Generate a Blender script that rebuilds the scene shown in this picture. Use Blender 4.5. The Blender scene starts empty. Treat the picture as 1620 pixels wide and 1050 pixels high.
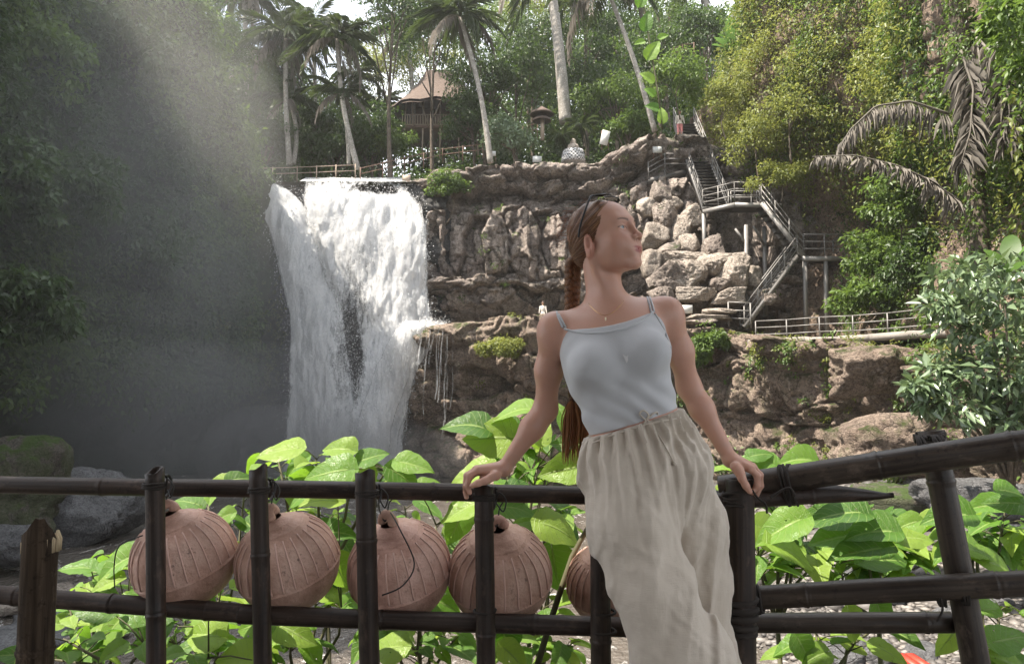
import bpy, math, random
import numpy as np
from mathutils import Vector, Matrix, Quaternion
R = math.radians
PI = math.pi
random.seed(7)
SC = bpy.context.scene
C = SC.collection
# ------------------------------------------------------------------ camera
E = 1.10                       # eye height above the terrace
PITCH = math.atan(95 / 1180)
cam_d = bpy.data.cameras.new('camera'); cam = bpy.data.objects.new('camera', cam_d); C.objects.link(cam)
cam.location = (0, 0, E); cam.rotation_euler = (PI / 2 + PITCH, 0, 0)
cam_d.sensor_width = 36; cam_d.lens = 36 * 1180 / 1620; cam_d.clip_end = 2000; cam_d.clip_start = .05
SC.camera = cam
# ------------------------------------------------------------------ sky, sun, exposure
SUN_EL, SUN_AZ = R(60), R(-108)         # azimuth from +Y towards +X
w = bpy.data.worlds.new('World'); SC.world = w; w.use_nodes = True
nt = w.node_tree; nt.nodes.clear()
sky = nt.nodes.new('ShaderNodeTexSky'); sky.sky_type = 'NISHITA'; sky.sun_disc = False
sky.sun_elevation = SUN_EL; sky.sun_rotation = SUN_AZ; sky.air_density = 1.0; sky.dust_density = 2.0
tc = nt.nodes.new('ShaderNodeTexCoord'); mp = nt.nodes.new('ShaderNodeMapping'); mp.inputs['Scale'].default_value = (1, 1, 2.2)
no = nt.nodes.new('ShaderNodeTexNoise'); no.inputs['Scale'].default_value = 2.2; no.inputs['Detail'].default_value = 6
rp = nt.nodes.new('ShaderNodeValToRGB'); rp.color_ramp.elements[0].position = .36; rp.color_ramp.elements[1].position = .56
rp.color_ramp.elements[0].color = (.35, .35, .35, 1)
mx = nt.nodes.new('ShaderNodeMix'); mx.data_type = 'RGBA'
mx.inputs['B'].default_value = (8.6, 8.9, 9.3, 1)
bg = nt.nodes.new('ShaderNodeBackground'); bg.inputs['Strength'].default_value = .092
wo = nt.nodes.new('ShaderNodeOutputWorld')
L = nt.links.new
L(tc.outputs['Generated'], mp.inputs[0]); L(mp.outputs[0], no.inputs[0]); L(no.outputs[0], rp.inputs[0])
L(rp.outputs[0], mx.inputs['Factor']); L(sky.outputs[0], mx.inputs['A']); L(mx.outputs['Result'], bg.inputs[0]); L(bg.outputs[0], wo.inputs[0])
SUN_DIR = Vector((math.sin(SUN_AZ) * math.cos(SUN_EL), math.cos(SUN_AZ) * math.cos(SUN_EL), math.sin(SUN_EL)))
sl = bpy.data.lights.new('sun', 'SUN'); sl.energy = 5.0; sl.angle = R(.5); sl.color = (1, .91, .79)
so = bpy.data.objects.new('sun', sl); C.objects.link(so); so.rotation_euler = SUN_DIR.to_track_quat('Z', 'Y').to_euler()
SC.view_settings.view_transform = 'Standard'; SC.view_settings.look = 'None'
SC.view_settings.exposure = 1.55; SC.view_settings.gamma = 1; SC.view_settings.use_curve_mapping = False
SC.render.engine = 'CYCLES'
SC.cycles.use_denoising = True
SC.cycles.max_bounces = 6; SC.cycles.diffuse_bounces = 3; SC.cycles.glossy_bounces = 3; SC.cycles.transmission_bounces = 4
SC.cycles.transparent_max_bounces = 16; SC.cycles.volume_bounces = 0; SC.cycles.sample_clamp_indirect = 4
SC.cycles.volume_step_rate = 4; SC.cycles.volume_max_steps = 64

F_ = 1180.0
_cr, _cu, _cf = Vector((1, 0, 0)), Vector((0, -math.sin(PITCH), math.cos(PITCH))), Vector((0, math.cos(PITCH), math.sin(PITCH)))
def at(px, py, Y):
    """world point on the plane y = Y seen at that spot of the 1620 x 1050 photograph"""
    d = _cr * ((px - 810) / F_) - _cu * ((py - 525) / F_) + _cf
    d = d * (Y / d.y)
    return Vector((d.x, d.y, E + d.z))
def atz(px, py, z):
    d = _cr * ((px - 810) / F_) - _cu * ((py - 525) / F_) + _cf
    d = d * ((z - E) / d.z)
    return Vector((d.x, d.y, z))
WATER = E - 4.25

# ------------------------------------------------------------------ scene helpers
def tag(o, label=None, cat=None, group=None, kind=None):
    if label: o['label'] = label
    if cat: o['category'] = cat
    if group: o['group'] = group
    if kind: o['kind'] = kind
    return o
def empty(name, loc, label, cat, group=None, rot=(0, 0, 0)):
    o = bpy.data.objects.new(name, None); C.objects.link(o); o.location = loc; o.rotation_euler = rot
    o.empty_display_size = .1
    return tag(o, label, cat, group)
def link(name, me, parent=None, loc=None, rot=None, scale=None, m=None):
    o = bpy.data.objects.new(name, me); C.objects.link(o)
    if m is not None and not me.materials: me.materials.append(m)
    if parent is not None: o.parent = parent
    if loc is not None: o.location = loc
    if rot is not None: o.rotation_euler = rot
    if scale is not None: o.scale = scale if hasattr(scale, '__len__') else (scale,) * 3
    return o
def npmesh(name, V, faces, m=None, smooth=False, attrs=None):
    """faces: int array (n,3) or (n,4), or a list of such arrays"""
    V = np.asarray(V, dtype=np.float32).reshape(-1, 3)
    fl = faces if isinstance(faces, list) else [faces]
    fl = [np.asarray(f, dtype=np.int32) for f in fl if len(f)]
    me = bpy.data.meshes.new(name)
    me.vertices.add(len(V)); me.vertices.foreach_set('co', V.ravel())
    loops = np.concatenate([f.ravel() for f in fl]); tot = np.concatenate([np.full(len(f), f.shape[1], np.int32) for f in fl])
    st = np.concatenate([[0], np.cumsum(tot)[:-1]]).astype(np.int32)
    me.loops.add(len(loops)); me.loops.foreach_set('vertex_index', loops)
    me.polygons.add(len(tot)); me.polygons.foreach_set('loop_start', st); me.polygons.foreach_set('loop_total', tot)
    if smooth: me.polygons.foreach_set('use_smooth', np.ones(len(tot), bool))
    for k, a in (attrs or {}).items():
        at_ = me.attributes.new(k, 'FLOAT', 'POINT'); at_.data.foreach_set('value', np.asarray(a, np.float32))
    me.update(calc_edges=True); me.validate(clean_customdata=False)
    if m is not None: me.materials.append(m)
    return me
class MB:
    """collects shapes; build() makes ONE mesh"""
    def __init__(s): s.V = []; s.F = {3: [], 4: []}; s.n = 0; s.extra = []
    def add(s, V, F):
        V = np.asarray(V, float).reshape(-1, 3)
        for f in ([F] if isinstance(F, np.ndarray) else F):
            f = np.asarray(f, int)
            if len(f) == 0: continue
            if f.ndim == 1: f = f[None]
            if f.shape[1] in (3, 4): s.F[f.shape[1]].append(f + s.n)
        s.V.append(V); s.n += len(V)
    def box(s, c, d, M=None):
        c = np.array(c, float); d = np.array(d, float) / 2
        v = np.array([[x, y, z] for x in (-1, 1) for y in (-1, 1) for z in (-1, 1)]) * d
        if M is not None: v = v @ np.array(M.to_3x3()).T
        s.add(v + c, np.array([[0, 1, 3, 2], [4, 6, 7, 5], [0, 4, 5, 1], [2, 3, 7, 6], [0, 2, 6, 4], [1, 5, 7, 3]]))
    def bar(s, a, b, w, h, up=(0, 0, 1)):
        a = Vector(a); b = Vector(b); d = b - a; z = d.normalized(); x = Vector(up).cross(z)
        if x.length < 1e-4: x = Vector((1, 0, 0))
        x.normalize(); y = z.cross(x)
        M = Matrix((x, y, z)).transposed()
        s.box((a + b) / 2, (w, h, d.length), M)
    def tube(s, pts, r, n=8, cap=True):
        """tube along pts with radius r (number or list)"""
        P = np.array([tuple(p) for p in pts], float); m = len(P)
        rr = np.full(m, r, float) if np.isscalar(r) else np.asarray(r, float)
        T = np.gradient(P, axis=0); T /= np.linalg.norm(T, axis=1)[:, None] + 1e-9
        up = np.array([0, 0, 1.]) if abs(T[0][2]) < .9 else np.array([1., 0, 0])
        X = np.cross(up, T[0]); X /= np.linalg.norm(X); ring = []
        a = np.arange(n) / n * 2 * PI
        for i in range(m):
            X = X - T[i] * X.dot(T[i]); X /= np.linalg.norm(X) + 1e-9; Y = np.cross(T[i], X)
            ring.append(P[i] + rr[i] * (np.cos(a)[:, None] * X + np.sin(a)[:, None] * Y))
        V = np.concatenate(ring); k = np.arange(n); k2 = (k + 1) % n
        F = np.concatenate([np.stack([i * n + k, i * n + k2, (i + 1) * n + k2, (i + 1) * n + k], 1) for i in range(m - 1)])
        fs = [F]
        if cap:
            V = np.concatenate([V, P[:1], P[-1:]]); c0 = m * n
            fs.append(np.stack([np.full(n, c0), k2, k], 1)); fs.append(np.stack([np.full(n, c0 + 1), (m - 1) * n + k, (m - 1) * n + k2], 1))
        s.add(V, fs)
    def lathe(s, prof, n=32, closed=False, M=None):
        pr = np.array(prof, float); m = len(pr); a = np.arange(n) / n * 2 * PI
        V = np.stack([pr[:, None, 0] * np.cos(a), pr[:, None, 0] * np.sin(a), np.repeat(pr[:, 1:2], n, 1)], -1).reshape(-1, 3)
        k = np.arange(n); k2 = (k + 1) % n
        F = np.concatenate([np.stack([i * n + k, i * n + k2, (i + 1) * n + k2, (i + 1) * n + k], 1) for i in range(m - 1)])
        if M is not None: V = V @ np.array(M.to_3x3()).T + np.array(M.translation)
        s.add(V, F)
    def mesh(s, name, m=None, smooth=False, attrs=None):
        V = np.concatenate(s.V); fl = [np.concatenate(f) for f in (s.F[3], s.F[4]) if f]
        return npmesh(name, V, fl, m, smooth, attrs)
    def build(s, name, m=None, parent=None, smooth=False, loc=None, rot=None):
        return link(name, s.mesh(name, m, smooth), parent, loc, rot)

# ------------------------------------------------------------------ numpy noise
def _hash(i, j, k, seed):
    h = (i * 374761393 + j * 668265263 + k * 2147483647 + seed * 974711) & 0xffffffff
    h = ((h ^ (h >> 13)) * 1274126177) & 0xffffffff
    h = ((h ^ (h >> 16)) * 2246822519) & 0xffffffff
    return ((h ^ (h >> 15)) & 0xffffff) / float(0xffffff)
def vnoise(x, y, z=0., seed=0):
    x, y, z = np.broadcast_arrays(np.asarray(x, float), y, z)
    i = np.floor(x).astype(np.int64); j = np.floor(y).astype(np.int64); k = np.floor(z).astype(np.int64)
    fx, fy, fz = x - i, y - j, z - k
    fx = fx * fx * (3 - 2 * fx); fy = fy * fy * (3 - 2 * fy); fz = fz * fz * (3 - 2 * fz)
    r = 0
    for a in (0, 1):
        for b in (0, 1):
            for c in (0, 1):
                r = r + _hash(i + a, j + b, k + c, seed) * (fx if a else 1 - fx) * (fy if b else 1 - fy) * (fz if c else 1 - fz)
    return r
def fbm(x, y, z=0., oct=4, seed=0):
    r = 0; a = .5; t = 0
    for o in range(oct):
        r = r + a * vnoise(x, y, z, seed + o * 17); t += a; a *= .5
        x = np.asarray(x) * 2.03; y = np.asarray(y) * 2.03; z = np.asarray(z) * 2.03
    return r / t
def cells(u, v, seed=0):
    """2-D cellular noise: (random id value, second random, distance to the border)"""
    i = np.floor(u).astype(np.int64); j = np.floor(v).astype(np.int64)
    f1 = np.full(u.shape, 9.); f2 = np.full(u.shape, 9.); rid = np.zeros(u.shape); r2 = np.zeros(u.shape)
    for a in (-1, 0, 1):
        for b in (-1, 0, 1):
            ci, cj = i + a, j + b
            px = ci + .15 + .7 * _hash(ci, cj, 1, seed); py = cj + .15 + .7 * _hash(ci, cj, 2, seed)
            dx, dy = np.abs(u - px), np.abs(v - py)
            d = np.maximum(dx, dy) * .6 + np.hypot(dx, dy) * .4
            n = d < f1
            f2 = np.where(n, f1, np.minimum(f2, d)); rid = np.where(n, _hash(ci, cj, 3, seed), rid); r2 = np.where(n, _hash(ci, cj, 4, seed), r2)
            f1 = np.where(n, d, f1)
    return rid, r2, f2 - f1
def cells2(u, v, seed=0):
    """as cells(), with the offsets from the cell's own point"""
    i = np.floor(u).astype(np.int64); j = np.floor(v).astype(np.int64); f1 = np.full(u.shape, 9.); f2 = np.full(u.shape, 9.); o = [np.zeros(u.shape) for _ in range(5)]
    for a in (-1, 0, 1):
        for b in (-1, 0, 1):
            ci, cj = i + a, j + b; dx = u - (ci + .12 + .76 * _hash(ci, cj, 1, seed)); dy = v - (cj + .12 + .76 * _hash(ci, cj, 2, seed)); d = np.maximum(np.abs(dx), np.abs(dy)) * .75 + np.hypot(dx, dy) * .25
            n = d < f1; f2 = np.where(n, f1, np.minimum(f2, d)); f1 = np.where(n, d, f1)
            for k, q in enumerate((_hash(ci, cj, 3, seed), _hash(ci, cj, 4, seed), _hash(ci, cj, 5, seed), dx, dy)): o[k] = np.where(n, q, o[k])
    return (*o, f2 - f1)
def lerp_tab(x, tab):
    t = np.array(tab, float); return np.interp(x, t[:, 0], t[:, 1])
def unit(a): return a / (np.linalg.norm(a, axis=-1, keepdims=True) + 1e-9)
rng = np.random.default_rng(11)
# ------------------------------------------------------------------ materials
class NG:
    def __init__(s, name):
        s.m = bpy.data.materials.new(name); s.m.use_nodes = True; s.t = s.m.node_tree; s.t.nodes.clear()
        s.out = s.n('ShaderNodeOutputMaterial')
    def n(s, typ, **kw):
        x = s.t.nodes.new(typ)
        for k, v in kw.items(): setattr(x, k, v)
        return x
    def set(s, sock, v):
        if v is None: return
        if isinstance(v, bpy.types.NodeSocket): s.t.links.new(v, sock)
        elif isinstance(v, (tuple, list)) and len(v) == 3 and sock.type == 'RGBA': sock.default_value = (*v, 1)
        else: sock.default_value = v
    def coord(s, kind='Object', scale=(1, 1, 1), rot=(0, 0, 0), vec=None):
        if vec is None:
            if kind == 'Position': vec = s.n('ShaderNodeNewGeometry').outputs['Position']
            else: vec = s.n('ShaderNodeTexCoord').outputs[kind]
        m = s.n('ShaderNodeMapping'); s.set(m.inputs[0], vec); m.inputs['Scale'].default_value = scale; m.inputs['Rotation'].default_value = rot
        return m.outputs[0]
    def noise(s, vec, scale, detail=4, rough=.55, dist=0.):
        x = s.n('ShaderNodeTexNoise'); s.set(x.inputs['Vector'], vec); x.inputs['Scale'].default_value = scale
        x.inputs['Detail'].default_value = detail; x.inputs['Roughness'].default_value = rough; x.inputs['Distortion'].default_value = dist
        return x.outputs[0]
    def voro(s, vec, scale, feature='F1', out=0):
        x = s.n('ShaderNodeTexVoronoi', feature=feature); s.set(x.inputs['Vector'], vec); x.inputs['Scale'].default_value = scale
        return x.outputs[out]
    def ramp(s, fac, stops, interp='LINEAR'):
        x = s.n('ShaderNodeValToRGB'); s.set(x.inputs[0], fac); cr = x.color_ramp; cr.interpolation = interp
        while len(cr.elements) < len(stops): cr.elements.new(.5)
        for e, (p, c) in zip(cr.elements, stops):
            e.position = p; e.color = (c, c, c, 1) if not hasattr(c, '__len__') else (*c, 1)
        return x.outputs[0]
    def mix(s, f, a, b, mode='MIX'):
        x = s.n('ShaderNodeMix', data_type='RGBA', blend_type=mode); s.set(x.inputs['Factor'], f); s.set(x.inputs['A'], a); s.set(x.inputs['B'], b)
        return x.outputs['Result']
    def math(s, op, a, b=None, clamp=False):
        x = s.n('ShaderNodeMath', operation=op, use_clamp=clamp); s.set(x.inputs[0], a)
        if b is not None: s.set(x.inputs[1], b)
        return x.outputs[0]
    def attr(s, name):
        return s.n('ShaderNodeAttribute', attribute_name=name).outputs['Fac']
    def rnd(s): return s.n('ShaderNodeObjectInfo').outputs['Random']
    def nz(s):
        g = s.n('ShaderNodeNewGeometry'); x = s.n('ShaderNodeSeparateXYZ'); s.set(x.inputs[0], g.outputs['Normal']); return x.outputs[2]
    def bump(s, h, strength=.5, dist=.02, nrm=None):
        x = s.n('ShaderNodeBump'); s.set(x.inputs['Height'], h); x.inputs['Strength'].default_value = strength; x.inputs['Distance'].default_value = dist
        if nrm is not None: s.set(x.inputs['Normal'], nrm)
        return x.outputs[0]
    def bsdf(s, col, rough=.6, normal=None, **kw):
        x = s.n('ShaderNodeBsdfPrincipled'); s.set(x.inputs['Base Color'], col); s.set(x.inputs['Roughness'], rough); s.set(x.inputs['Normal'], normal)
        for k, v in kw.items(): s.set(x.inputs[k.replace('_', ' ')], v)
        return x.outputs[0]
    def mixsh(s, f, a, b):
        x = s.n('ShaderNodeMixShader'); s.set(x.inputs[0], f); s.t.links.new(a, x.inputs[1]); s.t.links.new(b, x.inputs[2]); return x.outputs[0]
    def done(s, sh): s.t.links.new(sh, s.out.inputs['Surface']); return s.m
    def trans(s, col, normal=None):
        x = s.n('ShaderNodeBsdfTranslucent'); s.set(x.inputs[0], col); s.set(x.inputs['Normal'], normal); return x.outputs[0]

def m_rock(name, lo, mid, hi, stain=(.05, .045, .04), moss=None, moss_amt=.5, sc=1., streak=1., wet=.0):
    g = NG(name); p = g.coord('Position')
    a = g.noise(p, .35 * sc, 5, .6); b = g.noise(p, 2.6 * sc, 6, .65)
    f = g.math('ADD', g.math('MULTIPLY', a, .62), g.math('MULTIPLY', b, .42))
    col = g.ramp(f, [(.38, lo), (.5, mid), (.64, hi)])
    if streak:
        st = g.noise(g.coord('Position', (1.5 * sc, 1.5 * sc, .16 * sc)), 1.0, 6, .6)
        col = g.mix(g.math('MULTIPLY', g.ramp(st, [(.44, 0), (.62, 1)]), .7 * streak), col, stain)
        st2 = g.noise(g.coord('Position', (2.3 * sc, 2.1 * sc, .2 * sc)), 1.3, 4, .5)
        col = g.mix(g.math('MULTIPLY', g.ramp(st2, [(.55, 0), (.66, 1)]), .35 * streak), col, tuple(min(1, c * 1.35) for c in hi))
    dv = g.n('ShaderNodeVectorMath', operation='ADD'); g.set(dv.inputs[0], g.coord('Position', (1, 1, 1.5))); nn_ = g.n('ShaderNodeTexNoise'); g.set(nn_.inputs['Vector'], p); nn_.inputs['Scale'].default_value = .9; g.set(dv.inputs[1], nn_.outputs[1])
    vc = g.n('ShaderNodeTexVoronoi', distance='CHEBYCHEV'); g.set(vc.inputs['Vector'], dv.outputs[0]); vc.inputs['Scale'].default_value = .75 * sc
    sv = g.n('ShaderNodeSeparateColor'); g.set(sv.inputs[0], vc.outputs['Color']); col = g.mix(g.math('MULTIPLY', sv.outputs[0], .55), col, tuple(c * .42 for c in mid)); col = g.mix(g.math('MULTIPLY', sv.outputs[1], .45), col, tuple(min(1, c * 1.15) for c in hi))
    vo = g.n('ShaderNodeTexVoronoi', feature='DISTANCE_TO_EDGE'); g.set(vo.inputs['Vector'], dv.outputs[0]); vo.inputs['Scale'].default_value = 1.1 * sc; cr1 = g.ramp(vo.outputs[0], [(0, 1), (.035, 0)])
    vo3 = g.n('ShaderNodeTexVoronoi', feature='DISTANCE_TO_EDGE'); g.set(vo3.inputs['Vector'], dv.outputs[0]); vo3.inputs['Scale'].default_value = 3.1 * sc; cr2 = g.ramp(vo3.outputs[0], [(0, 1), (.06, 0)])
    cm = g.ramp(g.noise(p, .8 * sc, 3), [(.50, 0), (.66, 1)]); cm2 = g.ramp(g.noise(p, .55 * sc, 3), [(.40, 0), (.62, 1)]); crk = g.math('MAXIMUM', g.math('MULTIPLY', cr1, g.math('MULTIPLY', cm2, .8)), g.math('MULTIPLY', cr2, g.math('MULTIPLY', cm, .6)))
    vo2 = g.noise(p, 7 * sc, 8, .78); fi = g.noise(p, 19 * sc, 5, .8)
    col = g.mix(g.ramp(vo2, [(.40, .75), (.56, 0)]), col, tuple(c * .38 for c in lo)); col = g.mix(g.ramp(fi, [(.52, 0), (.66, .55)]), col, tuple(min(1, c * 1.25) for c in hi))
    col = g.mix(g.math('MULTIPLY', crk, .8), col, tuple(c * .25 for c in lo))
    h = g.math('ADD', g.math('MULTIPLY', crk, -.55), g.math('ADD', g.math('MULTIPLY', vo2, 1.1), g.math('ADD', g.math('MULTIPLY', fi, .35), b)))
    if moss:
        mm = g.math('MULTIPLY', g.ramp(g.nz(), [(.15, 0), (.7, 1)]), 1.0)
        mn = g.ramp(g.noise(p, 1.1 * sc, 5, .6), [(.62 - .3 * moss_amt, 0), (.72 - .3 * moss_amt, 1)])
        mk = g.math('MAXIMUM', g.math('MULTIPLY', mm, mn), g.math('MULTIPLY', mn, moss_amt * .55))
        col = g.mix(mk, col, g.mix(g.noise(p, 7 * sc), moss, tuple(c * .5 for c in moss)))
    return g.done(g.bsdf(col, .85 - wet * .5, g.bump(h, 1., .22 / sc), Specular_IOR_Level=.3 + wet * .4))

def m_leaf(name, lo, hi, back=None, tr=.35, rough=.45, spec=.4, use_rnd=False, vein=False):
    g = NG(name)
    t = g.rnd() if use_rnd else g.attr('tint')
    p = g.coord('Position')
    t = g.math('ADD', g.math('MULTIPLY', t, .7), g.math('MULTIPLY', g.noise(p, .8 if not use_rnd else 9, 2), .3))
    col = g.ramp(t, [(.15, lo), (.55, tuple((a + b) / 2 for a, b in zip(lo, hi))), (.9, hi)])
    nrm = None
    if vein:
        v = g.attr('vein'); col = g.mix(g.math('MULTIPLY', v, .5), col, tuple(min(1, c * 1.8 + .03) for c in hi))
        sp = g.ramp(g.noise(g.coord('Object'), 26, 3), [(.66, 0), (.72, .55)])
        col = g.mix(sp, col, (.12, .11, .03)); nrm = g.bump(g.math('ADD', v, g.noise(g.coord('Object'), 14, 3)), .5, .01)
    b = back or tuple(min(1, c * 1.6) for c in hi)
    tcol = g.mix(.6, col, b)
    return g.done(g.mixsh(tr, g.bsdf(col, rough, nrm, Specular_IOR_Level=spec), g.trans(tcol, nrm)))

def m_plain(name, col, rough=.6, var=.25, sc=20, bump=.3, bd=.005, metal=0., **kw):
    g = NG(name); p = g.coord('Object'); n = g.noise(p, sc, 5, .6)
    c = g.mix(n, tuple(x * (1 - var) for x in col), tuple(min(1, x * (1 + var)) for x in col))
    return g.done(g.bsdf(c, rough, g.bump(n, bump, bd), Metallic=metal, **kw))

def m_wood(name, lo, hi, along=(14, 14, 1.2), rough=.55, spec=.3, bump=.4):
    g = NG(name); n = g.noise(g.coord('Object', along), 3, 6, .6, .3); n2 = g.noise(g.coord('Object'), 3.1, 4)
    f = g.math('ADD', g.math('MULTIPLY', n, .6), g.math('MULTIPLY', n2, .4))
    c = g.ramp(f, [(.36, lo), (.52, tuple((a + b) / 2 for a, b in zip(lo, hi))), (.66, hi)])
    pt_ = g.ramp(g.noise(g.coord('Object', (1, 1, .45)), 13, 5, .7), [(.55, 0), (.68, .45)]); c = g.mix(pt_, c, tuple(min(1, x * 2.6 + .02) for x in hi))
    sp = g.ramp(g.noise(g.coord('Object'), 42, 4, .7), [(.56, 0), (.7, .7)])
    c = g.mix(sp, c, tuple(x * .35 for x in lo))
    return g.done(g.bsdf(c, g.ramp(n2, [(.3, rough - .12), (.7, rough + .2)]), g.bump(n, bump, .004), Specular_IOR_Level=spec))

M = {}
M['cliff'] = m_rock('cliff_rock', (.19, .155, .135), (.38, .31, .27), (.62, .53, .46), stain=(.075, .066, .064), moss=(.07, .10, .03), moss_amt=.22, sc=1.)
M['cliff_low'] = m_rock('lower_cliff_rock', (.14, .10, .08), (.31, .23, .18), (.50, .40, .32), stain=(.05, .042, .036), moss=(.075, .10, .025), moss_amt=.42, sc=1.3, streak=.6)
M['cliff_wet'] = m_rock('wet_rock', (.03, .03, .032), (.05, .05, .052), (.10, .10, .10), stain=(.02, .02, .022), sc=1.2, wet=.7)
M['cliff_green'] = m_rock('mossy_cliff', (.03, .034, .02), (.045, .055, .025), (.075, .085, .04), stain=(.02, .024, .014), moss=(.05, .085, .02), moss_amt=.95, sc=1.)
M['cliff_right'] = m_rock('right_cliff_rock', (.15, .10, .075), (.32, .22, .16), (.50, .39, .30), stain=(.05, .04, .034), moss=(.06, .09, .025), moss_amt=.18, sc=.9)
M['boulder_grey'] = m_rock('grey_boulder', (.13, .13, .135), (.20, .20, .205), (.27, .27, .275), stain=(.09, .09, .095), sc=2.2, streak=.3)
M['boulder_moss'] = m_rock('mossy_boulder', (.08, .07, .055), (.14, .12, .10), (.2, .18, .15), moss=(.09, .14, .035), moss_amt=.75, sc=2.0, streak=.2)
M['boulder_tan'] = m_rock('tan_boulder', (.22, .18, .15), (.44, .37, .31), (.66, .58, .50), stain=(.09, .075, .065), sc=2.0, streak=.35)
M['earth'] = m_rock('earth', (.06, .045, .03), (.10, .08, .05), (.16, .13, .09), moss=(.06, .09, .025), moss_amt=.9, sc=1.0, streak=0)
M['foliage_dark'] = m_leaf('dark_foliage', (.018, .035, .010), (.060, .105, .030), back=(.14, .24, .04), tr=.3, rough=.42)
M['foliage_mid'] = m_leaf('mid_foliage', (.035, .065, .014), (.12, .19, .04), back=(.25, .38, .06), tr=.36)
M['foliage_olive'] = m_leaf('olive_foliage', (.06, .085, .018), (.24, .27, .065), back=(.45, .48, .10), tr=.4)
M['foliage_glossy'] = m_leaf('glossy_pale_foliage', (.06, .10, .045), (.20, .27, .15), back=(.25, .36, .12), tr=.22, rough=.3, spec=.7)
M['palm_leaf'] = m_leaf('palm_leaf', (.014, .026, .009), (.050, .078, .024), back=(.12, .17, .04), tr=.25, use_rnd=True)
M['palm_dry'] = m_leaf('dry_palm_leaf', (.14, .125, .105), (.30, .275, .24), back=(.34, .30, .25), tr=.25, use_rnd=True, rough=.7, spec=.2)
M['front_leaf'] = m_leaf('broad_leaf', (.055, .13, .012), (.15, .29, .030), back=(.42, .70, .045), tr=.47, rough=.38, spec=.45, use_rnd=True, vein=True)
M['trunk_palm'] = m_wood('palm_trunk_bark', (.16, .145, .125), (.42, .39, .35), along=(2, 2, 14), rough=.85)
M['trunk'] = m_wood('bark', (.05, .04, .03), (.17, .14, .11), along=(9, 9, 1.5), rough=.9)
M['bamboo'] = m_wood('dark_bamboo', (.011, .0065, .0045), (.062, .039, .028), along=(26, 26, .7), rough=.5, spec=.4, bump=.7)
M['bamboo_pale'] = m_wood('weathered_bamboo', (.018, .012, .009), (.085, .062, .045), along=(26, 26, .7), rough=.45, spec=.4)
M['old_wood'] = m_wood('old_post_wood', (.018, .012, .008), (.085, .06, .04), along=(30, 30, 1.5), rough=.85, spec=.15, bump=1.)
M['lit_broken_wood'] = m_wood('lit_broken_post_wood', (.20, .15, .09), (.55, .44, .29), along=(30, 30, 1.5), rough=.9, spec=.1, bump=1.)  # broken top; light falling on it is put into the paler colour
M['cord'] = m_plain('lashing_cord', (.026, .02, .016), .9, .4, 90)
M['wire'] = m_plain('wire', (.02, .017, .015), .6)
M['stem'] = m_plain('plant_stem', (.07, .065, .03), .7, .4, 30)
M['steel'] = m_plain('galvanised_steel', (.21, .20, .19), .55, .3, 6, metal=.25)
M['steel_dark'] = m_plain('weathered_steel', (.07, .065, .06), .6, .35, 5, metal=.2)
M['thatch'] = m_plain('thatch', (.11, .08, .065), .95, .5, 6, 1., .05)
M['timber'] = m_plain('timber', (.14, .085, .06), .8, .4, 6)
M['timber_pale'] = m_plain('pale_timber', (.33, .26, .2), .8, .3, 6)
M['white_board'] = m_plain('white_board', (.5, .5, .48), .6, .06, 8)
M['stone_paving'] = m_plain('terrace_paving', (.24, .22, .20), .8, .3, 8, .5, .01)
# ------------------------------------------------------------------ terrain sheets
def wall_sheet(rows, du, dv, disp, apron=0., lean=None, apron_rise=0., jag=.5, seed=1):
    """rows: (px, Y, py_top, py_bottom or None) along the wall. returns dict of arrays (grid nv x nu)"""
    P = []
    for px, Y, yt, yb in rows:
        T = at(px, yt, Y); zb = WATER - .6 if yb is None else at(px, yb, Y).z
        P.append((T.x, Y, T.z, zb))
    P = np.array(P); seg = np.hypot(np.diff(P[:, 0]), np.diff(P[:, 1])); s = np.concatenate([[0], np.cumsum(seg)])
    U = np.arange(0, s[-1], du)
    sm = lambda k: np.interp(U, s, P[:, k])
    ker = np.ones(9) / 9
    def smooth(a): return np.convolve(np.pad(a, 4, mode='edge'), ker, 'valid')
    X, Y, zt, zb = [smooth(sm(k)) for k in range(4)]
    zt = zt + jag * (fbm(U * .7, U * 0 + seed, seed=seed) - .5) * 2
    t = unit(np.stack([np.gradient(X), np.gradient(Y)], 1)); N = np.stack([t[:, 1], -t[:, 0]], 1)   # towards the camera side
    H = (zt - zb).max(); nv = int(H / dv) + 2; v = np.linspace(0, 1, nv)[:, None]
    Z = zb + (zt - zb) * v; UU = np.broadcast_to(U, Z.shape)
    D = disp(UU, Z, v, zt)
    if lean is not None: D = D + lean(UU, Z, v)
    GX = X + N[:, 0] * D; GY = Y + N[:, 1] * D; GZ = Z
    if apron:
        na = max(3, int(apron / (dv * 2))); k = (np.arange(1, na + 1) / na)[:, None]; q = k * apron
        top = D[-1]
        DX = X + N[:, 0] * (top - q); DY = Y + N[:, 1] * (top - q)
        DZ = zt + apron_rise * k + .55 * (fbm(DX * .6, DY * .6, seed=seed + 5) - .5) * np.minimum(1, q) + .12 * (fbm(DX * 2.6, DY * 2.6, seed=seed + 6) - .5)
        GX = np.concatenate([GX, DX]); GY = np.concatenate([GY, DY]); GZ = np.concatenate([GZ, DZ])
    V = np.stack([GX, GY, GZ], -1)
    return dict(V=V, nv=nv, U=U, s=s)
def grid_faces(nv, nu, flip=False):
    i = np.arange(nv - 1)[:, None] * nu + np.arange(nu - 1); i = i.ravel()
    f = np.stack([i, i + 1, i + nu + 1, i + nu], 1)
    return f[:, ::-1] if flip else f
def sheet_obj(name, S, m, smooth=False, kind=None, label=None, cat=None, parent=None):
    V = S['V']; me = npmesh(name, V.reshape(-1, 3), grid_faces(V.shape[0], V.shape[1]), m, smooth)
    o = link(name, me, parent); tag(o, label, cat, None, kind); return o
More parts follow.
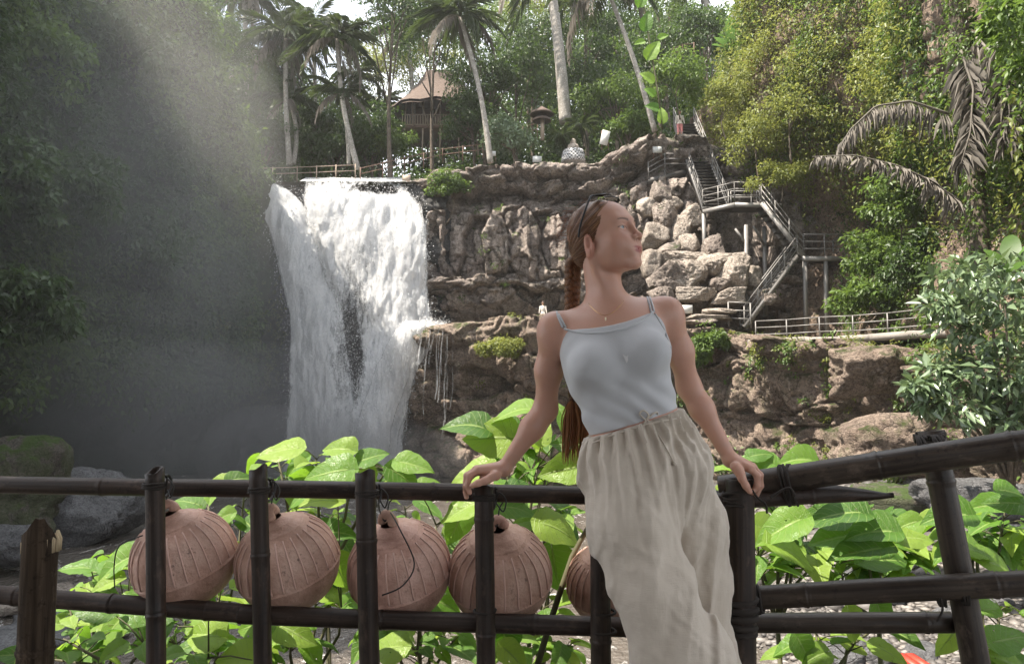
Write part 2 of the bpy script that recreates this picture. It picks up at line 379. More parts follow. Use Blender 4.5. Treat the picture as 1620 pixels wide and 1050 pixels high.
def normals_of(V):
    a = np.gradient(V, axis=1); b = np.gradient(V, axis=0)
    return unit(np.cross(a, b))

def blocky(amp=1., seed=0, su=2.2, sv=1.6, strata=.25):
    def f(U, Z, v, zt):
        wu = U + .8 * (fbm(U * .5, Z * .5, seed=seed + 1) - .5) * 2; wz = Z + .7 * (fbm(U * .4, Z * .4, 3., seed=seed + 2) - .5) * 2
        a, _, e1 = cells(wu / su, wz / sv, seed); b, _, e2 = cells(wu / su * 2.3 + 5, wz / sv * 1.9 + 3, seed + 3)
        c, _, e3 = cells(wu / su * 5.1, wz / sv * 4.2, seed + 5)
        st = np.floor(wz / .8 + 3 * vnoise(U * .12, Z * 0, seed=seed)); sr = _hash(st.astype(np.int64), st.astype(np.int64) * 0, 7, seed)
        d = .75 * (a - .5) + .36 * (b - .5) + .15 * (c - .5) + strata * (sr - .5)
        d = d - .22 * np.exp(-e1 / .05) - .10 * np.exp(-e2 / .05) - .03 * np.exp(-e3 / .06) + .8 * (fbm(U * .16, Z * .14, 1., seed=seed + 9) - .5) * 2
        d += .16 * (fbm(U * 3, Z * 3, oct=4, seed=seed + 12) - .5) + .07 * np.sign(vnoise(U * 6, Z * 5, seed=seed + 13) - .5) * vnoise(U * 2, Z * 2, seed=seed + 14)
        return amp * d
    return f
def rugged(amp=1., seed=0, sc=.5):
    def f(U, Z, v, zt):
        a = fbm(U * sc, Z * sc * .8, seed=seed, oct=5) - .5
        r = 1 - np.abs(fbm(U * sc * 1.7, Z * sc * 1.2, 4., seed=seed + 4, oct=4) - .5) * 4
        _, _, e = cells(U * .45 + a * 2, Z * .6, seed)
        return amp * (a * 1.6 + .25 * r + .12 * (fbm(U * 4, Z * 4, oct=3, seed=seed + 8) - .5) - .25 * np.exp(-e / .08))
    return f
def bumpz(z, c, w): return np.exp(-((z - c) / w) ** 2)

def slabs(seed, tiers, warp=.35, fine=1.):
    """cliff of flat tilted slabs; tiers: (depth from, depth to, cell width, cell height, relief, offset) below the top edge"""
    def f(U, Z, v, zt):
        h = zt - Z + .5 * (fbm(U * .35, Z * 0, seed=seed) - .5) * 2 + .12 * (vnoise(U * 1.3, Z * 0 + 3, seed=seed + 1) - .5); out = np.zeros(U.shape)
        wu = U + warp * (fbm(U * .5, Z * .3, seed=seed + 2) - .5) * 2; wz = Z + warp * (fbm(U * .5, Z * .5, 2., seed=seed + 3) - .5) * 2
        for k, (h0, h1, su, sv, am, off) in enumerate(tiers):
            m = (h >= h0) & (h < h1); r1, r2, r3, dx, dy, e = cells2(wu / su, wz / sv, seed + 10 * k)
            b1, b2, b3, bx, by, be = cells2(wu / su * 2.7 + 3, wz / sv * 2.2 + 7, seed + 10 * k + 5)
            d = am * (r1 - .5) + off + am * .55 * ((r2 - .5) * dx * 2 + (r3 - .45) * dy * 1.6) - .42 * am * np.exp(-(e / .03) ** 2) + am * .30 * (b1 - .5) * (r2 > .35) + am * .22 * (b2 - .5) * bx * 2 - .14 * am * np.exp(-(be / .04) ** 2)
            out = np.where(m, d, out)
            edge = np.exp(-np.abs(h - h0) / .09); out -= .35 * edge * (k > 0)
        out += .45 * (fbm(U * .13, Z * .11, 1., seed=seed + 9) - .5) * 2 + fine * (.10 * (fbm(U * 2.6, Z * 2.6, oct=4, seed=seed + 12) - .5) + .03 * (vnoise(U * 11, Z * 9, seed=seed + 14) - .5))
        c1, c2, c3, cx, cy, ce = cells2(wu * 2.1, wz * 1.7, seed + 77); out += fine * (.20 * (c1 - .5) + .16 * (c2 - .5) * cx + .12 * (c3 - .5) * cy)
        return out
    return f
# --- the wet wall behind the falls
zL = at(700, 500, 40).z                       # height of the ledge
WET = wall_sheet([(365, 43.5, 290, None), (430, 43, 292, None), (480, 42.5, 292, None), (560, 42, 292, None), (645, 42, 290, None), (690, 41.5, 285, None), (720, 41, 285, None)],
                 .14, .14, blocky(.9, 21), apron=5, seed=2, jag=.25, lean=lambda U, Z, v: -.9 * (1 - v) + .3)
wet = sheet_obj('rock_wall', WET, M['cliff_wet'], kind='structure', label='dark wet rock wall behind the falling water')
# --- upper dry tier
def up_lean(U, Z, v): return -2.1 * np.exp(-(v / .14) ** 4) * (1 - .6 * np.clip((U - 13) / 8, 0, 1)) - .5 * bumpz(v, .86, .05) + .5 * bumpz(v, .97, .05) - .6 * v
UP = wall_sheet([(655, 42.2, 284, 540), (672, 41, 280, 535), (690, 40.3, 266, 535), (760, 40, 262, 532), (830, 39.8, 259, 530), (935, 39.4, 260, 530), (965, 39, 240, 530), (1000, 38.8, 226, 530),
                 (1045, 38.6, 214, 530), (1090, 38.6, 214, 530), (1150, 38.2, 230, 540), (1230, 37, 240, 545), (1300, 36.5, 240, 545)],
                .075, .075, slabs(5, [(-9, .62, 2.0, 1.2, 1.0, .25), (.62, 1.35, 1.5, .9, 1.3, .40), (1.35, 2.3, 1.8, .8, 1.0, -.35), (2.3, 6.1, 1.35, 3.6, 1.9, .0), (6.1, 6.7, 1.7, .5, .9, .45), (6.7, 8.1, 1.5, 1.1, 1.1, -.15), (8.1, 30, 2.2, .7, .8, -.5)]), apron=9, seed=3, jag=.3, lean=up_lean, apron_rise=.6)
upo = sheet_obj('rock_cliff', UP, M['cliff'], kind='structure', label='blocky grey brown rock cliff right of the waterfall')
# --- lower tier under the ledge, running to the right below the walkway
def low_lean(U, Z, v): return .5 * bumpz(v, .93, .10) - 1.2 * bumpz(v, .45, .16) * np.clip(U / 5, 0, 1) * np.clip((18 - U) / 4, 0, 1) - 1.3 * np.exp(-(v / .3) ** 2) * np.clip((9 - U) / 4, 0, 1)
LOW = wall_sheet([(625, 41, 600, None), (650, 38.6, 560, None), (680, 37.2, 522, None), (720, 36, 512, None), (790, 35, 504, None), (900, 34, 503, None), (1000, 33.4, 512, None), (1100, 32.5, 520, None),
                  (1190, 31, 528, None), (1290, 28.5, 542, None), (1380, 26.5, 544, None), (1450, 25, 545, None), (1500, 22.5, 560, None), (1600, 19, 600, None), (1700, 16.5, 620, None)],
                 .085, .085, lambda U, Z, v, zt: rugged(1.1, 33, .5)(U, Z, v, zt) + .75 * slabs(35, [(-9, .9, 2.6, 1.0, 1.1, .2), (.9, 3.4, 2.4, 2.4, 1.3, -.1), (3.4, 30, 3.0, 2.2, 1.3, .1)], .8)(U, Z, v, zt), apron=9, seed=4, jag=.25, lean=low_lean)
lowo = sheet_obj('rock_ledge', LOW, M['cliff_low'], kind='structure', label='lower brown rock ledge wall with moss patches')
# --- right cliff with the overhang
def r_lean(U, Z, v): return 2.6 * np.clip((v - .40) / .25, 0, 1) * np.clip(1 - np.abs(U - 9) / 11, 0.25, 1) * np.clip((U - 3) / 4, 0, 1) - 1.0 * bumpz(v, .33, .12)
RC = wall_sheet([(1085, 43.5, 190, 560), (1140, 42, 130, 560), (1190, 39.5, 60, 560), (1250, 36.8, 0, 560), (1330, 33, -60, 560), (1410, 29, -120, 560), (1490, 23.5, -220, 600), (1580, 18.5, -300, 700), (1680, 14.5, -420, 760), (1800, 11, -520, None), (2000, 9.2, -620, None), (2350, 7.2, -760, None), (2900, 5.4, -900, None)],
                .13, .13, lambda U, Z, v, zt: rugged(1.2, 51, .35)(U, Z, v, zt) + .35 * blocky(1., 53, 3, 4)(U, Z, v, zt), apron=6, seed=5, jag=.5, lean=r_lean, apron_rise=2)
rco = sheet_obj('hillside', RC, M['cliff_right'], kind='structure', label='reddish rock hillside under the hanging plants')
# --- left cliff
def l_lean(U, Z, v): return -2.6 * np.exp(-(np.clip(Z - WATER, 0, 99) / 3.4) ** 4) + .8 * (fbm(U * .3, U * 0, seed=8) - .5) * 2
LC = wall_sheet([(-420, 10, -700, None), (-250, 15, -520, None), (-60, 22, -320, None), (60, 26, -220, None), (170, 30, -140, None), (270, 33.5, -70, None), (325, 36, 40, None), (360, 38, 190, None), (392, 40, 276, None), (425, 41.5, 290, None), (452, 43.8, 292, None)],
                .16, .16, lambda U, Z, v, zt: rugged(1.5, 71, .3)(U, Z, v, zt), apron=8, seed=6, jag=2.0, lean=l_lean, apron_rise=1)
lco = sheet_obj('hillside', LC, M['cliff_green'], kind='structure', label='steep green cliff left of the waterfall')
# --- plateau and the hill behind
gx = np.linspace(-60, 60, 161); gy = np.linspace(41, 120, 106); GX, GY = np.meshgrid(gx, gy)
def plateau_z(x, y):
    base = at(700, 282, 42).z - .5
    r = np.clip((x + 6) / 14, 0, 1); l = np.clip((-x - 16) / 8, 0, 1)
    z = base + np.clip(y - 46, 0, 99) * (.10 + .34 * r + .3 * l) * np.clip((y - 44) / 10, 0, 1)
    z = z + 2.2 * r * np.clip((y - 43) / 4, 0, 1) + 4 * l * np.clip((y - 41) / 5, 0, 1)
    return z + .8 * (fbm(x * .12, y * .12, seed=90) - .5) * np.clip((y - 42) / 6, 0, 1)
me = npmesh('hill', np.stack([GX, GY, plateau_z(GX, GY)], -1).reshape(-1, 3), grid_faces(106, 161), M['earth'], True)
tag(link('hill', me), 'wooded ground rising behind the cliff top', kind='structure')
# --- river bed / gravel bank
gx = np.linspace(-60, 40, 401); gy = np.linspace(2.6, 46, 261); GX, GY = np.meshgrid(gx, gy)
def bank_z(x, y):
    edge = 2.3 + .09 * (y - 10) + .5 * np.sin(y * .7) + .8 * (fbm(x * .5, y * .5, seed=4) - .5)      # water to the left of this line
    b = np.clip((x - edge) / 2.2, 0, 1); b = b * b * (3 - 2 * b)
    z = WATER - .35 + b * .62 + .16 * (fbm(x * .8, y * .8, seed=14) - .5) + np.clip(x - 6.5, 0, 20) * .13
    l = np.clip((-x - .42 * y - 1.2) / 1.5, 0, 1) * np.clip((13 - y) / 5, 0, 1); z = z + l * .6
    near = np.clip((5.2 - y) / 2.2, 0, 1); z = z + near * near * 1.9
    return z
me = npmesh('riverbed', np.stack([GX, GY, bank_z(GX, GY)], -1).reshape(-1, 3), grid_faces(261, 401), None, True)
g = NG('gravel_ground'); p = g.coord('Position')
col = g.mix(g.noise(p, 1.2, 5), (.05, .042, .035), (.13, .115, .10)); col = g.mix(g.ramp(g.noise(p, 22, 3), [(.4, 0), (.7, .8)]), col, (.03, .026, .022))
me.materials.append(g.done(g.bsdf(col, .8, g.bump(g.noise(p, 26, 4), .8, .03))))
tag(link('riverbed', me), 'gravel bank and river bed', kind='structure')
# --- water
g = NG('river_water'); p = g.coord('Position', (1, 1, 1))
n = g.noise(g.coord('Position', (1, .55, 1)), 2.6, 5, .6, .6); n2 = g.noise(p, 9, 3, .6)
h = g.math('ADD', n, g.math('MULTIPLY', n2, .35))
foam = g.ramp(g.noise(g.coord('Position', (.8, .35, 1)), 2.2, 7, .72, 1.0), [(.57, 0), (.66, .75)])
col = g.mix(foam, (.11, .095, .08), (.55, .54, .52))
M['river'] = g.done(g.bsdf(col, g.mix(foam, (.12,) * 3, (.6,) * 3), g.bump(h, 1.0, .22), Specular_IOR_Level=.5))
gx = np.linspace(-60, 30, 60); gy = np.linspace(3, 46, 50); GX, GY = np.meshgrid(gx, gy)
me = npmesh('water', np.stack([GX, GY, np.full(GX.shape, WATER)], -1).reshape(-1, 3), grid_faces(50, 60), M['river'], True)
tag(link('water', me), 'murky brown river water below the falls', kind='structure')
# --- terrace the woman stands on
mb = MB()
for i in range(14):
    for j in range(6):
        x = -3.3 + i * .5 + (j % 2) * .12; y = -.6 + j * .49
        mb.box((x, y, -.03 + .003 * ((i * 7 + j * 3) % 3)), (.488, .478, .06))
tag(mb.build('terrace', M['stone_paving']), 'stone paved terrace behind the bamboo railing', kind='structure')
mb = MB(); mb.box((0, 1.02, -1.9), (7.6, 3.1, 3.66)); tag(mb.build('ground', M['earth']), 'earth bank under the terrace', kind='structure')
mb = MB(); mb.box((0, -20, -2.0), (80, 38.8, 3.9)); tag(mb.build('ground', M['earth']), 'ground behind the viewpoint', kind='structure')
# --- unseen thatched roof above the frame, added to keep the railing in shade
M['shade_roof'] = m_plain('shade_roof_thatch', (.20, .15, .11), .95, .5, 6, 1., .05)
mb = MB(); mb.add([(-4.6, 1.98, 3.0), (4.6, 1.98, 3.0), (4.6, -5, 4.2), (-4.6, -5, 4.2), (-4.6, 1.98, 3.16), (4.6, 1.98, 3.16), (4.6, -5, 4.36), (-4.6, -5, 4.36)], np.array([[0, 3, 2, 1], [4, 5, 6, 7], [0, 1, 5, 4], [1, 2, 6, 5], [2, 3, 7, 6], [3, 0, 4, 7]]))
tag(mb.build('added_shade_roof', M['shade_roof']), 'unseen thatched roof added over the terrace to shade the railing', kind='structure')
mb = MB()
for i in range(26): mb.box((-4.5 + i * .2, -3.6 + .01 * (i % 2), 1.75), (.19, .06, 3.6))  # unseen wall behind the camera, added to reduce the front fill light
tag(mb.build('wall', M['timber']), 'unseen plank back wall added behind the viewpoint to cut front light', kind='structure')
mb = MB()
for i in range(14): mb.box((-4.6 + .01 * (i % 2), -3.5 + i * .2, 1.75), (.06, .19, 3.6))  # unseen left wall, added so the light comes from one direction
tag(mb.build('wall', M['timber']), 'unseen plank side wall added to shape light on the terrace', kind='structure')
# ------------------------------------------------------------------ foliage tools
def leaf_arrays(P, N, L, W=.5, droop=.5, fold=.12, out=.6, r=None):
    """P (n,3) leaf bases, N (n,3) outward directions, L (n,) lengths -> verts (4n,3), tris (2n,3)"""
    r = r or rng; n = len(P); rd = r.normal(size=(n, 3))
    d = unit(N * out + rd * .6 + np.array([0, 0, -1.]) * droop)
    nn = unit(N * .6 + np.array([0, 0, .8]) + r.normal(size=(n, 3)) * .45); nn = unit(nn - d * (nn * d).sum(1, keepdims=True))
    s = np.cross(d, nn); L = np.broadcast_to(L, (n,))[:, None]; Wd = L * W * (.8 + .4 * r.random((n, 1)))
    a = P + d * L * .42 + s * Wd * .5 + nn * L * fold; b = P + d * L * .42 - s * Wd * .5 + nn * L * fold; t = P + d * L - nn * L * .10
    V = np.stack([P, a, t, b], 1).reshape(-1, 3); i = np.arange(n)[:, None] * 4
    return V, np.concatenate([i + [0, 1, 2], i + [0, 2, 3]], 0)
def leaf_mesh(name, P, N, L, tint, m, **kw):
    V, F = leaf_arrays(P, N, L, **kw)
    return npmesh(name, V, F, m, False, {'tint': np.repeat(tint, 4)})
def clumps(Cn, Rd, per, Nrm=None, flat=.75, shell=.55, r=None):
    """per leaves around each clump centre Cn (k,3), radius Rd (k,); returns P, N, clump index"""
    r = r or rng; k = len(Cn); idx = np.repeat(np.arange(k), per); n = len(idx)
    d = unit(r.normal(size=(n, 3)))
    if Nrm is not None:
        s = (d * Nrm[idx]).sum(1); d = np.where((s < -.15)[:, None], d - 2 * s[:, None] * Nrm[idx], d)
    rad = (shell + (1 - shell) * r.random(n)) ** .7 * (.75 + .35 * r.random(n))
    P = Cn[idx] + d * (rad * np.asarray(Rd)[idx])[:, None] * np.array([1, 1, flat])
    return P, d, idx
def scatter_on(S, n, mask=None, r=None, both=False):
    """random points on a sheet: P, N, (u fraction, v fraction)"""
    r = r or rng; V = S['V']; Nn = normals_of(V); nv = S['nv'] if not both else V.shape[0]
    i = r.random(n * 3) * (nv - 1.01); j = r.random(n * 3) * (V.shape[1] - 1.01)
    a = V[i.astype(int), j.astype(int)]; nn = Nn[i.astype(int), j.astype(int)]
    if mask is not None:
        keep = r.random(len(a)) < mask(a); a, nn = a[keep], nn[keep]
    return a[:n], nn[:n]
def px_of(P):
    """picture position of world points, only used to choose where plants grow"""
    d = P - np.array([0, 0, E]); f = np.array(_cf); u = np.array(_cu); z = d @ f
    return 810 + d[:, 0] / z * F_, 525 - (d @ u) / z * F_

def veg_on(name, S, n_cl, per, rad, L, m, mask=None, droop=.6, push=.3, label=None, W=.5, flat=.8, seed=1, tint_b=0., both=False, colf=None):
    r = np.random.default_rng(seed)
    Pc, Nc = scatter_on(S, n_cl, mask, r, both); k = len(Pc); Rd = rad * (.5 + r.random(k) ** 1.5)
    Pc = Pc + Nc * (Rd * push)[:, None]
    P, N, idx = clumps(Pc, Rd, per, Nc, flat, r=r)
    ct = r.random(k) * .6 + (colf(Pc) if colf else 0)
    t = np.clip(ct[idx] + .4 * r.random(len(P)) + tint_b, 0, 1)
    me = leaf_mesh(name, P, unit(N + Nc[idx] * .5), L * (.6 + .7 * r.random(len(P))), t, m, droop=droop, W=W, r=r)
    return tag(link(name, me), label, None, None, 'stuff')
# hanging strands
def strands(name, tops, lens, m, L=.16, step=.10, label=None, seed=3, parent=None, kind='stuff'):
    r = np.random.default_rng(seed); P = []; N = []; T = []
    for p, l in zip(tops, lens):
        k = int(l / step); 
        if k < 2: continue
        z = np.arange(k) * step; q = np.array([p[0], p[1], p[2]]) + np.stack([.10 * np.sin(z * 1.3 + r.random() * 6), .10 * np.cos(z * 1.1 + r.random() * 6), -z], 1) + r.normal(size=(k, 3)) * .07
        P.append(q); N.append(r.normal(size=(k, 3)) * [1, 1, .2] + [0, -.7, 0]); T.append(np.full(k, r.random() * .6) + r.random(k) * .4)
    me = leaf_mesh(name, np.concatenate(P), unit(np.concatenate(N)), L * (.6 + .8 * r.random(sum(map(len, P)))), np.concatenate(T), m, droop=.9, r=r)
    return tag(link(name, me, parent), label, None, None, kind)

# ---- left cliff greenery
def below(z, w=1.2): return lambda P: np.clip((P[:, 2] - z) / w, 0, 1)
def left_mask(P):
    x, y = px_of(P); m = np.clip((P[:, 2] - (WATER + 3.0 + 1.4 * vnoise(P[:, 0] * .5, P[:, 1] * .5))) / 1.0, 0, 1)
    return m * np.where(x > 395, .12 * (y < 300), 1) * np.clip((415 - x - (y - 300) * .0) / 30, 0, 1) ** .5
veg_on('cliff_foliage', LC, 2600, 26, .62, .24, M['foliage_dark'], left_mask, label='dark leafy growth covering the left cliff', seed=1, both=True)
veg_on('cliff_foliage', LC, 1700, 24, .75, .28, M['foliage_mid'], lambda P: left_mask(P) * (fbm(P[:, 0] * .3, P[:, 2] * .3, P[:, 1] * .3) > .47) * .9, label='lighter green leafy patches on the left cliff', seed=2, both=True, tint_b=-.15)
def moss_mask(P):
    x, y = px_of(P); return np.exp(-((x - 370) / 75) ** 2) * np.clip((y - 430) / 60, 0, 1) * np.clip((660 - y) / 40, 0, 1)
veg_on('cliff_moss', LC, 1500, 26, .30, .10, M['foliage_olive'], moss_mask, label='yellow green moss on the cliff beside the falls', seed=4, push=.1, tint_b=-.25)
r_ = np.random.default_rng(5)
tp, tn = scatter_on(LC, 420, lambda P: left_mask(P) * (P[:, 2] > 3), r_)
strands('hanging_foliage', tp + tn * .5, 1.5 + 4.0 * r_.random(len(tp)) ** 2, M['foliage_dark'], .22, .11, 'long creeper strands hanging down the left cliff', 6)
# ---- right hillside greenery
def right_mask(P):
    x, y = px_of(P)
    up = np.clip((300 + 25 * np.sin(x * .05) - y) / 30, 0, 1)                 # bulk above the bare rock
    rr = np.clip((x - 1320) / 25, 0, 1) * .85                                 # ... and everything to the right of it
    gap = (x > 1475) & (y > 330)
    m = np.maximum(up, rr) * np.where(gap, .5, 1)
    # keep the stairway clear
    sx = np.interp(y, [180, 330, 400, 500], [1085, 1135, 1240, 1330]); m = m * np.where((x < sx + 25) & (y > 160), 0, 1)
    return m
veg_on('hillside_foliage', RC, 1500, 30, .62, .15, M['foliage_olive'], lambda P: right_mask(P) * (px_of(P)[1] < 330) * np.clip((1480 - px_of(P)[0]) / 60, 0, 1), label='sunlit olive green shrubs overhanging the stairway', seed=11, both=True, push=.5)
veg_on('hillside_foliage', RC, 1300, 30, .60, .17, M['foliage_mid'], lambda P: right_mask(P) * (fbm(P[:, 0] * .35, P[:, 2] * .35, seed=3) > .47), label='green leafy bushes spread over the right hillside', seed=12, both=True, push=.45)
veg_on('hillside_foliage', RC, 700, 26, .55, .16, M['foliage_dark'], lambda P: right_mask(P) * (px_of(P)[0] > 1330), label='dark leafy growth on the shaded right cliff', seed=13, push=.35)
tp, tn = scatter_on(RC, 260, lambda P: right_mask(P) * (px_of(P)[1] > 120) * (px_of(P)[1] < 330), r_)
strands('hanging_foliage', tp + tn * .9, .6 + 1.8 * r_.random(len(tp)), M['foliage_olive'], .14, .09, 'creeper strands trailing over the right rock face', 7)
# ---- ledge moss and tufts
def low_mask(P):
    x, y = px_of(P)
    n = fbm(P[:, 0] * .9, P[:, 2] * .9, P[:, 1] * .9, seed=31) > .54
    return n * np.where(x < 735, 0, 1) * np.where(x > 1040, .9, .35) + (x > 1180) * (np.abs(y - 560) < 22) * .9
veg_on('ledge_foliage', LOW, 520, 22, .26, .12, M['foliage_olive'], low_mask, label='low yellow green growth on the rock ledge', seed=21, both=True, push=.15, tint_b=-.1)
veg_on('ledge_foliage', LOW, 240, 24, .34, .17, M['foliage_mid'], lambda P: low_mask(P) * (px_of(P)[0] > 1050), label='fresh green tufts in the cracks of the ledge', seed=22, push=.25)
veg_on('cliff_foliage', UP, 60, 22, .25, .12, M['foliage_mid'], lambda P: (fbm(P[:, 0] * .8, P[:, 2] * .8, seed=37) > .56) * 1., label='small tufts growing in cracks of the grey cliff', seed=23, push=.1)
# ---- hill forest mass (far, reads as one)
def forest(name, n, area, m, L, seed, label, rad=1.3, per=34):
    r = np.random.default_rng(seed); x = area[0] + (area[1] - area[0]) * r.random(n); y = area[2] + (area[3] - area[2]) * r.random(n)
    h = area[4] * r.random(n) ** .8; z = plateau_z(x, y) + h + .5
    Cn = np.stack([x, y, z], 1); Rd = rad * (.6 + .8 * r.random(n)); P, N, idx = clumps(Cn, Rd, per, r=r)
    t = np.clip(.6 * r.random(n)[idx] + .4 * r.random(len(P)), 0, 1)
    return tag(link(name, leaf_mesh(name, P, N, L * (.6 + .7 * r.random(len(P))), t, m, r=r)), label, None, None, 'stuff')
forest('far_forest', 1500, (-9, 44, 66, 84, 12), M['foliage_dark'], .5, 41, 'dark forest mass rising behind the cliff top', 1.5)
forest('far_forest', 420, (-32, -9, 60, 74, 4.5), M['foliage_dark'], .42, 45, 'low dark wood behind the falls under the open sky', 1.4)
forest('far_forest', 500, (2, 44, 58, 72, 9), M['foliage_mid'], .42, 42, 'mid green forest on the slope behind the hut', 1.3)
forest('undergrowth', 420, (-17, 16, 47, 55, 1.2), M['foliage_dark'], .3, 43, 'undergrowth along the top of the cliff', .8, 30)
forest('undergrowth', 700, (-20, 12, 53, 60, 3), M['foliage_dark'], .3, 46, 'dense low growth between the trunks at the cliff top', 1.0, 34)
forest('undergrowth', 900, (-26, 30, 57, 65, 8), M['foliage_dark'], .34, 44, 'dark thicket between the trunks behind the cliff top', 1.2, 34)
# ------------------------------------------------------------------ waterfall
def m_fall(name, sx=4.2, sz=1.0, soft=.17, tr=.45):
    g = NG(name); cov = g.attr('cover')
    n = g.noise(g.coord('Position', (sx, sx, sz)), 1.0, 9, .68, .4); n2 = g.noise(g.coord('Position', (1.5, 1.5, .5)), 1.0, 4, .6); n3 = g.noise(g.coord('Position', (1, 1, .7)), 13., 3, .7)
    f = g.math('ADD', g.math('ADD', g.math('MULTIPLY', n, .55), g.math('MULTIPLY', n2, .2)), g.math('MULTIPLY', n3, .25))
    a = g.math('ADD', f, g.math('SUBTRACT', cov, 1.0)); a = g.math('MULTIPLY', g.math('ADD', a, soft - .0), 1 / soft, True)
    a = g.math('SMOOTH_MIN', a, .97)
    col = g.ramp(f, [(.36, (.48, .50, .53)), (.46, (.70, .71, .72)), (.55, (.90, .90, .90))])
    b = g.mixsh(tr, g.bsdf(col, .55, g.bump(f, 1., .25), Specular_IOR_Level=.2), g.trans((.78, .79, .80), g.bump(f, .8, .2)))
    t = g.n('ShaderNodeBsdfTransparent').outputs[0]
    return g.done(g.mixsh(a, t, b))
M['fall'] = m_fall('falling_water'); M['veil'] = m_fall('thin_water', 9, .5, .12)
M['spray'] = NG('spray_drops'); g = M['spray']; M['spray'] = g.done(g.mixsh(.45, g.bsdf((.88, .89, .9), .4), g.trans((.9, .9, .9))))
fall = empty('waterfall', at(560, 740, 39), 'tall white waterfall plunging over the dark rock wall into the pool', 'waterfall')
fall_pts = []
def fall_sheet(rows, gaps=(), base=.62, seed=0, nu=90, nv=180, lump=.35, m='fall', edge=.10, dy=0., keep=True):
    T = np.array(rows, float); py = np.linspace(T[0, 0], T[-1, 0], nv)
    l = np.interp(py, T[:, 0], T[:, 1]); r = np.interp(py, T[:, 0], T[:, 2]); Y = np.interp(py, T[:, 0], T[:, 3]) + dy
    k = np.ones(7) / 7
    l, r, Y = [np.convolve(np.pad(q, 3, mode='edge'), k, 'valid') for q in (l, r, Y)]
    A = np.array([tuple(at(a, p, y)) for a, p, y in zip(l, py, Y)]); B = np.array([tuple(at(a, p, y)) for a, p, y in zip(r, py, Y)])
    u = np.linspace(0, 1, nu)[None, :, None]; V = A[:, None] * (1 - u) + B[:, None] * u
    uu = u[..., 0]; bulge = lump * (fbm(V[..., 0] * 1.1, V[..., 2] * .35, seed=seed) - .35) * 2 + .12 * fbm(V[..., 0] * 4, V[..., 2] * 1.2, seed=seed + 3)
    V[..., 1] -= bulge + .45 * np.sin(PI * uu)
    V[..., 0] += .25 * (fbm(V[..., 2] * .7, V[..., 0] * .4, seed=seed + 5) - .5)
    PX = l[:, None] * (1 - uu) + r[:, None] * uu; PY = py[:, None] + 0 * uu
    c = np.full(PX.shape, base)
    e = np.minimum(uu, 1 - uu) / edge; c -= .42 * (1 - np.clip(e, 0, 1)) ** 1.5
    for gx_, gy_, sx, sy, am in gaps: c -= am * np.exp(-((PX - gx_) / sx) ** 2 - ((PY - gy_) / sy) ** 2)
    t = (PY - py[0]) / (py[-1] - py[0]); c -= .25 * np.clip(1 - t * 14, 0, 1)
    me = npmesh('water_sheet', V.reshape(-1, 3), grid_faces(nv, nu), M[m], True, {'cover': c.ravel()})
    link('water_sheet', me, fall).matrix_parent_inverse = Matrix.Translation(-fall.location)
    if keep: fall_pts.append((V, c))
SL = [(284, 384, 418, 42), (292, 388, 446, 41.8), (305, 394, 466, 41.6), (325, 406, 482, 41.4), (350, 419, 498, 41.1), (400, 436, 522, 40.7), (450, 448, 537, 40.3), (500, 458, 550, 39.9), (560, 459, 560, 39.5), (620, 457, 566, 39.2), (700, 452, 574, 38.8), (765, 440, 590, 38.4)]
for i in range(3):
    fall_sheet(SL, [(545, 560, 20, 110, .25), (500, 420, 14, 40, .12)], .585 + .02 * i, 10 + i, dy=-.3 * i + .2)
SM = [(286, 474, 650, 42.2), (292, 474, 652, 41.7), (306, 476, 658, 41.3), (330, 480, 670, 40.9), (360, 488, 680, 40.6), (400, 500, 682, 40.4), (450, 512, 680, 40.2), (500, 522, 688, 39.9), (525, 530, 694, 39.6), (545, 535, 690, 39.3), (575, 540, 672, 39.0), (620, 545, 654, 38.7), (690, 552, 640, 38.3), (765, 550, 640, 38)]
GM = [(572, 430, 34, 50, .17), (612, 365, 22, 30, .12), (540, 340, 26, 22, .07), (556, 560, 22, 75, .55), (528, 490, 20, 45, .2), (600, 303, 34, 8, .36), (592, 500, 22, 34, .15), (645, 430, 12, 50, .10), (548, 640, 14, 50, .35)]
for i in range(3):
    fall_sheet(SM, [(a, b, c_, d, e * (1.15 - .15 * i)) for a, b, c_, d, e in GM], .575 + .015 * i, 30 + i, dy=-.32 * i + .2, nu=110, lump=.5)
# the right hand cascade sliding off the ledge
fall_sheet([(508, 640, 712, 37.6), (520, 632, 716, 37.3), (545, 618, 690, 37.4), (580, 600, 668, 37.6), (620, 586, 650, 37.8), (680, 566, 634, 37.6), (765, 552, 626, 37.2)], [(690, 600, 30, 60, .3)], .66, 50, lump=.25)
fall_sheet([(508, 640, 712, 37.3), (520, 628, 706, 37.0), (545, 612, 680, 37.1), (580, 594, 655, 37.3), (620, 580, 640, 37.5), (680, 562, 622, 37.3), (765, 552, 616, 36.9)], [], .62, 52, lump=.25)
r = np.random.default_rng(8)
for i in range(26):                                                    # thin threads over the wet lip
    x = 636 + i * 3.3 + r.normal() * 1.5; y0 = 512 + r.random() * 10; y1 = y0 + 40 + 150 * r.random() ** 1.5; wdt = .5 + 2.2 * r.random() ** 3; bend = -3 - 10 * r.random()
    Yt = 36.3 - .8 * r.random() - (x - 640) * .004
    fall_sheet([(y0, x - wdt, x + wdt, Yt), (y0 + 15, x - wdt * 1.1 + bend * .3, x + wdt * 1.1 + bend * .3, Yt - .5), (y1, x - wdt * 2 + bend, x + wdt * 2 + bend, Yt - .9)], [], .46, 60 + i, 5, 60, .08, 'veil', .4, keep=False)
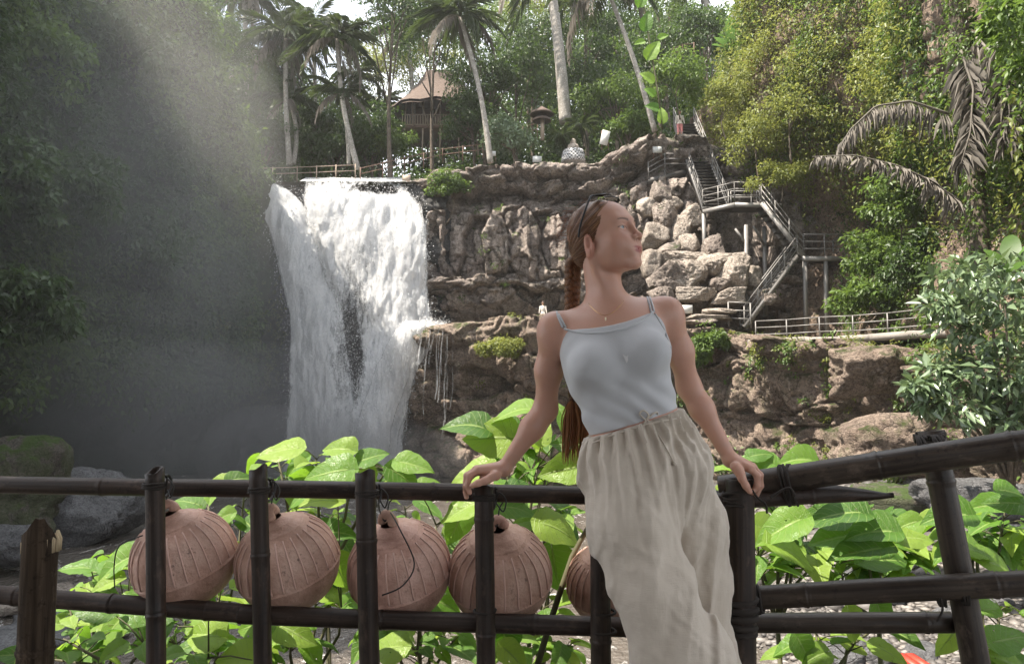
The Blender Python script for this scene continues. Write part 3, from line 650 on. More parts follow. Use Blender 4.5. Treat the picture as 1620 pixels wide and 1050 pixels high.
# thin side veil down the face right of centre rocks
# drops thrown off the falls
P = []
for V, c in fall_pts:
    n = 9000; i = r.integers(2, V.shape[0], n); j = r.integers(0, V.shape[1], n); edge = np.abs(j / V.shape[1] - .5) * 2
    k = (c[i, j] < .55) | (r.random(n) < .35); q = V[i, j][k]
    P.append(q + r.normal(size=q.shape) * [.22, .25, .2] + [0, -.2, 0])
P = np.concatenate(P); n = len(P); L_ = .02 + .07 * r.random(n) ** 2.5
me = leaf_mesh('water_spray', P, unit(r.normal(size=(n, 3)) + [0, -1, 0]), L_, np.ones(n), M['spray'], droop=1.2, W=.55)
tag(link('water_spray', me), 'white drops of spray flying off the waterfall', kind='stuff')
# stream on top of the rock feeding the falls
def top_water(rows, name='water'):
    V = []; 
    for (x0, x1, py, Y) in rows: V.append([tuple(at(x0 + (x1 - x0) * t, py, Y)) for t in np.linspace(0, 1, 12)])
    V = np.array(V); V[..., 2] += .08 * (fbm(V[..., 0] * 2, V[..., 1] * 2) - .5)
    me = npmesh(name, V.reshape(-1, 3), grid_faces(V.shape[0], 12)[:, ::-1], M['fall'], True, {'cover': np.full(V.shape[0] * 12, .7)})
    tag(link(name, me), 'white stream running over the lip of the falls', kind='structure')
top_water([(474, 652, 287, 42.0), (478, 648, 284, 44), (484, 640, 281, 46.5)])
top_water([(388, 432, 285, 41.8), (380, 428, 282, 44), (376, 425, 279, 46)])
# ------------------------------------------------------------------ stairs, railings, hut and other built things
def kids(o, parent):      # parent keeps the child where it was built in world space
    o.parent = parent; o.matrix_parent_inverse = Matrix.Translation(-parent.location); return o
def part(mb, name, m, parent, smooth=False): return kids(mb.build(name, m, None, smooth), parent)
def bar_part(a, b, w, h, name, m, parent):
    mb = MB(); mb.bar(a, b, w, h); return part(mb, name, m, parent)
def pipe(a, b, r, name, m, parent, n=6):
    mb = MB(); mb.tube([a, b], r, n); return part(mb, name, m, parent, True)
def railing(path, parent, m, h=1.0, step=1.1, r=.026, levels=(.36, .68, 1.0), posts=True, vertical=True):
    path = [Vector(p) for p in path]
    for a, b in zip(path, path[1:]):
        for l in levels: pipe(a + Vector((0, 0, h * l)), b + Vector((0, 0, h * l)), r, 'handrail' if l == levels[-1] else 'rail', m, parent)
        if posts:
            n = max(1, round((b - a).length / step))
            for i in range(n): p = a.lerp(b, i / n); pipe(p, p + Vector((0, 0, h)), r * 1.15, 'railing_post', m, parent)
    if posts: p = path[-1]; pipe(p, p + Vector((0, 0, h)), r * 1.15, 'railing_post', m, parent)
st = empty('staircase', at(1180, 515, 33.5), 'grey steel staircase zigzagging down the rock face with pipe railings', 'staircase')
def flight(a0, a1, b0, b1, n, m=M['steel_dark']):
    """a0->a1 left stringer, b0->b1 right stringer (top to bottom)"""
    a0, a1, b0, b1 = map(Vector, (a0, a1, b0, b1))
    for p, q in ((a0, a1), (b0, b1)): bar_part(p, q, .08, .22, 'stringer', M['steel'], st)
    for i in range(n):
        t = (i + .5) / n; p = a0.lerp(a1, t); q = b0.lerp(b1, t); mb = MB(); d = (q - p)
        mb.bar(p, q, .30 if abs(d.x) > abs(d.y) else .30, .04, up=(0, 0, 1)); part(mb, 'tread', m, st)
    for p, q in ((a0, a1), (b0, b1)): railing([p, q], st, M['steel'], .95)
A0, A1, B0, B1 = at(1066, 196, 41), at(1112, 332, 36.4), at(1098, 196, 41), at(1153, 332, 36.4)
flight(A0, A1, B0, B1, 30)
lz = A1.z
pB, pC = at(1163, 352, 35.0), at(1238, 352, 35.2); pB.z = lz; pC.z = lz; pD = B1.copy(); pE = Vector((pC.x, 36.6, lz))
def deck(poly, name, m, th=.10):
    mb = MB(); n = len(poly); V = [tuple(p) for p in poly] + [(p[0], p[1], p[2] - th) for p in poly]
    mb.add(V, [np.array([list(range(n))]) if n in (3, 4) else np.zeros((0, 3), int), np.array([[n + k for k in range(n)][::-1]]) if n in (3, 4) else np.zeros((0, 3), int), np.array([[k, n + k, n + (k + 1) % n, (k + 1) % n] for k in range(n)])])
    return part(mb, name, m, st)
deck([A1, pB, pD + Vector((.15, .2, 0)), B1], 'platform', M['steel_dark']); deck([pB, pC, pE, pD + Vector((.18, .2, 0))], 'platform', M['steel_dark'])
for p, q in ((A1, pB), (pB, pC), (pC, pE)): bar_part(p - Vector((0, .02, .1)), q - Vector((0, .02, .1)), .09, .2, 'beam', M['steel'], st)
railing([A1, pB], st, M['steel'], 1.0, .9); railing([pB, at(1203, 352, 35.1).xy.to_3d() + Vector((0, 0, lz))], st, M['steel'], 1.0, 1.0); railing([pD + Vector((.18, .2, 0)), pE], st, M['steel'], 1.0, 1.0)
C0, C1 = at(1206, 354, 35.0), at(1272, 406, 34.2); C0.z = lz; D0, D1 = C0 + Vector((.1, 1.0, 0)), C1 + Vector((.1, 1.0, 0))
flight(C0, C1, D0, D1, 9)
dz = C1.z; dA, dB = C1.copy(), at(1338, 405, 34.2); dB.z = dz
deck([dA, dB, dB + Vector((0, 1.3, 0)), dA + Vector((0, 1.3, 0))], 'platform', M['steel_dark'])
bar_part(dA - Vector((.1, .03, .1)), dB - Vector((0, .03, .1)), .09, .22, 'beam', M['steel'], st)
railing([dA, dB, dB + Vector((0, 1.3, 0))], st, M['steel'], 1.05, 1.0)
E0, E1 = at(1262, 409, 34.1), at(1178, 518, 33.0); E0.z = dz; F0, F1 = E0 + Vector((.1, 1.0, 0)), E1 + Vector((.1, 1.0, 0))
flight(E0, E1, F0, F1, 16)
for (x, y0, y1, Y) in ((1273, 412, 532, 34.25), (1306, 410, 536, 34.25), (1180, 356, 512, 35.1), (1209, 358, 500, 36.2), (1113, 338, 425, 36.5), (1330, 408, 520, 35.4)):
    bar_part(at(x, y0, Y), at(x + 2, y1, Y), .16, .16, 'support_post', M['steel'], st)
bar_part(at(1163, 362, 35.0), at(1180, 385, 35.1), .08, .1, 'brace', M['steel'], st); bar_part(at(1192, 358, 35.2), at(1209, 388, 36.0), .08, .1, 'brace', M['steel'], st)
sp = [at(1026, 282, 38.4), at(1052, 268, 38.6), at(1086, 268, 38.8)]; 
railing(sp, st, M['steel'], .85, .9); deck([sp[0], sp[2], sp[2] + Vector((0, 1.5, 0)), sp[0] + Vector((0, 1.5, 0))], 'platform', M['steel_dark'], .25)
pipe(sp[1], sp[1] - Vector((0, 0, 1.8)), .06, 'support_post', M['steel_dark'], st)
gt = empty('metal_gate', at(1155, 515, 32.6), 'small pipe barrier at the foot of the steel staircase', 'gate')
railing([at(1153, 517, 32.7), at(1188, 519, 32.3)], gt, M['steel'], 1.1, .95, .03)
wr = empty('walkway_railing', at(1300, 545, 28.5), 'long pale pipe railing along the walkway on the ledge', 'railing')
wp = [at(1196, 538, 31.2), at(1245, 537, 29.9), at(1297, 534, 28.9), at(1350, 533, 27.8), at(1405, 530, 26.8), at(1482, 524, 25.2), at(1560, 520, 23.2)]
railing(wp, wr, M['steel'], .80, 1.7, .022, (.3, .66, 1.0))
mb = MB()
V = []
for a, b in zip(wp, wp[1:]): mb.bar(Vector(a) + Vector((.2, .8, -.06)), Vector(b) + Vector((.2, .8, -.06)), .25, 1.7, up=(1, 0, 0))
tag(mb.build('walkway', M['stone_paving']), 'narrow concrete walkway on the rock ledge', kind='structure')
# sign boards
def sign(px, py, Y, wpx, hpx, label, m=M['white_board'], post=.7, cat='sign', tilt=0., marks=True):
    c = at(px, py, Y); k = Y / F_; w_, h_ = wpx * k, hpx * k; s = empty('sign', c - Vector((0, 0, h_ / 2 + post)), label, cat)
    mb = MB(); mb.box(c, (w_, .03, h_), Matrix.Rotation(tilt, 4, 'Y')); part(mb, 'board', m, s)
    if post:
        for q in (-.4, .4): pipe(c + Vector((q * w_, .03, h_ / 2)), c + Vector((q * w_, .03, -h_ / 2 - post)), .025, 'post', M['timber'], s)
    return s
sign(1085, 489, 32.8, 21, 13, 'white board on posts beside the foot of the stairs', post=.35)
sign(1040, 237, 38.3, 15, 10, 'small pale sign on the rocks beside the upper stairs', post=.3)
sign(850, 252, 44, 15, 10, 'small white sign on the rock top below the umbrella shrine', post=.3)
sign(957, 218, 43, 13, 24, 'tilted white board standing in the bushes', tilt=.25, post=.3)
sign(780, 243, 44, 9, 8, 'tiny white notice beside the leaning palm', post=.3)
sign(643, 282, 42.3, 13, 10, 'brown box sign at the lip of the falls', m=M['timber_pale'], post=.2)
# fences of split bamboo along the cliff top
def stick_fence(pts, label, h=.9, step=1.3, m=M['timber'], rails=(.95, .5), r=.035):
    f = empty('wooden_fence', pts[0], label, 'fence')
    for a, b in zip(pts, pts[1:]):
        n = max(1, round((b - a).length / step))
        for l in rails: pipe(a + Vector((0, 0, h * l)), b + Vector((0, 0, h * l)), r * .8, 'rail', m, f, 5)
        for i in range(n + 1): p = a.lerp(b, i / n) ; pipe(p - Vector((0, 0, .2)), p + Vector((0, 0, h * 1.03)), r, 'fence_post', m, f, 5)
stick_fence([at(392, 286, 45), at(470, 284, 45), at(562, 280, 45)], 'thin bamboo fence along the stream above the falls', .8, m=M['timber_pale'])
stick_fence([at(570, 285, 43.5), at(640, 268, 44.5), at(700, 254, 45), at(764, 246, 45.5)], 'dark wooden fence climbing towards the leaning palm', .75)
stick_fence([at(780, 235, 47), at(850, 215, 48)], 'short wooden fence in the bushes behind the palm', .9)
# hut on stilts
def hut():
    Y = 59; c = at(700, 200, Y); k = Y / F_; h = empty('thatched_hut', c - Vector((0, 0, 2.5)), 'dark thatched hut on stilts among the trees with a slatted balcony', 'hut')
    n, m_ = 40, 14; V = []; zt = at(700, 112, Y).z; ze = at(700, 180, Y).z
    for j in range(m_ + 1):
        t = j / m_
        for i in range(n):
            a = i / n * 2 * PI; sx = 1.2 + 3.2 * t + .5 * t ** 3; sy = .15 + 3.2 * t
            x = math.copysign(abs(math.cos(a)) ** .75, math.cos(a)) * sx; y = math.copysign(abs(math.sin(a)) ** .75, math.sin(a)) * sy
            z = zt - (zt - ze) * (t ** .72) - 1.7 * t ** 2 * max(0, -math.cos(a)) ** 3 + .12 * math.sin(i * 2.3 + j) * t
            V.append((c.x + x - .2, c.y + y, z))
    mb = MB(); kk = np.arange(n); F = [np.stack([j * n + kk, (j + 1) * n + kk, (j + 1) * n + (kk + 1) % n, j * n + (kk + 1) % n], 1) for j in range(m_)]
    mb.add(V, F); V2 = np.array(V); V2[:, 2] -= .25; mb.add(V2, [f[:, ::-1] for f in F]); part(mb, 'roof', M['thatch'], h, True)
    fz = at(690, 214, Y).z
    mb = MB(); mb.box((c.x + .1, c.y + .3, fz), (6.2, 4.6, .25)); part(mb, 'floor', M['timber'], h)
    mb = MB(); mb.box((c.x + .4, c.y + 1.0, (fz + ze) / 2 + .2), (5.0, 2.6, ze - fz + .3)); part(mb, 'wall', M['timber'], h)
    for x in (-2.9, -1.4, 0, 1.5, 3.0):
        pipe((c.x + x, c.y - 1.9, fz - 2.6), (c.x + x * .93, c.y - 1.9, ze + .2), .07, 'post', M['timber_pale'], h)
        pipe((c.x + x, c.y + 1.9, fz - 2.6), (c.x + x, c.y + 1.9, ze), .09, 'post', M['timber'], h)
    for z in (.15, .95): bar_part((c.x - 3, c.y - 2.0, fz + z), (c.x + 3.1, c.y - 2.0, fz + z), .07, .07, 'balcony_rail', M['timber_pale'], h)
    for i in range(31): x = c.x - 2.95 + i * .2; bar_part((x, c.y - 2.03, fz + .15), (x, c.y - 2.03, fz + .95), .09, .02, 'slat', M['timber_pale'], h)
    for s in (-1, 1): pipe((c.x + s * .6 - 1.5, c.y - 2.1, fz), (c.x + s * .25 - 1.9, c.y - 2.3, ze + .6), .05, 'brace', M['timber_pale'], h)
hut()
def shrine():
    Y = 46; b = at(858, 222, Y); s = empty('umbrella_shrine', b, 'small two tier thatched umbrella shrine on a pale post', 'shrine')
    pipe(b, at(858, 184, Y), .13, 'post', M['timber_pale'], s, 8)
    for (py, w1, hh) in ((180, .78, .5), (190, .62, .22)):
        c = at(857, py, Y); mb = MB(); mb.lathe([(.02, c.z + hh), (w1 * .35, c.z + hh * .62), (w1 * .8, c.z + .1), (w1, c.z - .06), (w1 * .9, c.z - .1), (.1, c.z + .1)], 18)
        o = part(mb, 'roof', M['thatch'], s, True); o.data.transform(Matrix.Translation((c.x, c.y, 0)))
shrine()
def statue():
    Y = 43.5; b = at(907, 250, Y); s = empty('shrine_statue', b - Vector((0, 0, .3)), 'stone statue wrapped in a grey checked cloth on the cliff top', 'statue')
    mb = MB(); mb.lathe([(.01, 0), (.75, 0), (.72, .25), (.66, .55), (.60, .75), (.01, .76)], 20); o = part(mb, 'cloth', None, s, True)
    g = NG('checked_cloth'); ck = g.n('ShaderNodeTexChecker'); g.set(ck.inputs[0], g.coord('Object')); ck.inputs['Scale'].default_value = 9; ck.inputs[1].default_value = (.5, .5, .5, 1); ck.inputs[2].default_value = (.08, .08, .08, 1)
    o.data.materials.clear(); o.data.materials.append(g.done(g.bsdf(ck.outputs[0], .9))); o.data.transform(Matrix.Translation(b - Vector((0, 0, .3))))
    mb = MB(); mb.lathe([(.01, .74), (.34, .76), (.36, .95), (.28, 1.1), (.16, 1.18), (.19, 1.3), (.14, 1.42), (.02, 1.5)], 14); o = part(mb, 'figure', M['boulder_tan'], s, True); o.data.transform(Matrix.Translation(b - Vector((0, 0, .3))))
statue()
# ------------------------------------------------------------------ boulders
def boulder(name, c, size, m, label, seed, cat='boulder', group=None, blk=.5, sub=4, rz=0.):
    import bmesh
    bm = bmesh.new(); bmesh.ops.create_icosphere(bm, subdivisions=sub, radius=1); V = np.array([v.co[:] for v in bm.verts])
    me = bpy.data.meshes.new(name); bm.to_mesh(me); bm.free()
    rr_ = np.random.default_rng(seed + 77); npl = 9 + int(6 * rr_.random()); pn = unit(np.concatenate([rr_.normal(size=(npl, 3)), np.eye(3) + .12 * rr_.normal(size=(3, 3)), -np.eye(3) + .12 * rr_.normal(size=(3, 3))])); pd = np.concatenate([.72 + .30 * rr_.random(npl), .80 + .2 * rr_.random(6)])
    pw = 5 + 60 * blk ** 2; q = V / (np.maximum(0, V @ pn.T / pd) ** pw).sum(1, keepdims=True) ** (1 / pw)
    n = fbm(V[:, 0] * 1.3 + seed, V[:, 1] * 1.3, V[:, 2] * 1.3, seed=seed) - .5; n2 = fbm(V[:, 0] * 5 + seed, V[:, 1] * 5, V[:, 2] * 5, seed=seed + 4) - .5
    q = q * (1 + (.55 - .35 * blk) * n + .11 * n2)[:, None]; q = q * (1 - .06 * (vnoise(V[:, 0] * 9, V[:, 1] * 9, V[:, 2] * 9, seed) > .62))[:, None]
    a = rz; Rz = np.array([[math.cos(a), -math.sin(a), 0], [math.sin(a), math.cos(a), 0], [0, 0, 1]])
    q = (q * np.array(size)) @ Rz.T
    me.vertices.foreach_set('co', q.astype(np.float32).ravel()); me.update(); me.materials.append(m)
    for p in me.polygons: p.use_smooth = True
    return tag(link(name, me, None, Vector(c)), label, cat, group)
boulder('boulder', at(132, 800, 22) + Vector((0, 0, -.1)), (1.95, 1.5, 1.45), M['boulder_grey'], 'big rounded grey boulder at the left edge of the pool', 2, blk=.2, sub=5)
boulder('boulder', at(20, 770, 20) + Vector((-.4, 0, -.2)), (2.1, 1.6, 1.9), M['boulder_moss'], 'brown boulder with a green mossy top at the far left', 5, blk=.12, sub=5)
boulder('boulder', at(20, 860, 18), (.9, .8, .55), M['boulder_grey'], 'dark low boulder in front of the mossy one', 9)
boulder('boulder', at(1415, 705, 20), (1.5, 1.2, .85), M['cliff_low'], 'brown sloping boulder behind the bamboo top rail', 12, sub=5)
boulder('boulder', at(1385, 585, 24.2), (1.35, .9, .75), M['cliff_low'], 'rounded mossy boulder on the ledge below the railing', 14, sub=5)
boulder('boulder', at(1420, 800, 15), (1.0, .8, .5), M['boulder_moss'], 'mossy flat stone behind the fence on the right', 15)
boulder('boulder', at(1560, 790, 14), (1.5, .9, .45), M['boulder_grey'], 'grey slab rock near the right edge by the wall', 16)
r = np.random.default_rng(4)
blocks = [(1062, 440, 33.8, 26, 19, 'broad pale block left of the lower flight'), (1098, 430, 34.0, 20, 15, 'pale block in the middle of the sandy pile'), (1130, 418, 34.3, 20, 17, 'pale squarish block right of the middle of the pile'), (1128, 392, 35.2, 13, 17, 'upright pale block on top of the pile'), (1160, 430, 33.8, 19, 22, 'large rounded sandy block beside the support post'),
          (1085, 412, 35.3, 34, 10, 'long flat pale slab on the sandy pile'), (1048, 470, 33.2, 18, 13, 'sandy block near her shoulder'), (1100, 466, 33.4, 26, 10, 'low wide block above the white board'), (1150, 470, 33.2, 20, 10, 'low block at the foot of the lower flight'), (1052, 345, 37.4, 15, 22, 'tall sandy block right of her face'), (1075, 365, 37, 13, 20, 'narrow sandy block below the side platform'),
          (1093, 345, 37, 13, 16, 'small grey block behind the upper support post'), (1045, 308, 37.9, 14, 15, 'sandy block left of the long flight'), (1062, 325, 37.6, 18, 9, 'flat projecting slab left of the long flight'), (1190, 440, 34.6, 14, 16, 'shaded block between the support posts'), (1205, 470, 33.6, 15, 11, 'shaded block behind the lower steps'), (1122, 502, 32.3, 30, 4, 'thin flat slab beside the white board'), (1137, 493, 32.5, 22, 4, 'thin slab in front of the pipe barrier'),
          (1105, 509, 32.2, 18, 4, 'lowest thin slab at the ledge edge'), (1022, 330, 38.2, 14, 13, 'rock block just beside her forehead'), (1035, 372, 37.2, 14, 16, 'cracked sandy block right of her chin'), (1058, 400, 36.2, 16, 14, 'sandy block above the long slab'), (1090, 385, 36.3, 15, 12, 'grey block behind the top of the pile'), (1030, 420, 35.6, 14, 20, 'shaded block between her neck and the pile'), (1140, 450, 33.6, 14, 10, 'wedge shaped block in the sandy pile'), (1080, 452, 33.6, 15, 9, 'small sandy wedge in the pile')]
for i, (x, y, Y, a, b, lb) in enumerate(blocks):
    k = Y / F_
    boulder('rock_block', at(x, y, Y + .35), (a * k * (1.15 + .3 * r.random()), min(a, b) * k * 1.3 + .35, b * k * (1.2 + .25 * r.random())), M['boulder_tan'] if i % 3 else M['cliff'], lb, 100 + i, 'rock', 'sandy rock blocks under the staircase', .9, 5 if i < 12 else 4, (r.random() - .5) * .7)
RS = ['%s river stone on the gravel bank, %s behind the fence' % (a, b) for a, b in zip(['rounded', 'flat', 'small', 'pale', 'dark', 'broad', 'low', 'smooth', 'angular', 'half buried', 'long'], ['first from the left', 'second from the left', 'third from the left', 'fourth from the left', 'fifth from the left', 'in the middle', 'fifth from the right', 'fourth from the right', 'third from the right', 'second from the right', 'last'])]
for i in range(11):
    x = 1330 + 28 * i + r.normal() * 6; Y = 12.5 + 6 * r.random(); p = atz(x, 900, WATER + .3); Y = 11 + 7 * r.random(); q = at(x, 800, Y); z = float(bank_z(np.array(q.x), np.array(Y)))
    s_ = .18 + .32 * r.random(); boulder('river_stone', (q.x, Y, z + s_ * .2), (s_ * 1.3, s_, s_ * .6), M['boulder_grey'], RS[i], 200 + i, 'stone', 'large stones on the gravel bank', .4, 3, r.random() * 3)
for i, (x, y, s_) in enumerate([(20, 960, .75), (70, 985, .55), (115, 1015, .5), (25, 1020, .7), (180, 935, .4), (165, 985, .45), (250, 925, .35)]):
    p = atz(x, y, WATER + .12); boulder('river_slab', p + Vector((0, .3, 0)), (s_ * 1.4, s_, s_ * .28), M['boulder_tan' if i % 2 == 0 else 'boulder_grey'], ['flat pale slab at the waterline behind the short post', 'long grey slab beside the short post', 'pale slab behind the bottom leaves', 'pale slab in the bottom left corner', 'small slab showing through the left leaves', 'grey slab under the lower rail', 'pale slab below the first lantern'][i], 220 + i, 'rock', None, .7, 3, r.random())
# pebbles of the bank (one mass)
n = 9000; xs = rng.uniform(1.2, 10, n * 3); ys = rng.uniform(7, 17, n * 3) ; zb = bank_z(xs, ys); k = (zb > WATER - .03); xs, ys, zb = xs[k][:n], ys[k][:n], zb[k][:n]; n = len(xs)
import bmesh as _bm
b_ = _bm.new(); _bm.ops.create_icosphere(b_, subdivisions=1, radius=1); bv = np.array([v.co[:] for v in b_.verts]); bf = np.array([[v.index for v in f.verts] for f in b_.faces]); b_.free()
s = (.035 + .07 * rng.random(n) ** 2)[:, None, None]; sc3 = np.stack([1 + .5 * rng.random(n), .7 + .3 * rng.random(n), .38 + .2 * rng.random(n)], 1)[:, None, :]
an = rng.random(n) * 6.28; ca, sa = np.cos(an)[:, None], np.sin(an)[:, None]; W_ = bv[None] * s * sc3; X_ = W_[..., 0] * ca - W_[..., 1] * sa; Y_ = W_[..., 0] * sa + W_[..., 1] * ca
V = np.stack([X_ + xs[:, None], Y_ + ys[:, None], W_[..., 2] + zb[:, None] + .01], -1); F = bf[None] + (np.arange(n) * len(bv))[:, None, None]
g = NG('pebbles'); t = g.attr('tint'); M['pebble'] = g.done(g.bsdf(g.ramp(t, [(0, (.035, .032, .03)), (.5, (.10, .09, .082)), (1, (.22, .20, .18))]), .6, g.bump(g.noise(g.coord('Position'), 60, 3), .4, .01)))
me = npmesh('gravel', V.reshape(-1, 3), F.reshape(-1, 3), M['pebble'], True, {'tint': np.repeat(rng.random(n), len(bv))})
tag(link('gravel', me), 'grey river pebbles on the bank', kind='stuff')
# rubble between the bank and the foot of the ledge (one mass)
n = 2600; xs = rng.uniform(0, 16, n * 3); ys = rng.uniform(14, 31, n * 3); zb = bank_z(xs, ys); k = (zb > WATER - .1) & (xs < ys * .75); xs, ys, zb = xs[k][:n], ys[k][:n], zb[k][:n]; n = len(xs)
s = (.06 + .30 * rng.random(n) ** 3)[:, None, None]; sc3 = np.stack([1 + .5 * rng.random(n), .7 + .3 * rng.random(n), .45 + .25 * rng.random(n)], 1)[:, None, :]
an = rng.random(n) * 6.28; ca, sa = np.cos(an)[:, None], np.sin(an)[:, None]; W_ = (bv[None] * (.8 + .4 * rng.random((n, len(bv), 1)))) * s * sc3; X_ = W_[..., 0] * ca - W_[..., 1] * sa; Y_ = W_[..., 0] * sa + W_[..., 1] * ca
V = np.stack([X_ + xs[:, None], Y_ + ys[:, None], W_[..., 2] + zb[:, None] + .02], -1); F = bf[None] + (np.arange(n) * len(bv))[:, None, None]
tag(link('rubble', npmesh('rubble', V.reshape(-1, 3), F.reshape(-1, 3), M['pebble'], False, {'tint': np.repeat(rng.random(n), len(bv))})), 'grey rubble at the foot of the ledge', kind='stuff')
# ------------------------------------------------------------------ palms and trees
def frond_mesh(name, seed, pairs=30, droop=.55, L=.30, m=M['palm_leaf'], leaf_droop=.5, ragged=0.):
    r = np.random.default_rng(seed); mb = MB(); t = np.linspace(0, 1, 10)
    def rach(t): return np.stack([t - .12 * t ** 3, .06 * np.sin(t * 2 + seed) * t, .35 * t - (droop + .35) * t ** 2], -1)
    mb.tube(rach(t), list(.012 * (1 - t * .85)), 4)
    tt = np.repeat(np.linspace(.14, .99, pairs), 2) + r.normal(size=pairs * 2) * .006; sd = np.tile([-1., 1.], pairs)
    if ragged: k = r.random(len(tt)) > ragged; tt, sd = tt[k], sd[k]
    B = rach(tt); ln = L * (np.sin(np.clip(tt, 0, 1) ** .8 * PI * .93 + .12) * .85 + .2) * (.8 + .4 * r.random(len(tt)))
    d = unit(np.stack([.45 + .3 * tt + .1 * r.random(len(tt)), sd * (.9 - .25 * leaf_droop), -leaf_droop * (.6 + .8 * r.random(len(tt)))], 1))
    mid = B + d * (ln * .5)[:, None] + [0, 0, .015]; tip = B + d * ln[:, None] - np.stack([0 * tt, 0 * tt, ln * leaf_droop * .6], 1)
    wv = np.cross(d, [0, 0, 1.]); wv = unit(wv + r.normal(size=wv.shape) * .25) * .013
    V = np.stack([B, mid + wv, tip, mid - wv], 1).reshape(-1, 3); i = np.arange(len(tt))[:, None] * 4
    mb.add(V, np.concatenate([i + [0, 1, 2], i + [0, 2, 3]]))
    return mb.mesh(name, m)
FR = [frond_mesh('frond', k, 30, .35 + .2 * k, .30, leaf_droop=.35 + .2 * k) for k in range(4)]
FRD = [frond_mesh('frond', 10 + k, 26, .75 + .1 * k, .26, M['palm_dry'], .9, .12) for k in range(2)]
def trunk_tube(a, b, r0, r1, bend=.0, n=12, rings=0.):
    a, b = Vector(a), Vector(b); pts = []; side = Vector((1, .3, 0)); rad = []
    for i in range(n + 1):
        t = i / n; pts.append(a.lerp(b, t) + side * bend * math.sin(PI * t)); rad.append(r0 * (1 - t) ** 1.5 * .35 + (r0 * .65 * (1 - t) + r1 * t) + (.003 * (i % 2) if rings else 0))
    return pts, rad
def palm(base, top, r0, r1, fl, nf, label, group=None, bend=.3, dry=3, seed=0, rot=0.):
    base, top = Vector(base), Vector(top); r = np.random.default_rng(seed)
    o = empty('palm_tree', base, label, 'palm tree', group); mb = MB(); p, rd = trunk_tube(base, top, r0, r1, bend, 26, 1.); mb.tube(p, rd, 8); part(mb, 'trunk', M['trunk_palm'], o, True)
    for i in range(nf):
        a = i * 2.39996 + rot; el = 1.15 - 1.35 * (i / nf) + r.normal() * .12; f = FRD[i % 2] if i >= nf - dry else FR[int(r.integers(4))]
        s = fl * (.85 + .3 * r.random()) * (.8 if i < 3 else 1)
        q = link('frond', f, o); q.location = top - base; q.rotation_euler = (r.normal() * .2, -el * (.9 if i < nf - dry else 1.2) + (.0 if i < nf - dry else .1), a); q.scale = (s,) * 3
    return o
palm(at(566, 268, 45.5), at(533, 62, 44.5), .19, .12, 2.7, 22, 'tall slim palm with drooping crown above the falls', bend=-.25, seed=1)
palm(at(552, 262, 46.5), at(540, 150, 46), .13, .10, 2.2, 14, 'short palm growing beside the slim one at the falls', bend=.1, seed=2)
palm(at(776, 258, 43.5), at(728, 28, 43), .19, .12, 2.8, 22, 'leaning palm with a pale trunk rising from the rock', bend=.25, seed=3)
palm(at(1036, 208, 41), at(955, -30, 41), .17, .12, 3.4, 20, 'thin pale palm trunk leaning left near the stair top', bend=.2, seed=4, rot=1.)
palm(at(895, 195, 47), at(866, -60, 47), .42, .30, 4.0, 18, 'thick grey palm trunk behind the statue', bend=.1, seed=5)
palm(at(458, 262, 48), at(452, 62, 48), .20, .14, 3.2, 22, 'palm with short upright crown left of the slim one', bend=-.1, seed=6)
palm(at(464, 260, 48.6), at(458, 158, 48.8), .17, .13, 2.0, 12, 'second low palm against the left palm trunk', seed=7)
palm(at(388, 262, 51), at(386, -8, 51), .22, .16, 3.6, 20, 'tallest left palm with a bare pole trunk against the sky', bend=.1, seed=8)
palm(at(655, 200, 60), at(643, 48, 60), .20, .15, 3.4, 18, 'distant palm trunk standing behind the hut roof', bend=.1, seed=9)
palm(at(1120, 100, 52), at(1108, -40, 52), .24, .18, 3.4, 14, 'pale trunk at the top above the stairs', seed=10)
palm(at(428, 250, 56), at(415, 90, 56), .2, .15, 3.4, 18, 'far feathery palm among the left trees', seed=11)
palm(at(492, 250, 58), at(492, 40, 58), .2, .15, 3.6, 18, 'far palm behind the two front palms', seed=12, rot=.7)
for i, (x, y, Y, s, m_) in enumerate([(420, 265, 46, 1.2, 0), (605, 165, 58, 2.6, 1), (890, 215, 44, 1.3, 1), (920, 200, 45, 1.6, 0), (560, 120, 56, 2.8, 0)]):
    o = empty('young_palm', at(x, y, Y), ['young palm by the stream left of the falls', 'yellowing palm crown left of the hut', 'small bright palm beside the checked statue', 'young palm behind the tilted board', 'palm crown behind the slim trunk'][i], 'palm')
    for j in range(13):
        q = link('frond', FR[j % 4], o); q.rotation_euler = (0, -.9 + .08 * j, j * 2.4); q.scale = (s * .8,) * 3
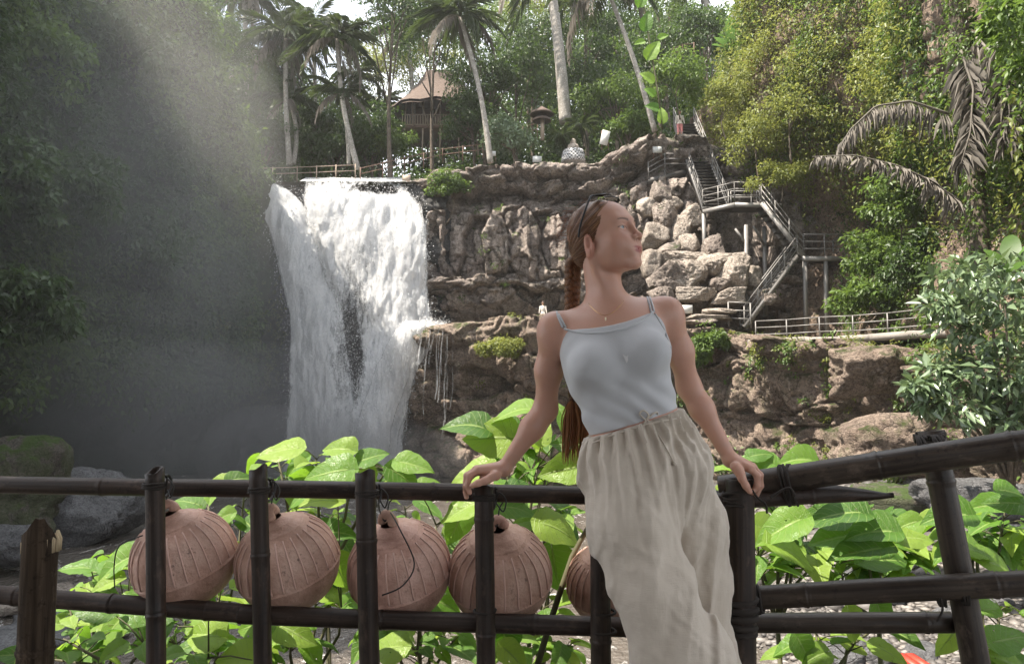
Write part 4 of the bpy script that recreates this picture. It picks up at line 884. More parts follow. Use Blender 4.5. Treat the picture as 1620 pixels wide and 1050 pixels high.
def tree(px, py, Y, rx, rz, label, m, L=.32, seed=0, group=None, drop=None, ncl=34, per=120, name='tree', trunk=True, tint=0., r_cl=None):
    """crown centre at (px,py) on the plane Y, radii in metres"""
    r = np.random.default_rng(seed + 500); c = np.array(at(px, py, Y)); zg = float(plateau_z(c[0], c[1])) - .4 if drop is None else c[2] - drop
    o = empty(name, (c[0], c[1], zg), label, 'tree' if name == 'tree' else 'shrub', group)
    d = unit(r.normal(size=(ncl, 3))); d[:, 2] = np.where(d[:, 2] < -.5, -d[:, 2], d[:, 2])
    rad = (.45 + .6 * r.random((ncl, 1))); Cn = c + d * rad * [rx, rx, rz]; Rd = (r_cl or .34 * min(rx, rz) + .15) * (.6 + .8 * r.random(ncl))
    P, N, idx = clumps(Cn, Rd, per, r=r, shell=.35, flat=.7)
    t = np.clip(.55 * r.random(ncl)[idx] + .45 * r.random(len(P)) + tint, 0, 1)
    kids(link('crown', leaf_mesh('crown', P, N, L * (.6 + .7 * r.random(len(P))), t, m, r=r, droop=.6)), o)
    if trunk:
        mb = MB(); b = Vector((c[0], c[1], zg)); tp = Vector(c) + Vector((0, 0, rz * .2)); p, rd = trunk_tube(b, tp, (.05 * rx + .08) if name == 'tree' else .03 * rx, .04 if name == 'tree' else .012, r.normal() * .3, 8); mb.tube(p, rd, 7)
        for k in range(7):
            s_ = p[4 + k % 4]; e = Vector(Cn[k * 3 % ncl]); mb.tube([s_, s_.lerp(e, .5) + Vector((0, 0, .2)), e], [.06, .04, .015] if name == 'tree' else [.02, .014, .006], 5)
        part(mb, 'trunk', M['trunk'], o, True)
    return o
D, MI, OL, GL = M['foliage_dark'], M['foliage_mid'], M['foliage_olive'], M['foliage_glossy']
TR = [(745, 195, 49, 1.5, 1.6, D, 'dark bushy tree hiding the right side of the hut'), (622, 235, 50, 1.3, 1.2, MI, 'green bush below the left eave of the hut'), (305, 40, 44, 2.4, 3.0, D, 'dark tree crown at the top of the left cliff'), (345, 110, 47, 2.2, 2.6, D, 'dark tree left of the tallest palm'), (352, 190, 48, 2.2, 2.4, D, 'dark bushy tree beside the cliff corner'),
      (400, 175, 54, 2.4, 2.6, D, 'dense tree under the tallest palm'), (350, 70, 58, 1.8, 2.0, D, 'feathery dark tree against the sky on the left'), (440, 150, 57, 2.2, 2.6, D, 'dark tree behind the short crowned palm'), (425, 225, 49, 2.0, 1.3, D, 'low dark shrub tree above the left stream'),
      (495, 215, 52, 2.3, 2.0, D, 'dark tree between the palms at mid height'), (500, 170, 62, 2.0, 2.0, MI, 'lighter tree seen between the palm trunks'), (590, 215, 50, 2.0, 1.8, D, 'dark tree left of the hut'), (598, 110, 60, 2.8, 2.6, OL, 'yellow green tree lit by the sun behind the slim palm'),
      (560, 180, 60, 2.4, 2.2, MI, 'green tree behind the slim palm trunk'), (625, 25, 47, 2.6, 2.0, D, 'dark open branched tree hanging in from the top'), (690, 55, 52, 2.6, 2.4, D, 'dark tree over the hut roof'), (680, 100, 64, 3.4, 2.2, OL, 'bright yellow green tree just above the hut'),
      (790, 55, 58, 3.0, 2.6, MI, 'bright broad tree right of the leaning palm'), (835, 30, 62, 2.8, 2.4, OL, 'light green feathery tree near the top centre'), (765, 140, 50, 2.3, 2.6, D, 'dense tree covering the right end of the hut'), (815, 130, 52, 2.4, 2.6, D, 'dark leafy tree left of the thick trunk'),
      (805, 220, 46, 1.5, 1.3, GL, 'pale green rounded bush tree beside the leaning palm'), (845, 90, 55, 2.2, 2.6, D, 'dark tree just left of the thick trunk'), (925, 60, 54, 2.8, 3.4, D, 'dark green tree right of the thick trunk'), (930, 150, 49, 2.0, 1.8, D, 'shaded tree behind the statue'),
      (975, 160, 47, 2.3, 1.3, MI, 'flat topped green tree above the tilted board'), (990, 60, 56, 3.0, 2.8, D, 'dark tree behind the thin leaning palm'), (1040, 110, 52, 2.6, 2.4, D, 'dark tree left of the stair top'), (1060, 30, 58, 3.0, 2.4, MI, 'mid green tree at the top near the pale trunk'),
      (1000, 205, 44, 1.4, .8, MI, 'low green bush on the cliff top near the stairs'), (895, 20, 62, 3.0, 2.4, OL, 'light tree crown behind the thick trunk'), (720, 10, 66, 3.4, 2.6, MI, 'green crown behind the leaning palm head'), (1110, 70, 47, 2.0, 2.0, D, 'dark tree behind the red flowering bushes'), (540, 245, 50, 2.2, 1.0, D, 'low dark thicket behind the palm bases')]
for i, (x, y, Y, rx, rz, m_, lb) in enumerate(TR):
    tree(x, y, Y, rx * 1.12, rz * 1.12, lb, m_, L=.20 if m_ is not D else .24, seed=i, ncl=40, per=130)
# shrubs one can tell apart
SH = [(707, 297, 40.0, 1.0, .95, MI, .17, 'leafy bush growing on the rock beside the falls', 2.), (790, 552, 33.3, 1.0, .45, OL, .14, 'straggly yellow green bush on the ledge face behind the arm', .6), (1130, 540, 31.6, .5, .35, MI, .14, 'small leafy plant at the foot of the ledge stairs', .5), (1112, 560, 31.4, .35, .8, MI, .18, 'climbing plant on the ledge beside her arm', .6),
      (1075, 130, 37.5, 1.5, 1.6, MI, .2, 'rounded bush hanging over the top of the stairs', 2), (1150, 165, 36, 1.3, 1.1, OL, .15, 'olive bush spilling over the stair rail', 2), (1200, 225, 34.5, 1.4, 1.3, OL, .14, 'sunlit bush overhanging the middle of the stairs', 2), (1250, 190, 32.5, 2.0, 1.5, OL, .14, 'broad bush on the overhang right of the stairs', 2),
      (1215, 110, 34, 2.0, 1.5, OL, .14, 'yellow green bush below the red flowers', 2), (1320, 110, 31, 2.0, 1.6, OL, .14, 'large airy bush high on the hillside', 2), (1420, 130, 27.5, 1.9, 1.5, OL, .13, 'yellowing bush above the dead palm fronds', 2), (1340, 30, 31, 2.0, 1.3, MI, .15, 'fresh green bush at the top of the hillside', 2), (1450, 40, 25, 1.8, 1.3, OL, .13, 'airy bush at the top right', 2),
      (1235, 285, 33.5, 1.4, .7, OL, .14, 'lowest trailing bush over the bare rock', 1), (1390, 410, 30.5, 1.4, 1.1, MI, .24, 'green shrub right of the stair landing', 1.5), (1425, 330, 28, 1.2, 1.6, MI, .22, 'leafy climber below the lower dead frond', 1.5), (1375, 470, 29.6, 1.3, .7, MI, .24, 'shrub behind the walkway railing', 1.), (1450, 430, 27, 1.2, 1.4, D, .2, 'dark bush behind the railing end', 1.5)]
for i, (x, y, Y, rx, rz, m_, L_, lb, dr) in enumerate(SH):
    tree(x, y, Y, rx, rz, lb, m_, L=L_, seed=100 + i, drop=dr, ncl=26, per=110, name='shrub', trunk=True)
LS = [(55, 90, 25, 1.9, 1.6, 'broad leafed bush high on the left cliff'), (190, 70, 29, 2.0, 1.7, 'leafy bush catching the light at the top of the left cliff'), (120, 300, 26, 1.7, 1.6, 'rounded bush on the left cliff inside the mist'), (310, 130, 35, 1.8, 2.2, 'bush hanging from the top corner of the left cliff'), (225, 400, 31, 1.6, 1.8, 'drooping bush in the middle of the left cliff'),
      (50, 500, 22.5, 1.3, 1.3, 'dark leafy bush low on the left cliff'), (345, 300, 37, 1.3, 2.0, 'creeper bush beside the left stream of the falls'), (20, 300, 23, 1.3, 1.8, 'bush at the left edge of the picture'), (270, 250, 32.5, 1.5, 1.6, 'bush sticking out of the left cliff below its corner')]
for i, (x, y, Y, rx, rz, lb) in enumerate(LS):
    tree(x, y, Y, rx, rz, lb, D if i % 3 else MI, L=.30, seed=300 + i, drop=1.6, ncl=22, per=75, name='shrub', trunk=False)
# banana-like upright leaves near the red flowers
def blade_mesh(name, m, L=1., W=.16, n=9, curve=.35):
    t = np.linspace(0, 1, n); w_ = W * np.sin(np.clip(t * .93 + .06, 0, 1) * PI) ** .6; x = curve * t ** 2; z = t - .35 * t ** 3 * curve
    V = np.stack([np.stack([x, -w_, z + .25 * w_], -1), np.stack([x, 0 * t, z], -1), np.stack([x, w_, z + .25 * w_], -1)], 1).reshape(-1, 3)
    f = []
    for i in range(n - 1):
        for k in range(2): a = i * 3 + k; f.append([a, a + 1, a + 4, a + 3])
    return npmesh(name, V, np.array(f), m, True)
M['banana'] = m_leaf('banana_leaf', (.05, .10, .02), (.12, .22, .05), tr=.4, use_rnd=True)
BL = blade_mesh('leaf', M['banana'])
for (x, y, Y, s, nn, lb) in ((1165, 95, 38.5, 2.2, 11, 'clump of upright banana like leaves above the stairs'), (1600, 440, 15, 1.1, 6, 'banana plant with broad leaf at the right edge')):
    o = empty('banana_plant', at(x, y, Y), lb, 'plant')
    for j in range(nn): q = link('leaf', BL, o); q.rotation_euler = (0, .15 + .3 * (j % 3), j * 2.4); q.scale = (s * (.8 + .1 * (j % 4)),) * 3
# red flowering sprays
M['red'] = m_plain('red_petals', (.55, .05, .03), .5, .3, 20); M['orange'] = m_leaf('orange_foliage', (.35, .12, .04), (.6, .28, .10), tr=.4)
for i, (x, y, Y, s, m_, lb) in enumerate([(1203, 72, 36, .5, 'red', 'upper bright red flower spray'), (1192, 95, 36, .35, 'red', 'lower bright red flower spray by the banana leaves'), (1237, 68, 35, .7, 'orange', 'salmon orange leafed bush beside the red sprays'), (1245, 30, 36.5, .8, 'orange', 'orange leafed bush under the dark roof edge'), (1310, 10, 34, .6, 'orange', 'orange flowering top of the hillside')]):
    c = np.array(at(x, y, Y)); P, N, idx = clumps(c + rng.normal(size=(7, 3)) * [s * .5, .3, s * .6], np.full(7, s * .35), 45)
    o = tag(link('flowering_bush', leaf_mesh('flowering_bush', P, N, .13, rng.random(len(P)), M[m_])), lb, 'flowers')
# dark roof edge at the top and a barrier
mb = MB(); mb.bar(at(1195, 52, 39), at(1262, 6, 39), .3, .9); mb.bar(at(1195, 60, 38.4), at(1290, -20, 38.4), .12, .16); tag(mb.build('roof_edge', M['timber']), 'dark slanting roof edge at the top above the flowers', 'roof')
stick_fence([at(1063, 95, 43), at(1080, 88, 43), at(1098, 86, 43)], 'short red brown fence above the stair top', .7, 0.8)
# dead palm fronds + creeper covered trunk on the right
o = empty('dead_palm', at(1535, 330, 17), 'leaning creeper covered trunk at the right with long dead fronds', 'palm tree')
p0, p1 = at(1552, 470, 17), at(1500, -90, 17.5); mb = MB(); p, rd = trunk_tube(p0, p1, .26, .2, .15, 14); mb.tube(p, rd, 9); part(mb, 'trunk', M['trunk'], o, True)
def long_frond(pts, ln, seed, both=True, n=80, hang=1., m=M['palm_dry'], wd=.02):
    r = np.random.default_rng(seed); T = np.array([tuple(q) for q in pts]); s = np.linspace(0, 1, len(T)); ss = np.linspace(0, 1, 24); C_ = np.stack([np.interp(ss, s, T[:, k]) for k in range(3)], 1)
    mb = MB(); mb.tube(C_, list(.035 * (1 - .8 * ss)), 5); tt = np.sort(r.random(int(n * 1.5) * (2 if both else 1))); B = np.stack([np.interp(tt, ss, C_[:, k]) for k in range(3)], 1)
    tg = unit(T[-1] - T[0]); sd = np.where(r.random(len(tt)) < .5, -1, 1)[:, None]; side = unit(np.cross(tg, [0, 0, 1.]))
    d = unit(side * sd * .45 + tg * .35 + np.array([0, 0, -1.]) * hang * (.5 + .7 * r.random((len(tt), 1))) + r.normal(size=(len(tt), 3)) * .18); l = ln * (.6 + .6 * r.random(len(tt)))[:, None] * (1 - .45 * tt[:, None])
    mid = B + d * l * .5 + side * sd * .05; tip = B + d * l + np.array([0, 0, -1]) * l * .25; wv = unit(np.cross(d, r.normal(size=d.shape))) * wd
    V = np.stack([B, mid + wv, tip, mid - wv], 1).reshape(-1, 3); i = np.arange(len(tt))[:, None] * 4; mb.add(V, np.concatenate([i + [0, 1, 2], i + [0, 2, 3]]))
    part(mb, 'frond', m, o)
long_frond([at(1500, 180, 17.2), at(1440, 160, 16.9), at(1385, 168, 16.6), at(1345, 205, 16.3), at(1328, 235, 16.2)], .62, 1, n=60, hang=1.3)
long_frond([at(1520, 320, 16.8), at(1470, 285, 16.5), at(1420, 262, 16.2), at(1350, 245, 15.8), at(1285, 248, 15.6)], .48, 2, n=60, hang=.9)
long_frond([at(1520, 80, 17), at(1540, 140, 16.6), at(1535, 210, 16.4), at(1520, 260, 16.3)], .85, 3, n=55, hang=.5)
long_frond([at(1575, 60, 16), at(1592, 120, 15.7), at(1597, 180, 15.5), at(1590, 230, 15.5)], .7, 4, n=50, hang=.55)
long_frond([at(1545, 60, 17), at(1575, 90, 16.6), at(1590, 150, 16.4)], .7, 5, n=40, hang=.8)
c0 = np.array([tuple(p0.lerp(p1, t) + Vector((0, -.1, 0))) for t in np.linspace(-.05, .85, 40)]); P, N, idx = clumps(c0 + rng.normal(size=(40, 3)) * .1, np.full(40, .30), 70)
kids(link('creeper', leaf_mesh('creeper', P, N, .11 * (.6 + .7 * rng.random(len(P))), rng.random(len(P)), M['foliage_mid'], droop=.8)), o)
# glossy pale shrub on the right
def leafy_shrub(px, py, Y, parts, L, m, label, seed, root):
    r = np.random.default_rng(seed); o = empty('shrub', root, label, 'shrub'); Cn = np.array([tuple(at(x, y, Y + r.normal() * .35)) for x, y, *_ in parts]); Rd = np.array([q[2] for q in parts])
    P, N, idx = clumps(Cn, Rd, 95, r=r, flat=.75, shell=.45); kids(link('crown', leaf_mesh('crown', P, N, L * (.6 + .7 * r.random(len(P))), np.clip(r.random(len(P)), 0, 1), m, droop=.45, W=.42, r=r)), o)
    mb = MB(); R0 = Vector(root)
    for c in Cn[::2]: e = Vector(c); mb.tube([R0, R0.lerp(e, .45) + Vector((.1, .1, .1)), e], [.05, .03, .01], 5)
    part(mb, 'stem', M['trunk'], o, True)
r = np.random.default_rng(77)
pts = [(1500, 445, .42), (1530, 430, .38), (1560, 440, .4), (1600, 430, .42), (1490, 480, .3), (1540, 480, .4), (1590, 480, .42), (1520, 520, .38), (1570, 530, .45), (1612, 540, .4), (1480, 590, .34), (1450, 610, .22), (1500, 640, .34), (1545, 590, .42), (1590, 600, .42), (1530, 650, .36), (1580, 650, .4), (1615, 630, .4), (1500, 570, .3), (1470, 640, .22), (1640, 480, .4), (1640, 580, .4), (1560, 610, .3), (1600, 670, .28)]
leafy_shrub(1540, 540, 12.5, pts, .23, M['foliage_glossy'], 'large shrub with pale glossy leaves at the right edge', 3, at(1600, 780, 13))
leafy_shrub(1600, 50, 9, [(1585, 10, .2), (1610, 20, .25), (1600, 60, .22), (1570, 40, .12), (1625, 80, .22), (1590, -10, .2), (1612, 110, .12)], .13, M['foliage_mid'], 'bright leafy branch hanging in the top right corner', 5, at(1700, -60, 9.5))
# hanging vine with round leaves
v = empty('hanging_vine', at(1008, -60, 7), 'thin dark hanging vine with round bright leaves near the top', 'vine')
pp = [at(1012, -60, 7), at(1020, 20, 7), at(1030, 80, 7), at(1040, 140, 7), at(1048, 205, 7)]; mb = MB(); mb.tube(pp, .008, 5); part(mb, 'stem', M['stem'], v, True)
# ------------------------------------------------------------------ haze and mist
def vol(name, me, dens, label, col=(.97, .96, .95), anis=.35):
    g = NG(name); x = g.n('ShaderNodeVolumePrincipled'); x.inputs['Color'].default_value = (*col, 1); x.inputs['Density'].default_value = dens; x.inputs['Anisotropy'].default_value = anis
    g.t.links.new(x.outputs[0], g.out.inputs['Volume']); me.materials.clear(); me.materials.append(g.m)
    return tag(link(name, me), label, kind='stuff')
mb = MB(); mb.box((0, 45, 22), (150, 170, 53)); vol('haze', mb.mesh('haze'), .0005, 'thin sunlit haze filling the gorge')
import bmesh
def puff(c, s, dens, rot=0.):
    bm = bmesh.new(); bmesh.ops.create_icosphere(bm, subdivisions=3, radius=1); V = [v for v in bm.verts]
    for v in V: n = float(fbm(v.co.x * 1.2 + c[0], v.co.y * 1.2, v.co.z * 1.2)) - .5; v.co *= 1 + .5 * n
    bmesh.ops.transform(bm, matrix=Matrix.Translation(Vector(c)) @ Matrix.Rotation(rot, 4, 'Y') @ Matrix.Diagonal((*s, 1)), verts=bm.verts)
    me = bpy.data.meshes.new('mist'); bm.to_mesh(me); bm.free()
    vol('mist', me, dens, 'spray mist drifting from the foot of the waterfall', anis=.2)
for (x, y, Y, s, d) in [(470, 720, 36, (5, 3, 2.6), .08), (600, 730, 36, (4, 3, 2.2), .065), (330, 700, 32, (7, 4.5, 4.2), .028), (400, 640, 33, (6, 4.5, 7), .014), (200, 690, 28, (6, 4.5, 4.5), .014), (260, 100, 27, (5.5, 4.5, 6), .0035), (210, 260, 25, (5.5, 5, 6.5), .009), (300, 320, 30, (5, 4.5, 6), .009), (110, 420, 22, (5.5, 5, 6), .006), (270, 540, 29, (6, 5, 5.5), .012), (80, 160, 21, (5, 4, 6), .005), (390, 450, 33, (3.5, 3.5, 6), .010), (150, 640, 24, (5, 4, 3.6), .012)]:
    puff(at(x, y, Y), s, d)
# ------------------------------------------------------------------ bamboo railing
def pole_mesh(name, L_, r, m, node=.34, seed=0, taper=1., point=False, ragged=False, n=18):
    r_ = np.random.default_rng(seed); zs = [0.]; ph = r_.random() * node
    nodes = [z for z in np.arange(ph, L_, node * (1 + .12 * r_.normal())) if .03 < z < L_ - .03]
    ev = [(0, 1), (.004, 1.0)]
    for z in nodes: ev += [(z - .016, 1.0), (z - .007, 1.085), (z - .002, 1.09), (z + .001, .985), (z + .005, 1.05), (z + .012, 1.0)]
    ev += [(z, 1.) for z in np.arange(.05, L_, .08)] + [(L_, 1.)]; ev = sorted(ev); zz = np.array([e[0] for e in ev]); rr = r * np.array([e[1] for e in ev]) * (1 - (1 - taper) * zz / L_)
    a = np.arange(n) / n * 2 * PI; wob = .035 * (fbm(zz[:, None] * 3 + seed, np.cos(a) * 1.1, np.sin(a) * 1.1, seed=seed) - .5) * 2
    R_ = rr[:, None] * (1 + wob); bx = .006 * np.sin(zz * 2.1 + seed) + .003 * np.sin(zz * 5 + seed * 2); by = .005 * np.sin(zz * 1.7 + seed * 3)
    X = R_ * np.cos(a) + bx[:, None]; Y = R_ * np.sin(a) + by[:, None]; Z = np.repeat(zz[:, None], n, 1)
    if point:
        k = np.clip((zz - (L_ - .16)) / .16, 0, 1)[:, None]; Y = Y * (1 - .8 * k ** 1.5) - r * .9 * k; X = X * (1 - .75 * k ** 2)
    if ragged:
        k = zz[:, None] > L_ - .012; Z = Z + k * (.003 * np.sin(a * 3 + seed) + .010 * np.cos(a + seed) + .003 * r_.random(n)) * (4 if n > 22 else 1) 
    m0 = len(zz); V = np.stack([X, Y, Z], -1).reshape(-1, 3); F = [grid_faces(m0, n)]
    k = np.arange(m0 - 1) * n; F.append(np.stack([k + n - 1, k, k + n, k + 2 * n - 1], 1))
    # hollow end
    e = (m0 - 1) * n; Vin = V[e:] * [.72, .72, 1]; Vd = Vin - [0, 0, min(.05, L_ * .2)]; b = len(V); V = np.concatenate([V, Vin, Vd, Vd.mean(0)[None], V[:n].mean(0)[None]]); q = np.arange(n); q2 = (q + 1) % n
    F.append(np.stack([e + q, e + q2, b + q2, b + q], 1)); F.append(np.stack([b + q, b + q2, b + n + q2, b + n + q], 1)); F3 = np.concatenate([np.stack([b + n + q, b + n + q2, 0 * q + b + 2 * n], 1), np.stack([q2, q, 0 * q + b + 2 * n + 1], 1)])
    me = npmesh(name, V, [F3, np.concatenate(F)], m, True); return me
def pole(name, a, b, r, m, parent, ext=(0, 0), **kw):
    a, b = Vector(a), Vector(b); a, b = a - (b - a) * ext[0], b + (b - a) * ext[1]; me = pole_mesh(name, (b - a).length, r, m, **kw); o = link(name, me); o.location = a
    o.rotation_euler = (b - a).to_track_quat('Z', 'Y').to_euler(); return kids(o, parent)
def coil(c, axis, r, turns, width, parent, m=None, seed=0, tr=.0035, name='lashing', flat=1.):
    """cord wound round a pole; c centre, axis direction"""
    rr = np.random.default_rng(seed); ax = Vector(axis).normalized(); x = ax.orthogonal().normalized(); y = ax.cross(x); n = int(turns * 16); pts = []
    for i in range(n + 1):
        t = i / n; a = t * turns * 2 * PI; q = r * (1 + .05 * math.sin(a * 3.1 + seed) + .04 * rr.random())
        pts.append(Vector(c) + x * q * math.cos(a) + y * q * math.sin(a) * flat + ax * width * (t - .5 + .08 * math.sin(a * 2.3)))
    mb = MB(); mb.tube(pts, tr, 6); return part(mb, name, m or M['cord'], parent, True)
def strand(pts, r, name, parent, m=None):
    P = [Vector(p) for p in pts]; out = []
    for i in range(len(P) - 1):
        p0, p1, p2, p3 = P[max(0, i - 1)], P[i], P[i + 1], P[min(len(P) - 1, i + 2)]
        for k in range(6):
            t = k / 6; out.append(.5 * ((2 * p1) + (p2 - p0) * t + (2 * p0 - 5 * p1 + 4 * p2 - p3) * t * t + (3 * p1 - p0 - 3 * p2 + p3) * t ** 3))
    out.append(P[-1]); mb = MB(); mb.tube(out, r, 6); return part(mb, name, m or M['wire'], parent, True)
YF = 2.22
FL = empty('bamboo_railing', at(500, 1200, YF), 'dark bamboo railing with thin upright posts left of the woman', 'railing')
pole('rail', at(-90, 762, 2.34), at(1185, 792, 2.20), .0262, M['bamboo'], FL, node=.46, seed=1, ext=(.5, 0))
pole('rail', at(-90, 929, 2.30), at(400, 971, 2.24), .0268, M['bamboo'], FL, node=.42, seed=3, ext=(1., 0))
pole('rail', at(380, 969.5, 2.245), at(1165, 1002, 2.19), .0275, M['bamboo'], FL, node=.45, seed=4)
posts = [(243, 745, 249, 1120, .0262, 2.165), (409, 740, 413, 1120, .0255, 2.155), (579, 748, 593, 1120, .0285, 2.15), (764, 771, 768, 1120, .0268, 2.145), (951, 800, 956, 1120, .0285, 2.14)]
for i, (x0, y0, x1, y1, r0, Y) in enumerate(posts):
    b = at(x1, y1 + 180, Y); t = at(x0, y0, Y); b.z = 0.0
    pole('post', b, t, r0, M['bamboo'], FL, node=.5, seed=10 + i, ragged=True)
    coil(at(x0 + (x1 - x0) * .1, [768, 775, 780, 786, 812][i], Y), (0.03, 0, 1), r0 * 1.1, 3.2, .02, FL, seed=i)
    coil(at(x0 + 14, [768, 774, 783, 788, 815][i], Y + .045), (1, 0, .02), .031, 2.2, .03, FL, seed=20 + i, m=M['wire'])
    s = at(x0 + 20, [768, 772, 784, 790, 815][i], Y + .01)
    strand([s, s + Vector((.012, -.02, .022)), s + Vector((.03, -.02, .0)), s + Vector((.022, -.02, -.03)), s + Vector((.004, 0, -.012))], .0022, 'wire_loop', FL)
coil(at(767, 966, 2.145), (0, 0, 1), .0295, 1.1, .004, FL, seed=40, tr=.004); coil(at(955, 968, 2.14), (0, 0, 1), .031, 1.1, .004, FL, seed=41, tr=.004); coil(at(955, 998, 2.14), (0, 0, 1), .031, 1.1, .004, FL, seed=42, tr=.004)
sp_ = empty('wooden_post', at(60, 1200, 1.9), 'short thick wooden post with broken top in the lower left', 'post'); b = at(55, 1200, 1.9); b.z = 0
pole('post', b, at(65, 852, 1.9), .0405, M['old_wood'], sp_, node=.6, seed=50, ragged=True, n=26)
mb = MB(); 
for i in range(16):
    a = i * 2 * PI / 16; p = at(66, 852, 1.9) + Vector((.034 * math.cos(a), .034 * math.sin(a), -.03)); hh = .035 + .014 * math.sin(a * 1.0 + 2.4) + .010 * ((i * 7) % 4) / 3
    mb.tube([p, p + Vector((.002 * math.cos(a), .002 * math.sin(a), hh * .6)), p + Vector((-.004 * math.cos(a) + .004, 0, hh))], [.0105, .009, .003], 6)
part(mb, 'splinters', M['lit_broken_wood'], sp_)
FRR = empty('bamboo_railing', at(1400, 1200, 2.0), 'thicker bamboo railing rising to the right of the woman', 'railing')
b = at(1174, 1300, 2.12); b.z = 0; t = at(1167, 757, 2.12)
pole('post', b, t, .0385, M['bamboo'], FRR, node=.4, seed=60, n=24)
pole('rail', at(1140, 774, 2.19), at(1700, 694, 1.86), .0365, M['bamboo_pale'], FRR, node=.30, seed=61, n=24, ext=(0, .7))
pole('rail', at(1110, 792, 2.15), at(1412, 771, 2.09), .0245, M['bamboo'], FRR, node=.5, seed=62, point=True)
pole('rail', at(1160, 949, 2.19), at(1700, 922, 1.90), .0325, M['bamboo_pale'], FRR, node=.36, seed=63, n=22, ext=(0, .7))
pole('rail', at(1160, 985, 2.26), at(1506, 981, 2.10), .0285, M['bamboo_pale'], FRR, node=.55, seed=64)
b = at(1560, 1150, 2.05); 
pole('post', at(1590, 1300, 2.02), at(1470, 682, 2.08), .0345, M['bamboo_pale'], FRR, node=.28, seed=65, n=22)
ra = at(1700, 694, 1.86) - at(1140, 774, 2.19); rb = at(1700, 922, 1.90) - at(1160, 949, 2.19)
for (x, y, Y, ax, rad, tn, wd, sd) in [(1247, 768, 2.125, ra, .05, 4.2, .03, 1), (1462, 716, 2.01, ra, .0405, 3.2, .022, 2), (1489, 713, 2.0, ra, .0405, 4.2, .028, 3), (1487, 934, 2.025, rb, .0365, 3.2, .020, 4), (1524, 931, 2.0, rb, .0365, 3.2, .02, 5), (1200, 947, 2.16, rb, .036, 3, .02, 6)]:
    coil(at(x, y, Y), ax, rad, tn, wd, FRR, seed=60 + sd, tr=.0042, flat=1.0 if rad < .045 else 1.25)
coil(at(1471, 690, 2.08), (-.1, 0, 1), .037, 3.2, .016, FRR, seed=71, tr=.004)
coil(at(1167, 788, 2.12), (0, 0, 1), .041, 4.2, .05, FRR, seed=72, tr=.005)
for k, (dy, tr) in enumerate([(950, .008), (962, .009), (975, .010), (988, .009), (1000, .007)]): coil(at(1170, dy, 2.12), (.05 * (k - 2), .05, 1), .043, 1.15, .012 * (-1) ** k, FRR, seed=80 + k, tr=tr, name='cloth_binding')
s = at(1190, 775, 2.06); strand([s, s + Vector((.012, -.01, -.02)), s + Vector((.03, -.015, -.035)), s + Vector((.035, -.01, -.06))], .003, 'cord_end', FRR, M['cord'])
s = at(1236, 776, 2.05); strand([s + Vector((-.03, 0, -.018)), s, s + Vector((.02, -.01, .008)), s + Vector((.032, -.01, -.014))], .004, 'cord_end', FRR, M['cord'])
s = at(1488, 945, 1.98); strand([s, s + Vector((.0, -.006, -.03)), s + Vector((-.012, 0, -.06))], .003, 'cord_end', FRR, M['cord'])
# ------------------------------------------------------------------ shell-like clay lanterns
g = NG('lantern_clay'); p = g.coord('Object'); n1 = g.noise(p, 7, 6, .65); n2 = g.noise(p, 38, 5, .7); n3 = g.noise(g.coord('Object'), 3.2, 3)
col = g.ramp(g.math('ADD', g.math('MULTIPLY', n1, .7), g.math('MULTIPLY', n3, .3)), [(.34, (.28, .14, .105)), (.5, (.56, .33, .26)), (.64, (.74, .50, .42))])
ob = g.rnd(); col = g.mix(g.math('MULTIPLY', ob, .35), col, (.34, .235, .15))
spots = g.ramp(g.math('MULTIPLY', g.ramp(n2, [(.55, 0), (.68, 1)]), g.ramp(n1, [(.45, 0), (.6, 1)])), [(.3, 0), (.9, .8)]); col = g.mix(spots, col, (.07, .045, .035))
M['clay'] = g.done(g.bsdf(col, .62, g.bump(g.math('ADD', n2, n1), .9, .009), Specular_IOR_Level=.3))
PROF = [(.02, -.95), (.3, -.93), (.60, -.82), (.82, -.60), (.95, -.36), (.99, -.20), (1.018, -.165), (1.022, -.14), (1.0, -.115), (1.0, 0), (.975, .2), (.905, .42), (.78, .61), (.60, .765), (.56, .785), (.55, .81), (.49, .83), (.38, .875), (.36, .90), (.30, .915), (.22, .94), (.17, .97), (.15, 1.0)]
M['clay_rib'] = m_plain('lantern_rib_clay', (.62, .40, .33), .6, .25, 12, .4, .004)
